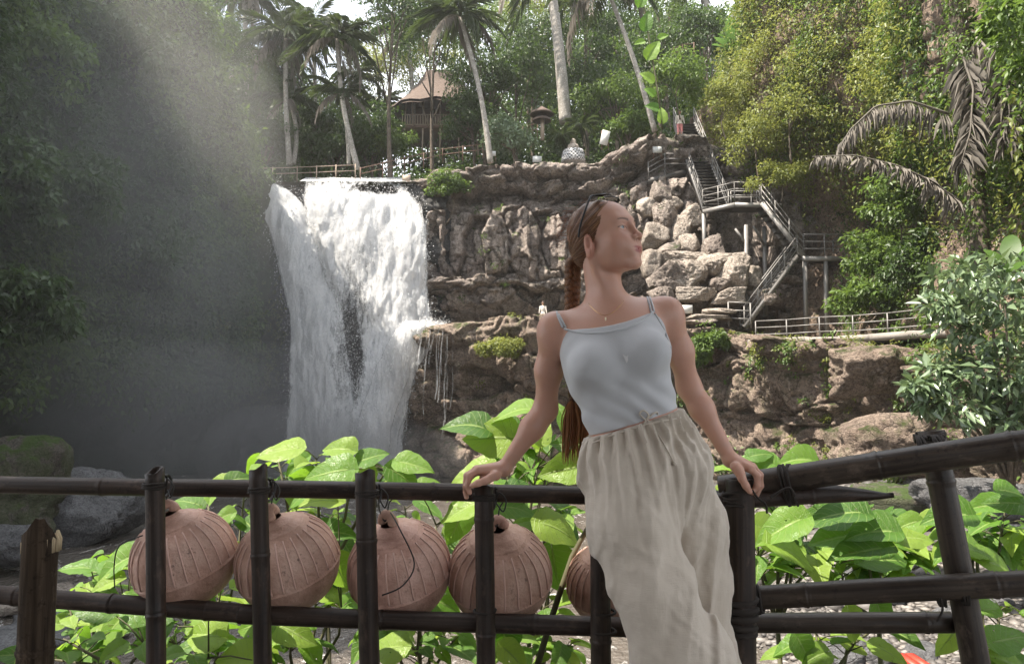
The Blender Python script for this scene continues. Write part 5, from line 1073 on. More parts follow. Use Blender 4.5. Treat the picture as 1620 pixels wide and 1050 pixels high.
def lantern(px, py, rpx, Y, tx, ty, label, seed, knob=True):
    k = rpx * Y / F_; c = at(px, py, Y); o = empty('hanging_lantern', c, label, 'lantern', 'round clay lanterns behind the railing'); Mx = Matrix.Rotation(ty, 3, 'Y') @ Matrix.Rotation(tx, 3, 'X'); o.rotation_euler = Mx.to_euler()
    pr = np.array(PROF); s = np.linspace(0, len(pr) - 1, 90); pr = np.stack([np.interp(s, np.arange(len(pr)), pr[:, 0]), np.interp(s, np.arange(len(pr)), pr[:, 1])], 1); pr = np.stack([np.convolve(np.pad(pr[:, q], 2, mode='edge'), np.ones(5) / 5, 'valid') for q in (0, 1)], 1); pr[0, 0] = .005
    mb = MB(); mb.lathe(pr * k, 48); me = mb.mesh('body', M['clay'], True); V = np.array([v.co[:] for v in me.vertices]); f = 1 + .035 * (fbm(V[:, 0] * 9 + seed, V[:, 1] * 9, V[:, 2] * 9) - .5); me.vertices.foreach_set('co', (V * f[:, None]).astype(np.float32).ravel()); link('body', me, o)
    zs = np.linspace(-.10, .74, 14); rs = np.interp(zs, pr[30:, 1], pr[30:, 0]); mb = MB(); mb.tube([(r_ * k * 1.010, .03 * k * math.sin(z * 2), z * k) for r_, z in zip(rs, zs)], .0075 * k / .15 * .35, 5); rib = mb.mesh('rib', M['clay_rib'], True)
    for i in range(26): q = link('rib', rib, o); q.rotation_euler = (0, 0, i / 26 * 2 * PI + .03 * math.sin(i * 7 + seed)); q.scale = (1.0, 1, 1)
    mb = MB(); a = np.linspace(-.25, PI + .25, 16); mb.tube([(.135 * math.cos(t) * k, .0, (1.05 + .15 * math.sin(t)) * k) for t in a], [k * (.085 + .02 * math.cos(t * 2) ** 2) for t in a], 10); q = link('handle', mb.mesh('handle', M['clay'], True), o); q.rotation_euler = (0, 0, .5 + seed)
    return o, c, k, Mx
LN = [(292, 882, 77, 2.36, .30, -.24, 'leftmost clay lantern with pink loop handle on the railing'), (455, 888, 78, 2.36, .33, -.22, 'clay lantern between the first pair of slim posts'), (632, 899, 79, 2.36, .36, -.18, 'stained clay lantern hung behind the third slim post'), (791, 906, 79, 2.36, .40, -.05, 'clay lantern behind the post where her hand rests'), (962, 922, 64, 2.42, .35, -.15, 'clay lantern half hidden behind her trousers')]
for i, (x, y, rp_, Y, tx, ty, lb) in enumerate(LN):
    o, c, k, Mx = lantern(x, y, rp_, Y, tx, ty, lb, i); h = c + Mx @ Vector((0, 0, 1.22 * k)); wv = empty('wire_tie', h, ['thin wire tying the leftmost lantern to the top rail', 'wire from the top rail to the second lantern', 'long looping wire round the third lantern', 'wire above the fourth lantern', 'wire above the half hidden lantern'][i], 'wire')
    top = Vector((h.x + .01, 2.25, at(x, [772, 778, 784, 788, 790][i], 2.25).z)); strand([top + Vector((0, 0, .02)), top + Vector((.01, .03, -.01)), h + Vector((.008, 0, .03)), h + Vector((0, -.01, -.02)), h + Vector((-.02, 0, .01)), top + Vector((-.03, .02, 0))], .0022, 'wire', wv)
    if i == 2: strand([h + Vector((.02, -.04, .01)), h + Vector((.06, -.13, -.02)), c + Vector((.07, -.19, .06)), c + Vector((.04, -.2, -.0)), c + Vector((-.02, -.19, -.03))], .0022, 'wire', wv)
    if i == 0: strand([c + Vector((-.05, -.17, .10)), c + Vector((-.12, -.16, .07)), c + Vector((-.165, -.10, .0)), c + Vector((-.15, -.12, -.06))], .002, 'wire', wv)
for x in (-120, -320):                                               # the railing goes on to the left of the picture
    b = at(x, 1000, 2.3); b.z = 0; t = at(x, 742, 2.3); pole('post', b, t, .026, M['bamboo'], FL, node=.5, seed=90 - x)
# ------------------------------------------------------------------ broad leaved shrubs behind the railing
def holes(g, sh):
    ho = g.n('ShaderNodeObjectInfo'); ad = g.n('ShaderNodeVectorMath', operation='ADD'); g.set(ad.inputs[0], g.coord('Object')); g.set(ad.inputs[1], ho.outputs['Location']); h = g.ramp(g.noise(ad.outputs[0], 7.5, 2, .4), [(.735, 0), (.74, 1)])
    return g.done(g.mixsh(h, sh, g.n('ShaderNodeBsdfTransparent').outputs[0]))
def m_broad():
    g = NG('broad_leaf'); t = g.rnd(); lt, ls = g.attr('lt'), g.attr('ls')
    t2 = g.math('ADD', g.math('MULTIPLY', t, .8), g.math('MULTIPLY', g.noise(g.coord('Object'), 4, 3), .25))
    col = g.ramp(t2, [(.12, (.045, .115, .014)), (.5, (.10, .22, .024)), (.9, (.23, .34, .05))])
    f = g.math('FRACT', g.math('MULTIPLY', g.math('SUBTRACT', lt, g.math('MULTIPLY', ls, .30)), 7.5)); side = g.ramp(g.math('ABSOLUTE', g.math('SUBTRACT', f, .5)), [(.0, 1), (.07, 0)])
    mid = g.ramp(ls, [(.03, 1), (.07, 0)]); vein = g.math('MAXIMUM', mid, g.math('MULTIPLY', side, .8))
    fine = g.voro(g.coord('Object', (1, 1, 1)), 28, 'DISTANCE_TO_EDGE'); 
    col = g.mix(g.math('MULTIPLY', vein, .7), col, (.34, .46, .13)); sp = g.ramp(g.noise(g.coord('Object'), 11, 5, .7), [(.64, 0), (.70, .7)]); col = g.mix(sp, col, (.16, .13, .04))
    nrm = g.bump(g.math('ADD', g.math('MULTIPLY', vein, -.7), g.math('ADD', g.math('MULTIPLY', g.ramp(fine, [(0, 0), (.1, 1)]), .25), g.noise(g.coord('Object'), 6, 2))), .4, .010)
    tc_ = g.mix(.65, col, g.ramp(t, [(0, (.13, .30, .02)), (.5, (.30, .52, .035)), (1, (.46, .63, .09))])); tc_ = g.mix(g.math('MULTIPLY', vein, .85), tc_, (.07, .15, .015)); tc_ = g.mix(sp, tc_, (.12, .1, .02))
    return g.done(g.mixsh(.48, g.bsdf(col, .42, nrm, Specular_IOR_Level=.5), g.trans(tc_, nrm))) if False else holes(g, g.mixsh(.45, g.bsdf(col, .42, nrm, Specular_IOR_Level=.5), g.trans(tc_, nrm)))
M['broad'] = m_broad()
def broad_leaf_mesh(seed):
    r = np.random.default_rng(seed); nt, ns = 18, 13; t = np.linspace(0, 1, nt)[:, None]; s = np.linspace(-1, 1, ns)[None]
    w_ = (.40 + .05 * r.random()) * np.sin(PI * np.clip(t, 0, 1) ** .60) ** .85 * (1 - .15 * t) + .004; w_ = np.where(t > .86, w_ * (1 - .25 * (t - .86) / .14), w_)
    x = t - .20 * np.abs(s) ** 1.6 * (1 - t) ** 2.2; y = s * w_ * (1 + .04 * np.sin(t * 23 + s * 3)); dr = .10 + .45 * r.random()
    z = (.08 + .22 * r.random()) * np.abs(s) * w_ * 2 - dr * t ** 2 + .020 * np.sin(t * 9 + seed) * np.abs(s) + .018 * np.cos((t - .3 * np.abs(s)) * 7.5 * 2 * PI) * np.abs(s) ** .5 * w_ - .12 * (np.abs(s) * w_) ** 2 * 3
    y = y + .07 * np.sin(t * 2.5 + seed) * t; V = np.stack([x + 0 * s, y, z], -1).reshape(-1, 3)
    return npmesh('leaf', V, grid_faces(nt, ns), M['broad'], True, {'lt': np.broadcast_to(t, (nt, ns)).ravel(), 'ls': np.broadcast_to(np.abs(s), (nt, ns)).ravel()})
LM = [broad_leaf_mesh(i) for i in range(8)]
def place_leaf(base, dirv, nrm, L_, parent, seed, holes=None):
    x = Vector(dirv).normalized(); z = Vector(nrm); z = (z - x * z.dot(x)).normalized(); y = z.cross(x)
    o = link('leaf', LM[seed % 8]); o.matrix_world = Matrix.Translation(base) @ Matrix((x, y, z)).transposed().to_4x4() @ Matrix.Diagonal((L_, L_ * (.88 + .03 * (seed % 7)), L_, 1)); o.parent = parent; o.matrix_parent_inverse = Matrix.Translation(-parent.location); return o
rl = np.random.default_rng(321)
def shrub(nodes, root, label, extra=(), nl=7, Lr=(.045, .125), nm='broadleaf_shrub'):
    """nodes: (px, py, Y) leafy branch ends; extra: (px, py of leaf middle, length px, Y, direction deg, tilt deg)"""
    R0 = Vector(root); o = empty(nm, R0, label, 'shrub', 'broad leaved shrubs behind the railing'); mb = MB()
    hub = at(sum(n[0] for n in nodes) / len(nodes), max(n[1] for n in nodes) + 90, sum(n[2] for n in nodes) / len(nodes)); mb.tube([R0, R0.lerp(hub, .5) + Vector((.05, .02, 0)), hub], [.016, .013, .009], 6)
    tips = []
    for (x, y, Y) in nodes:
        e = at(x, y, Y); mid = hub.lerp(e, .5) + Vector(rl.normal(size=3) * .03) + Vector((0, 0, .02)); mb.tube([hub, mid, e], [.008, .006, .0035], 5); tips.append(e)
        for k in range(int(nl * 1.9)):
            t = .35 + .7 * k / (nl * 1.9); a = k * 2.4 + rl.random(); q = (mid.lerp(e, min(1, t)) if t < 1 else e); pd = Vector((math.cos(a), math.sin(a) * .9, .35 + .3 * rl.random())).normalized()
            b = q + pd * (.03 + .06 * rl.random()); mb.tube([q, (q + b) / 2 + Vector((0, 0, .006)), b], [.0022, .0018, .0018], 4)
            d = Vector((pd.x, pd.y, -.10 + .3 * rl.normal())).normalized(); n_ = Vector((rl.normal() * .35, -.25 + rl.normal() * .35, 1.0)); place_leaf(b, d, n_, Lr[0] + (Lr[1] - Lr[0]) * rl.random() ** 1.3, o, int(rl.integers(1000)))
    for (x, y, lp, Y, dg, tl) in extra:
        a = R(dg); t = R(tl); d = Vector((math.cos(a), .12 * rl.normal(), math.sin(a))).normalized(); L_ = lp * .72 * Y / F_; mid = at(x, y, Y); b = mid - d * L_ * .45
        n_ = Vector((0, -math.sin(t), math.cos(t))); place_leaf(b, d, n_, L_, o, int(rl.integers(1000)))
        e = min(tips, key=lambda q: (q - b).length); mb.tube([e, (e + b) / 2 + Vector((0, 0, .01)), b], [.0035, .0025, .002], 4)
    part(mb, 'stem', M['stem'], o, True); return o
def root_of(x, Y, z=-1.6): p = at(x, 900, Y); return (p.x, Y + .1, z)
shrub([(150, 930, 3.0), (200, 985, 2.8), (140, 1020, 2.7), (180, 880, 3.1), (110, 960, 2.9)], root_of(165, 3.0), 'shrub between the short post and the first slim post', [(175, 893, 95, 2.75, 200, 40), (165, 925, 75, 2.7, 195, 30), (180, 985, 120, 2.6, 215, 50), (195, 868, 50, 2.9, 170, 45), (135, 1035, 70, 2.6, 190, 40), (120, 895, 70, 2.9, 170, 25)], 6)
shrub([(330, 780, 3.1), (290, 960, 2.9), (340, 1000, 2.7), (270, 1010, 2.8), (350, 940, 3.0), (390, 750, 3.2)], root_of(310, 3.0), 'shrub behind the leftmost lantern', [(380, 755, 55, 2.7, 15, 50), (345, 765, 60, 2.75, 185, 40), (350, 818, 55, 2.7, 200, 60), (320, 1000, 95, 2.55, 170, 55), (240, 1000, 80, 2.6, 200, 45), (300, 790, 60, 3.0, 150, 30)], 5)
shrub([(500, 725, 2.9), (560, 735, 3.0), (470, 760, 3.0), (610, 745, 2.8), (520, 820, 3.1), (440, 725, 2.9)], root_of(500, 3.0), 'leafy shrub rising highest above the rail in front of the falls', [(440, 710, 95, 2.55, 182, 35), (535, 706, 70, 2.6, 165, 50), (520, 742, 100, 2.45, 178, 55), (590, 722, 65, 2.6, 20, 45), (655, 735, 80, 2.5, -10, 45), (640, 755, 80, 2.55, -30, 60), (480, 780, 80, 2.7, 190, 40), (580, 760, 60, 2.6, -100, 60)], 6)
shrub([(420, 960, 2.9), (500, 900, 3.0), (540, 960, 2.8), (380, 1020, 2.7), (460, 1020, 2.7), (540, 860, 3.1)], root_of(450, 3.0), 'shrub between the second and third lanterns', [(505, 790, 90, 2.6, 175, 40), (530, 840, 80, 2.8, 10, 45), (400, 985, 90, 2.55, 190, 60), (470, 1000, 90, 2.6, -20, 50), (540, 905, 80, 2.7, -60, 50), (440, 830, 70, 2.8, 150, 40)], 6)
shrub([(640, 800, 3.0), (690, 830, 2.9), (600, 1000, 2.7), (680, 980, 2.8), (720, 1010, 2.7), (660, 1030, 2.6)], root_of(650, 3.0), 'shrub behind the third slim post', [(690, 775, 80, 2.6, 5, 40), (735, 800, 110, 2.5, 195, 35), (700, 950, 85, 2.6, -20, 50), (640, 960, 80, 2.6, 200, 50), (720, 830, 90, 2.6, -120, 70), (610, 1020, 90, 2.55, 180, 50)], 6)
shrub([(790, 690, 2.8), (850, 740, 2.8), (880, 690, 2.9), (760, 760, 3.0), (830, 660, 2.9), (880, 820, 2.8)], root_of(830, 2.9), 'tall shrub with large leaves around her right arm', [(775, 690, 110, 2.5, 175, 75), (740, 668, 95, 2.5, 160, 40), (815, 645, 90, 2.5, 175, 25), (890, 745, 100, 2.45, 195, 75), (785, 680, 90, 2.55, 185, 60), (905, 700, 80, 2.5, 170, 70), (860, 680, 60, 2.6, 80, 70), (830, 770, 70, 2.6, 0, 40), (745, 750, 100, 2.6, 190, 45), (895, 660, 60, 2.6, 110, 60)], 5)
shrub([(830, 850, 2.9), (880, 870, 2.9), (860, 960, 2.8), (800, 1020, 2.7), (900, 1020, 2.7), (870, 800, 3.0)], root_of(860, 2.9), 'shrub behind the fourth lantern', [(815, 800, 90, 2.55, 5, 40), (885, 835, 100, 2.5, -15, 50), (840, 820, 80, 2.6, 170, 40), (880, 905, 110, 2.6, -80, 75), (800, 1015, 90, 2.55, -80, 70), (815, 1040, 80, 2.5, -40, 60)], 6)
shrub([(1210, 830, 2.9), (1260, 860, 3.0), (1300, 880, 2.9), (1220, 760, 3.0), (1180, 740, 3.0), (1240, 900, 3.0), (1200, 880, 2.8)], root_of(1240, 3.0), 'shrub just right of the main post', [(1200, 725, 80, 2.6, 160, 45), (1262, 727, 75, 2.5, 178, 50), (1205, 718, 60, 2.6, 10, 40), (1235, 830, 110, 2.5, 195, 40), (1260, 870, 120, 2.5, -15, 30), (1300, 820, 100, 2.6, 185, 45), (1225, 850, 100, 2.6, -35, 50)], 7)
shrub([(1350, 840, 2.9), (1400, 860, 2.9), (1430, 830, 3.0), (1330, 890, 2.9), (1380, 890, 3.0), (1440, 890, 2.9), (1400, 810, 3.1)], root_of(1380, 3.0), 'wide shrub below the pointed rail end', [(1330, 805, 110, 2.5, 170, 30), (1380, 840, 100, 2.5, 180, 40), (1430, 830, 70, 2.6, 195, 55), (1360, 870, 120, 2.5, 186, 30), (1400, 880, 110, 2.6, 10, 35), (1450, 850, 90, 2.5, 0, 35), (1320, 850, 100, 2.6, 190, 40)], 7)
shrub([(1500, 820, 2.8), (1540, 860, 2.8), (1590, 800, 2.7), (1480, 860, 2.9), (1580, 870, 2.8), (1620, 840, 2.7)], root_of(1540, 2.9), 'shrub behind the leaning right post', [(1500, 815, 95, 2.45, 182, 45), (1545, 868, 95, 2.5, -5, 35), (1590, 792, 80, 2.4, 170, 40), (1560, 800, 80, 2.5, 185, 45), (1600, 775, 60, 2.4, 0, 40), (1575, 890, 90, 2.5, -10, 45)], 6)
shrub([(1290, 1000, 2.7), (1350, 1020, 2.7), (1390, 990, 2.8), (1260, 1030, 2.7)], root_of(1320, 2.8), 'low shrub with drooping leaves under the right rails', [(1275, 1030, 75, 2.5, -60, 70), (1350, 990, 75, 2.55, -75, 75), (1395, 975, 70, 2.55, -70, 75), (1290, 1040, 60, 2.5, 200, 50)], 2, (.08, .14))
shrub([(1520, 1000, 2.6), (1580, 960, 2.7), (1600, 1020, 2.5), (1560, 1030, 2.6)], root_of(1560, 2.6), 'shrub in the bottom right corner', [(1505, 1010, 90, 2.4, -120, 70), (1600, 1010, 90, 2.35, 10, 45), (1570, 960, 60, 2.5, 10, 45), (1600, 1045, 80, 2.35, -10, 45), (1520, 960, 50, 2.5, -50, 60)], 4)
shrub([(100, 1010, 2.5), (60, 1040, 2.5), (230, 1020, 2.5), (330, 1040, 2.5)], root_of(160, 2.6), 'low shrub in the bottom left corner', [(300, 955, 90, 2.5, 185, 55), (145, 960, 90, 2.5, 165, 50), (370, 1040, 90, 2.5, 175, 45), (50, 1040, 60, 2.5, 180, 40), (235, 960, 100, 2.55, 10, 60)], 3)
# the thick slanting stem
o = empty('slanting_stem', at(850, 1150, 2.5), 'dark slanting plant stem between the fourth and fifth lanterns', 'branch'); mb = MB(); mb.tube([at(842, 1080, 2.45), at(870, 985, 2.46), at(905, 880, 2.48), at(935, 825, 2.5), at(960, 780, 2.5)], [.011, .0105, .009, .0075, .006], 7); part(mb, 'stem', M['stem'], o, True)
# leaves on the hanging vine
VL = broad_leaf_mesh(20)
for (x, y, s, a) in [(1012, 8, 20, 70), (1020, 45, 22, 80), (1026, 90, 24, 60), (1032, 128, 18, 150), (1034, 150, 14, 150), (1040, 172, 16, 170), (1043, 60, 12, 20), (1048, 192, 18, 100), (1010, -18, 20, 80), (1018, 66, 12, 200)]:
    d = Vector((math.cos(R(a)), -.2, math.sin(R(a)))); place_leaf(at(x, y, 7), d, (0, -1, .2), s * 7 / F_ * 1.35, v, 3)
# small red items on the gravel
for i, (x, y, w_, lb) in enumerate([(1438, 1046, .20, 'red painted crate lying on the gravel behind the lower right rails'), (1235, 890, .12, 'small red cloth caught among the leaves'), (1378, 918, .10, 'small red wrapper on the gravel')]):
    p = atz(x, y, WATER + .45 if i == 0 else WATER + .4); mb = MB(); o = empty('red_crate' if i == 0 else 'red_scrap', p, lb, 'crate' if i == 0 else 'litter')
    if i == 0:
        for k in range(3): mb = MB(); mb.box(p + Vector((-.14 + .14 * k, 0, .02)), (.12, .5, .03)); part(mb, 'slat', M['red'], o)
    else: mb = MB(); mb.lathe([(.02, .06), (w_ * .6, .05), (w_, .0), (w_ * .7, -.03)], 9, M=Matrix.Translation(p)); part(mb, 'cloth', M['red'], o)
# ------------------------------------------------------------------ the woman: smooth distance fields turned into meshes
def _dot(a, b): return (a * b).sum(-1)
def cone(P, a, b, ra, rb):
    a = np.array(a, np.float32); b = np.array(b, np.float32); ab = b - a; t = np.clip(((P - a) @ ab) / (ab @ ab), 0, 1)
    return np.linalg.norm(P - a - t[:, None] * ab, axis=1) - (ra + (rb - ra) * t)
def ell(P, c, r, Rm=None):
    q = P - np.array(c, np.float32)
    if Rm is not None: q = q @ np.asarray(Rm, np.float32)
    r = np.array(r, np.float32); k0 = np.linalg.norm(q / r, axis=1); k1 = np.linalg.norm(q / (r * r), axis=1) + 1e-9
    return k0 * (k0 - 1) / k1
def smin(a, b, k): h = np.maximum(k - np.abs(a - b), 0) / k; return np.minimum(a, b) - h * h * k * .25
def smax(a, b, k): return -smin(-a, -b, k)
def mesh_sdf(f, lo, hi, h):
    H = 4 * h; lo = np.array(lo, float); n = np.ceil((np.array(hi) - lo) / H).astype(int) + 1
    ax = [lo[k] + H * np.arange(n[k]) for k in range(3)]; G = np.stack(np.meshgrid(*ax, indexing='ij'), -1).reshape(-1, 3).astype(np.float32)
    c = f(G).reshape(n); ab = np.abs(c); m = np.full(n - 1, 9.)
    for i in (0, 1):
        for j in (0, 1):
            for k in (0, 1): m = np.minimum(m, ab[i:n[0] - 1 + i, j:n[1] - 1 + j, k:n[2] - 1 + k])
    act = m < 1.35 * H; nf = (n - 1) * 4 + 1; up = act
    for k in range(3): up = np.repeat(up, 4, axis=k)
    mask = np.zeros(nf, bool)
    for i in (0, 1):
        for j in (0, 1):
            for k in (0, 1): mask[i:nf[0] - 1 + i, j:nf[1] - 1 + j, k:nf[2] - 1 + k] |= up
    ii = [np.minimum((np.arange(nf[k]) + 2) // 4, n[k] - 1) for k in range(3)]; S = c[np.ix_(*ii)].astype(np.float32)
    idx = np.nonzero(mask); Pf = np.stack([lo[k] + h * idx[k] for k in range(3)], 1).astype(np.float32); S[idx] = f(Pf)
    # surface nets
    s = S < 0; d = [x - 1 for x in nf]; cnt = np.zeros(d, np.int8)
    for i in (0, 1):
        for j in (0, 1):
            for k in (0, 1): cnt += s[i:d[0] + i, j:d[1] + j, k:d[2] + k]
    cell = (cnt > 0) & (cnt < 8); ci = np.stack(np.nonzero(cell), 1); vid = np.full(d, -1, np.int64); vid[cell] = np.arange(len(ci))
    cor = np.array([[i, j, k] for i in (0, 1) for j in (0, 1) for k in (0, 1)]); val = np.stack([S[tuple((ci + q).T)] for q in cor], 1)
    acc = np.zeros((len(ci), 3)); w_ = np.zeros(len(ci))
    for a in range(8):
        for b in range(a + 1, 8):
            if np.abs(cor[a] - cor[b]).sum() == 1:
                va, vb = val[:, a], val[:, b]; x = (va < 0) != (vb < 0); t = np.where(x, va / (va - vb + 1e-12), 0)
                acc += np.where(x[:, None], cor[a] + t[:, None] * (cor[b] - cor[a]), 0); w_ += x
    V = lo + h * (ci + acc / w_[:, None]); F = []
    for ax_ in range(3):
        o1, o2 = [(1, 2), (2, 0), (0, 1)][ax_]; sl = [slice(0, nf[k] - 1) if k == ax_ else slice(1, nf[k] - 1) for k in range(3)]; sh = list(sl); sh[ax_] = slice(1, nf[ax_])
        a, b = s[tuple(sl)], s[tuple(sh)]; e = np.stack(np.nonzero(a != b), 1)
        if not len(e): continue
        base = e.copy()
        for k in range(3):
            if k != ax_: base[:, k] += 1
        flip = a[tuple(e.T)]; q = []
        for (u_, v_) in ((0, 0), (1, 0), (1, 1), (0, 1)):
            cc = base.copy(); cc[:, o1] -= u_; cc[:, o2] -= v_; q.append(vid[tuple(cc.T)])
        q = np.stack(q, 1); q = np.where(flip[:, None], q, q[:, ::-1]); F.append(q[(q >= 0).all(1)])
    return V, np.concatenate(F)
def pt(x, y, Y): return np.array(at(x, y, Y), np.float32)
# joints
J = dict(pelvis=pt(1028, 748, 1.98), waist=pt(1001, 662, 1.99), rib=pt(976, 585, 2.0), chest=pt(968, 530, 2.02), nb=pt(962, 487, 2.045),
         shR=pt(878, 521, 2.05), shL=pt(1054, 497, 2.05), elR=pt(863, 648, 2.15), elL=pt(1090, 612, 2.14), wrR=pt(797, 741, 2.135), wrL=pt(1156, 727, 2.115))
up_t = unit(J['chest'] - J['pelvis']); rt_t = unit(np.cross(np.array([0, 1., 0]), up_t)); fw_t = np.cross(rt_t, up_t)    # rt: viewer's right, fw: away from camera
rt_t = rt_t.astype(np.float32); TF = np.stack([rt_t, -np.cross(up_t, rt_t) * -1, up_t], 1).astype(np.float32); TF[:, 1] = np.cross(up_t, rt_t)
def T_(c, x, y, z): return J[c] + TF @ np.array([x, y, z], np.float32)       # y > 0 is away from the camera
def torso(P):
    d = ell(P, J['pelvis'], (.138, .090, .105), TF)
    d = smin(d, ell(P, J['waist'], (.117, .084, .10), TF), .10)
    d = smin(d, ell(P, J['rib'], (.135, .100, .11), TF), .08)
    d = smin(d, ell(P, T_('chest', 0, .008, -.01), (.140, .088, .085), TF), .06)
    for s in (-1, 1):
        d = smin(d, ell(P, T_('rib', .070 * s + .004, -.068, .016), (.062, .060, .058), TF), .028)
    return d
def shoulders(P):
    d = cone(P, J['shR'], T_('chest', -.03, .01, .035), .040, .052); d = smin(d, cone(P, J['shL'], T_('chest', .03, .01, .035), .040, .052), .03)
    d = smin(d, cone(P, J['nb'] + [0, .012, -.01], J['shR'] + [.03, .012, .022], .040, .018), .04); d = smin(d, cone(P, J['nb'] + [0, .012, -.01], J['shL'] + [-.03, .012, .022], .040, .018), .04)
    return d
def arm(P, sh, el, wr, out):
    m = (sh + el) / 2 + np.array([out * .004, -.004, 0], np.float32); f = el + (wr - el) * .30 + np.array([out * .001, 0, 0], np.float32)
    d = smin(cone(P, sh, m, .041, .0350), cone(P, m, el, .0350, .0300), .03)
    d = smin(d, cone(P, el, f, .0300, .0310), .03); d = smin(d, cone(P, f, wr, .0310, .0185), .03)
    d = smin(d, ell(P, sh + np.array([out * .004, 0, -.012], np.float32), (.0435, .044, .056)), .02)
    return d
armR = lambda P: arm(P, J['shR'], J['elR'], J['wrR'], -1)
armL = lambda P: arm(P, J['shL'], J['elL'], J['wrL'], 1)
def chain(P, pts, rs, k=.006):
    d = None
    for i in range(len(pts) - 1):
        c = cone(P, pts[i], pts[i + 1], rs[i], rs[i + 1]); d = c if d is None else smin(d, c, k)
    return d
def handR(P):
    w_ = J['wrR']; d = None
    ys = [2.095, 2.116, 2.137, 2.156]; kx = [(757, 743), (754, 742), (753, 743), (755, 746)]
    for y, (x, z) in zip(ys, kx):
        c = cone(P, w_ + [0, (y - 2.125) * .3, 0], pt(x, z, y), .0170, .0115); d = c if d is None else smin(d, c, .014)
    d = smin(d, cone(P, pt(785, 752, 2.10), pt(764, 756, 2.11), .014, .010), .012)
    fg = [([(757, 743), (743, 752), (739, 768), (743, 779)], .0082), ([(754, 742), (739, 752), (735, 770), (738, 786)], .0085), ([(753, 743), (738, 753), (734, 768), (737, 781)], .0080), ([(755, 746), (742, 757), (739, 768), (741, 776)], .0072)]
    for (ps, r0), y in zip(fg, ys):
        d = smin(d, chain(P, [pt(a, b, y + (.0015 * i)) for i, (a, b) in enumerate(ps)], [r0 * 1.18, r0 * 1.08, r0, r0 * .82]), .004)
    d = smin(d, chain(P, [pt(782, 752, 2.092), pt(768, 760, 2.078), pt(756, 764, 2.074), pt(747, 768, 2.078)], [.0135, .0105, .0092, .0075]), .006)
    return d
def handL(P):
    w_ = J['wrL']; d = None
    ys = [2.070, 2.090, 2.110, 2.130]; kx = [(1187, 741), (1191, 739), (1190, 738), (1186, 738)]
    for y, (x, z) in zip(ys, kx):
        c = cone(P, w_ + [0, (y - 2.10) * .3, 0], pt(x, z, y), .0170, .0120); d = c if d is None else smin(d, c, .014)
    fg = [([(1187, 741), (1198, 752), (1198, 768), (1190, 779)], .0084), ([(1191, 739), (1202, 751), (1203, 768), (1197, 783)], .0086), ([(1190, 738), (1201, 750), (1204, 764), (1199, 779)], .0082), ([(1186, 738), (1197, 748), (1199, 760), (1196, 770)], .0073)]
    for (ps, r0), y in zip(fg, ys):
        d = smin(d, chain(P, [pt(a, b, y + .001 * i) for i, (a, b) in enumerate(ps)], [r0 * 1.18, r0 * 1.08, r0, r0 * .82]), .004)
    d = smin(d, cone(P, pt(1163, 738, 2.07), pt(1172, 749, 2.062), .0145, .0115), .012)
    d = smin(d, chain(P, [pt(1168, 744, 2.066), pt(1174, 757, 2.055), pt(1180, 768, 2.052), pt(1186, 777, 2.056)], [.0135, .0105, .0094, .0076]), .006)
    return d
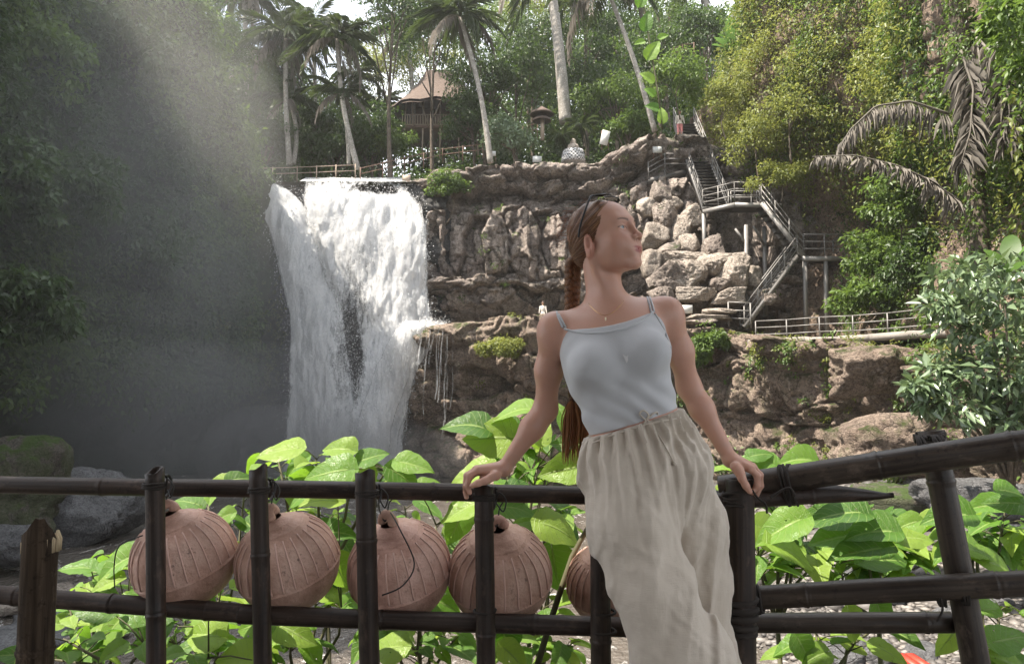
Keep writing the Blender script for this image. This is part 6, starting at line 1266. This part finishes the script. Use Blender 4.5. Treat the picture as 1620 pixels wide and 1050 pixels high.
# head frame: columns = her right, forward, up
HC = pt(956, 383, 2.035); yaw, pit, rol = R(51), R(10), R(-3)
HF = np.array((Matrix.Rotation(yaw, 3, 'Z') @ Matrix.Rotation(rol, 3, 'Y') @ Matrix.Rotation(-pit, 3, 'X')).to_3x3()) @ np.array([[-1, 0, 0], [0, -1, 0], [0, 0, 1.]]); HF = HF.astype(np.float32)
def toH(P): return (P - HC) @ HF
def Hw(x, y, z): return HC + HF @ np.array([x, y, z], np.float32)
EYE = (.0305, .0715, .0135)
def head_l(q):
    """distance field of the head in its own frame (x her right, y forward, z up)"""
    a = q.copy(); a[:, 0] = np.abs(a[:, 0])
    d = ell(a, (0, -.014, .036), (.0735, .091, .080))
    d = smin(d, ell(a, (0, .032, .018), (.060, .058, .076)), .03)
    d = smin(d, ell(a, (0, .040, -.034), (.046, .046, .050)), .03)
    d = smin(d, cone(a, (.052, .004, -.040), (.020, .070, -.083), .0150, .0110), .022)
    d = smin(d, ell(a, (0, .026, -.058), (.042, .046, .030)), .03)
    d = smin(d, ell(a, (0, .0820, -.0825), (.0185, .0150, .0150)), .020)
    d = smin(d, ell(a, (.040, .060, -.022), (.023, .020, .020)), .028); d = smin(d, ell(a, (.020, .068, -.034), (.024, .022, .024)), .024)
    d = smin(d, cone(a, (.0, .0835, .034), (.036, .072, .036), .0085, .0075), .020)
    d = smin(d, ell(a, (.038, .030, -.042), (.022, .034, .034)), .03)
    # sockets
    d = smax(d, -ell(a, (.0320, .1000, .0125), (.0185, .0170, .0105)), .014)
    d = smax(d, -ell(a, (.0160, .0980, .0140), (.0080, .0120, .0100)), .010)
    # nose
    d = smin(d, cone(a, (0, .0850, .0290), (0, .1035, -.0090), .0062, .0072), .012)
    d = smin(d, ell(a, (0, .1080, -.0150), (.0088, .0092, .0082)), .008)
    d = smin(d, ell(a, (.0115, .0985, -.0185), (.0062, .0095, .0065)), .007)
    d = smax(d, -ell(a, (.0062, .1030, -.0245), (.0034, .0052, .0038)), .003)
    # lids
    e = ell(a, EYE, (.0142, .0142, .0142)); e = smax(e, -ell(a, (EYE[0] + .0005, EYE[1] + .0150, EYE[2] - .0008), (.0128, .0150, .0040)), .0015); d = smin(d, e, .004)
    # mouth
    d = smin(d, ell(a, (0, .0835, -.0480), (.0280, .0125, .0160)), .020)
    d = smin(d, cone(a, (0, .0940, -.0445), (.0205, .0862, -.0482), .0036, .0024), .004)
    d = smin(d, cone(a, (0, .0925, -.0530), (.0170, .0865, -.0510), .0046, .0028), .004)
    d = smax(d, -cone(a, (0, .0985, -.0487), (.0250, .0880, -.0487), .0010, .0007), .0016)
    # ear
    ear = ell(a, (.0755, -.006, -.014), (.0085, .0165, .030), np.array([[.93, .36, 0], [-.36, .93, 0], [0, 0, 1.]]))
    ear = smax(ear, -ell(a, (.0840, .0005, -.011), (.0075, .0085, .0165)), .004)
    ear = smin(ear, cone(a, (.0745, .008, -.017), (.0750, .006, -.025), .0040, .0035), .004)
    d = smin(d, ear, .006)
    return d
def neck(P):
    d = cone(P, J['nb'] + [0, .012, -.02], Hw(0, -.025, -.045), .0500, .0485)
    d = smin(d, cone(P, J['nb'] + [.010, -.034, -.008], Hw(.062, -.012, -.045), .0085, .012), .022)
    d = smin(d, cone(P, J['nb'] + [-.004, -.030, -.012], Hw(-.05, -.0, -.045), .0085, .012), .022)
    d = smin(d, ell(P, J['nb'] + [0.0, -.028, .045], (.022, .018, .035)), .03)
    return d
def body(P):
    d = smin(torso(P), shoulders(P), .045)
    nk = neck(P); d = smin(d, nk, .040)
    for s, c in ((-1, 'shR'), (1, 'shL')):       # collar bones
        d = smin(d, cone(P, J['nb'] + [.016 * s, -.045, -.028], J[c] + [-.035 * s, -.022, .022], .0052, .0055), .016)
    d = smin(d, armR(P), .020); d = smin(d, armL(P), .020)
    near = np.linalg.norm(P - J['wrR'], axis=1) < .16; 
    if near.any(): d[near] = smin(d[near], handR(P[near]), .010)
    near = np.linalg.norm(P - J['wrL'], axis=1) < .16
    if near.any(): d[near] = smin(d[near], handL(P[near]), .010)
    near = np.linalg.norm(P - HC, axis=1) < .26
    if near.any(): d[near] = smin(d[near], head_l(toH(P[near])), .016)
    d = smin(d, legs(P, 0), .04)
    return d
LEG = dict(hR=pt(992, 780, 1.965), kR=pt(1052, 975, 1.875), aR=pt(1112, 1262, 1.80), hL=pt(1066, 765, 2.0), kL=pt(1110, 985, 2.03), aL=pt(1165, 1240, 1.93))
LEG['aR'][2] = .09; LEG['aL'][2] = .09
def legs(P, cl):
    d = None
    for s in 'RL':
        h_, k_, a_ = LEG['h' + s], LEG['k' + s], LEG['a' + s]
        c = smin(cone(P, h_, k_, .062, .042), cone(P, k_, a_, .042, .030), .03); d = c if d is None else smin(d, c, .02)
        ft = cone(P, a_ + [0, .03, -.05], a_ + [.01, -.12, -.065], .034, .024); d = smin(d, ft, .03)
    return d
def pieces(regs, f):
    """meshes of several boxes at their own resolution, joined as one surface"""
    Vs, Fs, n = [], [], 0
    for lo, hi, h, holes in regs:
        V, F = mesh_sdf(f, lo, hi, h)
        c = V[F].mean(1); keep = ((c >= np.array(lo)) & (c <= np.array(hi))).all(1)
        for l2, h2 in holes: keep &= ~((c > np.array(l2)) & (c < np.array(h2))).all(1)
        Vs.append(V); Fs.append(F[keep] + n); n += len(V)
    V = np.concatenate(Vs); F = np.concatenate(Fs); u, inv = np.unique(F.ravel(), return_inverse=True); return V[u], inv.reshape(-1, 4)
WOM = empty('person', (float(LEG['aR'][0]), 1.85, 0), 'woman in a pale blue tank top and cream trousers leaning back on the bamboo railing', 'person')
hb = (HC + [-.13, -.14, -.125], HC + [.15, .14, .15]); hr = (J['wrR'] + [-.115, -.075, -.085], J['wrR'] + [.03, .06, .045]); hl = (J['wrL'] + [-.03, -.08, -.1], J['wrL'] + [.115, .06, .045])
allb = (np.array([-.05, 1.55, -.01]), np.array([.80, 2.30, 1.75]))
e_ = .004
shr = lambda b: (b[0] + e_, b[1] - e_)
BV, BF = pieces([(allb[0], allb[1], .0055, [shr(hb), shr(hr), shr(hl)]), (*hb, .0019, []), (*hr, .0024, []), (*hl, .0024, [])], body)
q = toH(BV.astype(np.float32)); ax_ = np.abs(q[:, 0]); inh = np.linalg.norm(q, axis=1) < .16
def G(c, r): return np.exp(-(((np.stack([ax_, q[:, 1], q[:, 2]], 1) - c) / r) ** 2).sum(1) ** 2)
lips = inh * np.clip(1.25 * np.maximum(G(np.array([0, .098, -.0448]), np.array([.0215, .016, .0042])), G(np.array([0, .098, -.0535]), np.array([.0180, .016, .0058]))), 0, 1)
bz = .0300 + .0045 * np.sin(np.clip((ax_ - .014) / .034, 0, 1) * PI * .8); brow = inh * (q[:, 1] > .05) * np.exp(-((q[:, 2] - bz - .0015) / (.0032 * (1.15 - np.clip((ax_ - .014) / .05, 0, .8)))) ** 4) * np.clip((ax_ - .0125) / .004, 0, 1) * np.clip((.049 - ax_) / .006, 0, 1)
lash = inh * (q[:, 1] > .06) * np.exp(-((np.hypot((ax_ - EYE[0]) / 1.0, (q[:, 2] - EYE[2] + .001) * 2.7) - .0142) / .0016) ** 2) * (q[:, 2] > EYE[2] - .001)
blush = inh * (G(np.array([.045, .065, -.022]), np.array([.026, .04, .02])) * .3 + G(np.array([0, .112, -.012]), np.array([.014, .02, .014])) * .6 + (ax_ > .072) * .7)
g = NG('skin'); p = g.coord('Object'); n1 = g.noise(p, 9, 4); n2 = g.noise(p, 160, 3, .6)
col = g.mix(n1, (.47, .25, .18), (.60, .35, .265)); col = g.mix(g.math('MULTIPLY', g.attr('blush'), .5), col, (.44, .15, .105)); col = g.mix(g.ramp(g.noise(p, 300, 2), [(.66, 0), (.74, .22)]), col, (.36, .17, .11))
col = g.mix(g.attr('lips'), col, (.34, .095, .08)); col = g.mix(g.math('MULTIPLY', g.attr('brow'), .85), col, (.085, .045, .03)); col = g.mix(g.attr('lash'), col, (.05, .03, .025))
M['skin'] = g.done(g.bsdf(col, g.ramp(n1, [(.3, .40), (.7, .52)]), g.bump(n2, .25, .0012), Subsurface_Weight=.22, Subsurface_Radius=(.012, .005, .003), Subsurface_Scale=1.0, Specular_IOR_Level=.45))
def grad(f, V, e=.0012):
    V = V.astype(np.float32); f0 = f(V); return unit(np.stack([f(V + np.eye(3, dtype=np.float32)[k] * e) - f0 for k in range(3)], 1))
bme = npmesh('body', BV, BF, M['skin'], True, dict(lips=lips, brow=brow, lash=lash, blush=blush)); bme.normals_split_custom_set_from_vertices(grad(body, BV)) if len(bme.vertices) == len(BV) else print('count')
kids(link('body', bme), WOM)
# eyes
g = NG('eye'); x = g.n('ShaderNodeSeparateXYZ'); g.set(x.inputs[0], g.n('ShaderNodeTexCoord').outputs['Object']); y_ = x.outputs[1]
col = g.ramp(g.math('MULTIPLY', y_, 1 / .0127), [(.86, (.52, .47, .45)), (.885, (.10, .13, .15)), (.90, (.22, .27, .28)), (.965, (.16, .19, .19)), (.975, (.01, .01, .01))]); M['eye'] = g.done(g.bsdf(col, .08, Specular_IOR_Level=.8))
for s in (-1, 1):
    mb = MB(); a = np.linspace(0, PI, 17); mb.lathe([(.0127 * math.sin(t) + 1e-5, -.0127 * math.cos(t)) for t in a], 24); me = mb.mesh('eye', M['eye'], True); me.transform(Matrix.Rotation(-PI / 2, 4, 'X'))
    o = link('eye', me); o.matrix_world = Matrix.Translation(Vector(Hw(s * EYE[0], EYE[1], EYE[2]))) @ Matrix([list(r_) for r_ in HF]).to_4x4() @ Matrix.Rotation(R(0), 4, 'Z'); kids(o, WOM)
# ------------------------------------------------------------------ hair
def hair_l(q):
    a = q.copy(); a[:, 0] = np.abs(a[:, 0])
    d = ell(a, (0, -.012, .037), (.0790, .0900, .0830)); d = smin(d, ell(a, (0, -.060, -.016), (.050, .040, .045)), .03)
    front = .070 * np.sqrt(np.clip(1 - (a[:, 0] / .085) ** 2, 0, 1)) + .004      # hair line: y limit depends on height and side
    lim = np.interp(a[:, 2], [-.08, -.04, -.015, .01, .045, .075, .10, .13], [-.035, -.026, -.008, .014, .038, .056, .062, .06]) + .012 * (1 - (a[:, 0] / .06) ** 2)
    d = smax(d, (a[:, 1] - lim) * .8, .006); d = smax(d, (-.062 - a[:, 2]), .01)
    e = np.sqrt(((a[:, 1] + .002) / .017) ** 2 + ((a[:, 2] + .014) / .030) ** 2) - 1; d = smax(d, -np.where(a[:, 0] > .05, e * .017, .02), .006)
    th = np.arctan2(a[:, 2] + .035, (a[:, 1] + .10) * .6 + .02); ph = a[:, 0] * 26 + th * 20
    d = d + .0016 * np.sin(ph * 2.3 + 3 * vnoise(q[:, 0] * 40, q[:, 1] * 14, q[:, 2] * 14)) + .0018 * (vnoise(ph * .9, q[:, 1] * 12, q[:, 2] * 6) - .5)
    return d
HV, HFc = mesh_sdf(hair_l, (-.10, -.13, -.08), (.10, .10, .14), .0022)
g = NG('hair'); t = g.attr('st'); p = g.coord('Object', (1, 1, 1)); sn = g.noise(g.n('ShaderNodeCombineXYZ').outputs[0], 1) if False else None
cx = g.n('ShaderNodeCombineXYZ'); g.set(cx.inputs[0], t); g.set(cx.inputs[1], g.attr('al')); f = g.noise(cx.outputs[0], 1.0, 6, .7)
col = g.ramp(f, [(.34, (.028, .012, .007)), (.5, (.15, .065, .030)), (.64, (.50, .27, .13))]); M['hair'] = g.done(g.bsdf(col, .42, g.bump(f, 1., .004), Specular_IOR_Level=.5))
ha = np.abs(HV[:, 0]); th = np.arctan2(HV[:, 2] + .035, (HV[:, 1] + .10) * .6 + .02); st = ha * 300 + th * 110
me = npmesh('hair', HV, HFc, M['hair'], True, dict(st=st, al=HV[:, 1] * 16)); o = link('hair', me); o.matrix_world = Matrix.Translation(Vector(HC)) @ Matrix([list(r_) for r_ in HF]).to_4x4(); kids(o, WOM); hair = o
# braid
bp = [Hw(.0, -.085, -.02), pt(906, 415, 2.10), pt(906, 450, 2.115), pt(905, 485, 2.13), pt(905, 530, 2.145), pt(908, 590, 2.14), pt(911, 650, 2.13)]
BPp = np.array(bp, float); s_ = np.linspace(0, 1, len(bp)); ss = np.linspace(0, 1, 130); CB = np.stack([np.interp(ss, s_, BPp[:, k]) for k in range(3)], 1); CB = np.stack([np.convolve(np.pad(CB[:, k], 8, mode='edge'), np.ones(17) / 17, 'valid') for k in range(3)], 1)
mb = MB()
for i in range(3):
    ph = ss * 46 + i * 2 * PI / 3; wd = .0140 * (1 - .25 * ss); pth = CB + np.stack([np.sin(ph) * wd * 1.0, -np.sin(2 * ph) * wd * .55, 0 * ss], 1); mb.tube(pth, list(.0125 * (1 - .25 * ss)), 9)
me = mb.mesh('braid', M['hair'], True); Vb = np.array([v.co[:] for v in me.vertices])
for nm, a in (('st', Vb[:, 0] * 900 + Vb[:, 2] * 500), ('al', Vb[:, 2] * 60)): at_ = me.attributes.new(nm, 'FLOAT', 'POINT'); at_.data.foreach_set('value', a.astype(np.float32))
kids(link('braid', me), WOM)
g = NG('hair_ends'); f = g.attr('st'); col = g.ramp(f, [(0, (.15, .055, .02)), (.5, (.33, .13, .045)), (1, (.52, .25, .10))]); M['hair_end'] = g.done(g.mixsh(.3, g.bsdf(col, .4), g.trans((.7, .3, .1))))
rh = np.random.default_rng(9); mb = MB(); nv = []
for i in range(150):
    a = rh.random() * 6.28; r0 = .016 * rh.random() ** .5; s0 = CB[-1 - int(rh.integers(6))] + [r0 * math.cos(a), r0 * math.sin(a), .01]; ln = .13 + .05 * rh.random(); wx = (.018 + .012 * rh.random()) * math.cos(a); n0 = len(mb.V)
    k_ = np.linspace(0, 1, 7); P_ = s0 + np.stack([wx * np.sin(k_ * 2.2) + .004 * np.sin(k_ * 7 + a), .015 * math.sin(a) * k_, -ln * k_], 1); mb.tube(P_, list(.0019 * (1 - k_ * .8) + .0002), 4, cap=False); nv.append(np.full(28, rh.random()))
me = mb.mesh('hair_tail', M['hair_end'], True, dict(st=np.concatenate(nv))); kids(link('hair_tail', me), WOM)
mb = MB()
for i in range(170):                                                   # stray hairs
    u = unit(rh.normal(size=3) * [1, 1, .6] + [0, -.35, .55]); b_ = u * [.079, .097, .085] + [0, -.018, .039]
    if b_[2] < -.02 or b_[1] > .05: continue
    w0 = unit(np.array([rh.normal() * .5, -1., rh.normal() * .5])); k_ = np.linspace(0, 1, 6)[:, None]; ln = .02 + .035 * rh.random(); P_ = b_ + w0 * ln * k_ + u * .012 * np.sin(k_ * 3.1) * rh.random() + u * .001
    mb.tube(HC + P_ @ HF.T, .00045, 3, cap=False)
tag(kids(mb.build('stray_hair', M['hair_end']), WOM), kind='stuff')
# fine hairs combed back over the hair line, which they soften
mb = MB(); ec, er = np.array([0, -.012, .037]), np.array([.079, .090, .083]); nn_ = []
for i in range(420):
    sd_ = -1 if rh.random() < .8 else 1; zz = -.01 + .125 * rh.random(); lim = float(np.interp(zz, [-.08, -.04, -.015, .01, .045, .075, .10, .13], [-.035, -.026, -.008, .014, .038, .056, .062, .06]))
    yy = lim + .004 + .007 * rh.random(); q2 = 1 - ((yy - ec[1]) / er[1]) ** 2 - ((zz - ec[2]) / er[2]) ** 2
    if q2 < .01: continue
    p0_ = np.array([sd_ * er[0] * math.sqrt(q2), yy, zz]); tgt = np.array([sd_ * .02, -.10, -.02]); pts_ = []
    for k in range(6):
        t = k / 5 * .30; q_ = p0_ * (1 - t) + tgt * t; e_v = (q_ - ec) / er; q_ = ec + (e_v / np.linalg.norm(e_v)) * er * (.985 + .022 * min(1, k / 2)); pts_.append(q_)
    mb.tube(HC + np.array(pts_) @ HF.T, [.0004, .0008, .0009, .0009, .0008, .0004], 4, cap=False); nn_.append(np.full(24, rh.random() * 3))
me = mb.mesh('hair_line', M['hair'], True, dict(st=np.concatenate(nn_), al=np.zeros(sum(map(len, nn_))))); tag(kids(link('hair_line', me), WOM), kind='stuff')
# ------------------------------------------------------------------ tank top
def line_plane(P, a, b):
    """signed distance above the picture line a-b extended in depth (a, b world points)"""
    a = np.array(a); b = np.array(b); d = b - a; n = unit(np.array([-d[2], 0, d[0]])); return ((P - a) @ n).astype(np.float32)
HEM = (pt(925, 693, 1.95), pt(1080, 643, 1.95)); NL = (pt(886, 523, 1.95), pt(1034, 497, 1.95))
def along(P): return (P - J['waist']) @ up_t
def shirt(P):
    d = torso(P) - .0045; d = smin(d, shoulders(P) - .002, .03)
    z = along(P); x = (P - J['waist']) @ rt_t
    w = np.exp(-(z / .085) ** 2); d = d + .0040 * w * np.sin((z * 1.0 + x * (.35 + .9 * vnoise(P[:, 0] * 5, P[:, 1], P[:, 2] * 5))) * 105 + 3 * vnoise(P[:, 0] * 14, P[:, 1] * 14, P[:, 2] * 14)) * (.4 + .6 * vnoise(P[:, 0] * 9, P[:, 1] * 9, P[:, 2] * 11, 5))
    d = d + .0026 * np.sin((z - x * .9) * 70 + 2 * vnoise(P[:, 0] * 8, P[:, 1] * 8, P[:, 2] * 8, 3)) * np.clip((.13 - np.abs(z - .07)) / .08, 0, 1) * (vnoise(P[:, 0] * 7, P[:, 1] * 7, P[:, 2] * 7, 9))
    nl = line_plane(P, *NL); nl = nl + .020 * np.clip(1 - ((P[:, 0] - NL[0][0]) / (NL[1][0] - NL[0][0]) * 2 - 1) ** 2, -1, 1) - .010
    d = smax(d, nl, .003); d = smax(d, -line_plane(P, *HEM), .002)
    d = smax(d, -(armR(P) - .0085), .006); d = smax(d, -(armL(P) - .0085), .006)
    return d
lo = J['waist'] + [-.22, -.17, -.10]; hi = J['chest'] + [.22, .17, .10]
SV, SF = mesh_sdf(shirt, np.minimum(lo, hi), np.maximum(lo, hi), .0032)
g = NG('ribbed_cotton'); p = g.coord('Object'); wv = g.n('ShaderNodeTexWave'); g.set(wv.inputs[0], g.coord('Object', rot=(0, R(12), 0))); wv.inputs['Scale'].default_value = 130; nn = g.noise(p, 14, 4)
M['shirt'] = g.done(g.bsdf(g.mix(nn, (.46, .46, .475), (.54, .54, .555)), .85, g.bump(g.math('ADD', g.math('MULTIPLY', wv.outputs['Fac'], .25), nn), .35, .003), Sheen_Weight=.25, Specular_IOR_Level=.2))
kids(link('tank_top', npmesh('tank_top', SV, SF, M['shirt'], True)), WOM)
def on_surface(f, px, py, off=.0):
    o_ = np.array([0, 0, E]); d_ = unit(np.array(at(px, py, 2.)) - o_); t = 1.5
    for _ in range(60):
        v_ = float(f((o_ + d_ * t)[None].astype(np.float32))[0]); t += v_ * .8
        if abs(v_) < 2e-4: break
        if t > 2.4: return None
    return Vector(o_ + d_ * (t - off)) if abs(v_) < .003 else None
def both(P): return np.minimum(shirt(P), body(P))
def seam(pix, r, name, f, m, off=.0015, parent=None):
    k = []; 
    for (x0, y0), (x1, y1) in zip(pix, pix[1:]):
        n = max(2, int(math.hypot(x1 - x0, y1 - y0) / 6))
        for i in range(n): k.append((x0 + (x1 - x0) * i / n, y0 + (y1 - y0) * i / n))
    k.append(pix[-1]); P_ = np.array([tuple(q_) for q_ in (on_surface(f, x, y, off) for x, y in k) if q_ is not None])
    if len(P_) > 5: P_ = np.stack([np.convolve(np.pad(P_[:, q_], 1, mode='edge'), np.ones(3) / 3, 'valid') for q_ in range(3)], 1)
    mb = MB(); mb.tube(P_, r, 7); return part(mb, name, m, WOM if parent is None else parent, True)
seam([(890, 519), (905, 524), (930, 527), (960, 526), (990, 519), (1012, 509), (1028, 499), (1034, 492)], .0030, 'neckline_trim', both, M['shirt'])
for ps in ([(891, 520), (886, 508), (882, 499), (881, 492)], [(895, 518), (889, 506), (884, 497)], [(1035, 494), (1032, 482), (1028, 470), (1026, 463)], [(1031, 497), (1028, 484), (1024, 470), (1022, 464)]):
    seam(ps, .0030, 'strap', body, M['shirt'], .002)
seam([(1035, 494), (1046, 512), (1056, 532), (1062, 552)], .0028, 'armhole_trim', both, M['shirt'])
M['chest_mark'] = m_plain('pale_mark', (.68, .66, .66), .8, .05)  # small pale triangle on the front of the tank top
c = on_surface(shirt, 991, 566, .001); mb = MB(); mb.add([c + Vector((-.010, 0, .010)), c + Vector((0, -.001, .004)), c + Vector((.010, 0, .011)), c + Vector((.001, 0, -.014))], np.array([[0, 3, 2, 1]])); part(mb, 'pale_triangle', M['chest_mark'], WOM)
# ------------------------------------------------------------------ trousers
LP = [(pt(985, 742, 1.965), .100), (pt(1000, 830, 1.92), .098), (pt(1030, 930, 1.87), .086), (pt(1081, 1045, 1.86), .100), (pt(1094, 1150, 1.84), .112), (LEG['aR'] + [0, 0, .02], .115)]
LQ = [(pt(1066, 745, 2.0), .088), (pt(1090, 830, 2.03), .082), (pt(1110, 920, 2.04), .062), (pt(1113, 1045, 2.04), .066), (LEG['aL'] + [0, 0, .05], .09)]
def tchain(P, L_):
    d = None
    for (a, ra), (b, rb) in zip(L_, L_[1:]): c = cone(P, a, b, ra, rb); d = c if d is None else smin(d, c, .05)
    return d
def trousers(P):
    z = along(P); u1 = (P - J['pelvis']); x = u1 @ rt_t; y = u1 @ TF[:, 1]
    d = ell(P, J['pelvis'] - up_t.astype(np.float32) * .0, (.163, .125, .135), TF); d = smin(d, ell(P, J['waist'] - .02 * up_t.astype(np.float32), (.124, .098, .085), TF), .06)
    l1 = tchain(P, LP); l2 = tchain(P, LQ); lg = smin(l1, l2, .004); d = smin(d, lg, .045)
    ang = np.arctan2(x, -y); n_ = vnoise(P[:, 0] * 9, P[:, 1] * 9, P[:, 2] * 5, 2)
    ga = np.exp(-np.clip(-z - .01, 0, 9) / .13); d = d + ga * (.0090 * np.sin(ang * 25 + 5 * n_ + z * 14) + .004 * np.sin(ang * 51 + 7 * n_))
    s = np.clip(-z - .02, 0, 2)
    # long drape folds running down the front leg and across it
    c1 = x * 1.0 + .42 * s; fold = .018 * (np.abs(fbm(c1 * 9 + 4, s * 1.5, y * 2, 3, 7) - .5) * 4 - .55) + .008 * (np.abs(fbm(c1 * 17, s * 2.2 + 3, y * 4, 3, 13) - .5) * 4 - .55)
    diag = .009 * (np.abs(fbm((x - .75 * s) * 9, (x * .5 + s) * 2.0, y * 3, 3, 23) - .5) * 4 - .6)
    small = .003 * (np.abs(fbm(x * 26 + s * 9, s * 20 - x * 8, y * 12, 3, 29) - .5) * 4 - .6)
    k_ = np.clip(s / .06, 0, 1); d = d + k_ * (fold + diag * .8 + small)
    d = smax(d, line_plane(P, HEM[0] + [0, 0, -.004], HEM[1] + [0, 0, -.004]), .003); d = smax(d, .07 - P[:, 2], .01)
    return d
TV, TFc = mesh_sdf(trousers, (.05, 1.62, .04), (.72, 2.22, 1.12), .0042)
g = NG('linen'); p = g.coord('Object'); n1 = g.noise(p, 18, 5); we = g.noise(g.coord('Object', (300, 300, 40)), 1, 2); we2 = g.noise(g.coord('Object', (40, 40, 320)), 1, 2)
M['linen'] = g.done(g.mixsh(.08, g.bsdf(g.mix(n1, (.54, .465, .385), (.68, .60, .51)), .9, g.bump(g.math('ADD', g.math('ADD', we, we2), g.math('MULTIPLY', n1, 2.0)), .3, .003), Sheen_Weight=.3, Specular_IOR_Level=.15), g.trans((.6, .5, .4))))
kids(link('trousers', npmesh('trousers', TV, TFc, M['linen'], True)), WOM)
seam([(930, 690), (945, 683), (965, 675), (990, 667), (1020, 659), (1045, 653), (1074, 646)], .0035, 'waistband_edge', trousers, M['linen'], .002)
seam([(932, 703), (950, 695), (975, 686), (1005, 676), (1035, 668), (1079, 660)], .0022, 'waistband_seam', trousers, M['linen'], .001)
def both2(P): return np.minimum(shirt(P), trousers(P))
def cordp(pix, off): return [q_ for q_ in (on_surface(both2, x, y, o_) for (x, y), o_ in zip(pix, off)) if q_ is not None]
for ps, of in (([(1021, 664), (1012, 655), (1018, 649), (1026, 656), (1022, 664)], [.006, .012, .014, .012, .006]), ([(1023, 664), (1032, 655), (1040, 652), (1038, 660), (1024, 665)], [.006, .012, .012, .012, .006]), ([(1022, 664), (1018, 676), (1020, 690), (1024, 700)], [.006, .006, .005, .004]), ([(1024, 664), (1040, 685), (1055, 710), (1066, 731)], [.006, .005, .005, .004])):
    strand(cordp(ps, of), .0022, 'drawstring', WOM, M['linen'])
mb = MB(); c = on_surface(trousers, 1067, 733, .004); mb.lathe([(.001, -.006), (.006, 0), (.001, .007)], 8, M=Matrix.Translation(c)); part(mb, 'cord_knot', M['linen'], WOM, True)
# necklace, bracelet, sunglasses
M['gold'] = m_plain('gold', (.75, .5, .25), .25, .1, 30, metal=1.); M['gold_bar'] = m_plain('pale_gold', (.8, .7, .5), .3, .05, metal=.6)
seam([(930, 478), (937, 488), (947, 496), (957, 500), (968, 496), (979, 486), (988, 474)], .0007, 'necklace', body, M['gold'], .001)
c = on_surface(body, 958, 502, .003); mb = MB(); mb.tube([c, c + Vector((0, -.004, -.024))], .0022, 6); part(mb, 'pendant', M['gold_bar'], WOM)
coil(J['wrL'] + np.array([.002, 0, -.003]), Vector(J['wrL'] - J['elL']), .0222, 1.05, .002, WOM, M['gold_bar'], 3, .0012, 'bracelet')
SG = empty('sunglasses', Vector(Hw(0, .03, .12)), 'dark sunglasses pushed up onto the top of her head', 'sunglasses')
M['frame'] = m_plain('black_frame', (.02, .018, .018), .3, .1, 20, .1); g = NG('dark_lens'); M['lens'] = g.done(g.bsdf((.03, .03, .035), .08, Specular_IOR_Level=.9))
W2 = lambda x, y, z: Vector(Hw(x, y, z))
for s in (-1, 1):
    rim = [W2(s * (.034 + .027 * math.cos(a)), .030 + .019 * math.sin(a), .1235 - .004 * math.sin(a) - 2.2 * (.034 + .027 * math.cos(a)) ** 2) for a in np.linspace(0, 2 * PI, 22)]
    mb = MB(); mb.tube(rim, .0017, 6); part(mb, 'rim', M['frame'], SG, True); c = sum(rim, Vector()) / len(rim); mb = MB(); V = [c + (p_ - c) * .98 for p_ in rim] + [c + Vector((0, 0, .002))]; mb.add([tuple(v_) for v_ in V], np.array([[i, (i + 1) % 22, 22] for i in range(22)])); part(mb, 'lens', M['lens'], SG, True)
    strand([W2(s * .060, .028, .1165), W2(s * .0700, .024, .1100), W2(s * .0800, .008, .080), W2(s * .0860, -.014, .040), W2(s * .0855, -.026, .012)], .0028, 'temple', SG, M['frame'])
mb = MB(); mb.tube([W2(-.010, .044, .1215), W2(0, .046, .1232), W2(.010, .044, .1215)], .0022, 6); part(mb, 'bridge', M['frame'], SG, True)
# the far bather and the climber on the stairs, small
def tiny_person(px, py, Y, h, label, top, leg, skin=(.5, .3, .2), seat=False):
    b = np.array(at(px, py, Y)); o = empty('person', b, label, 'person'); s = h / 1.7
    def f(P):
        q = (P - b) / s; d = None
        zz = -.45 if seat else 0
        for sx in (-1, 1):
            c = cone(q, (.09 * sx, 0, .9 + zz), (.11 * sx, -.02, .05) if not seat else (.12 * sx, -.42, .50 + zz), .085, .05); d = c if d is None else smin(d, c, .03)
            d = smin(d, cone(q, (.18 * sx, 0, 1.38 + zz), (.24 * sx, -.08, .95 + zz), .05, .032), .03)
        d = smin(d, ell(q, (0, 0, .95 + zz), (.16, .11, .13)), .05); d = smin(d, ell(q, (0, 0, 1.22 + zz), (.16, .10, .24)), .06); d = smin(d, cone(q, (0, 0, 1.4 + zz), (0, 0, 1.52 + zz), .05, .045), .03); d = smin(d, ell(q, (0, 0, 1.62 + zz), (.085, .10, .12)), .02)
        return d * s
    V, F = mesh_sdf(f, b + [-.4 * s, -.55 * s, -.05], b + [.4 * s, .3 * s, 1.8 * s], .025 * s); z = (V[:, 2] - b[2]) / s + (.45 if seat else 0)
    g = NG('small_figure'); a = g.attr('zz'); c = g.ramp(a, [(0, skin), (.24, leg), (.52, top), (.83, skin), (.92, (.08, .05, .04))], 'CONSTANT'); me = npmesh('body', V, F, g.done(g.bsdf(c, .8)), True, dict(zz=z / 1.75)); kids(link('body', me), o)
tiny_person(1076, 222, 39.6, 1.65, 'distant person in a pale top and pink trousers at the top of the stairs', (.6, .55, .5), (.65, .25, .25))
tiny_person(859, 508, 34.6, 1.25, 'distant person sitting on the rock ledge beside her shoulder', (.55, .5, .45), (.35, .28, .24), seat=True)
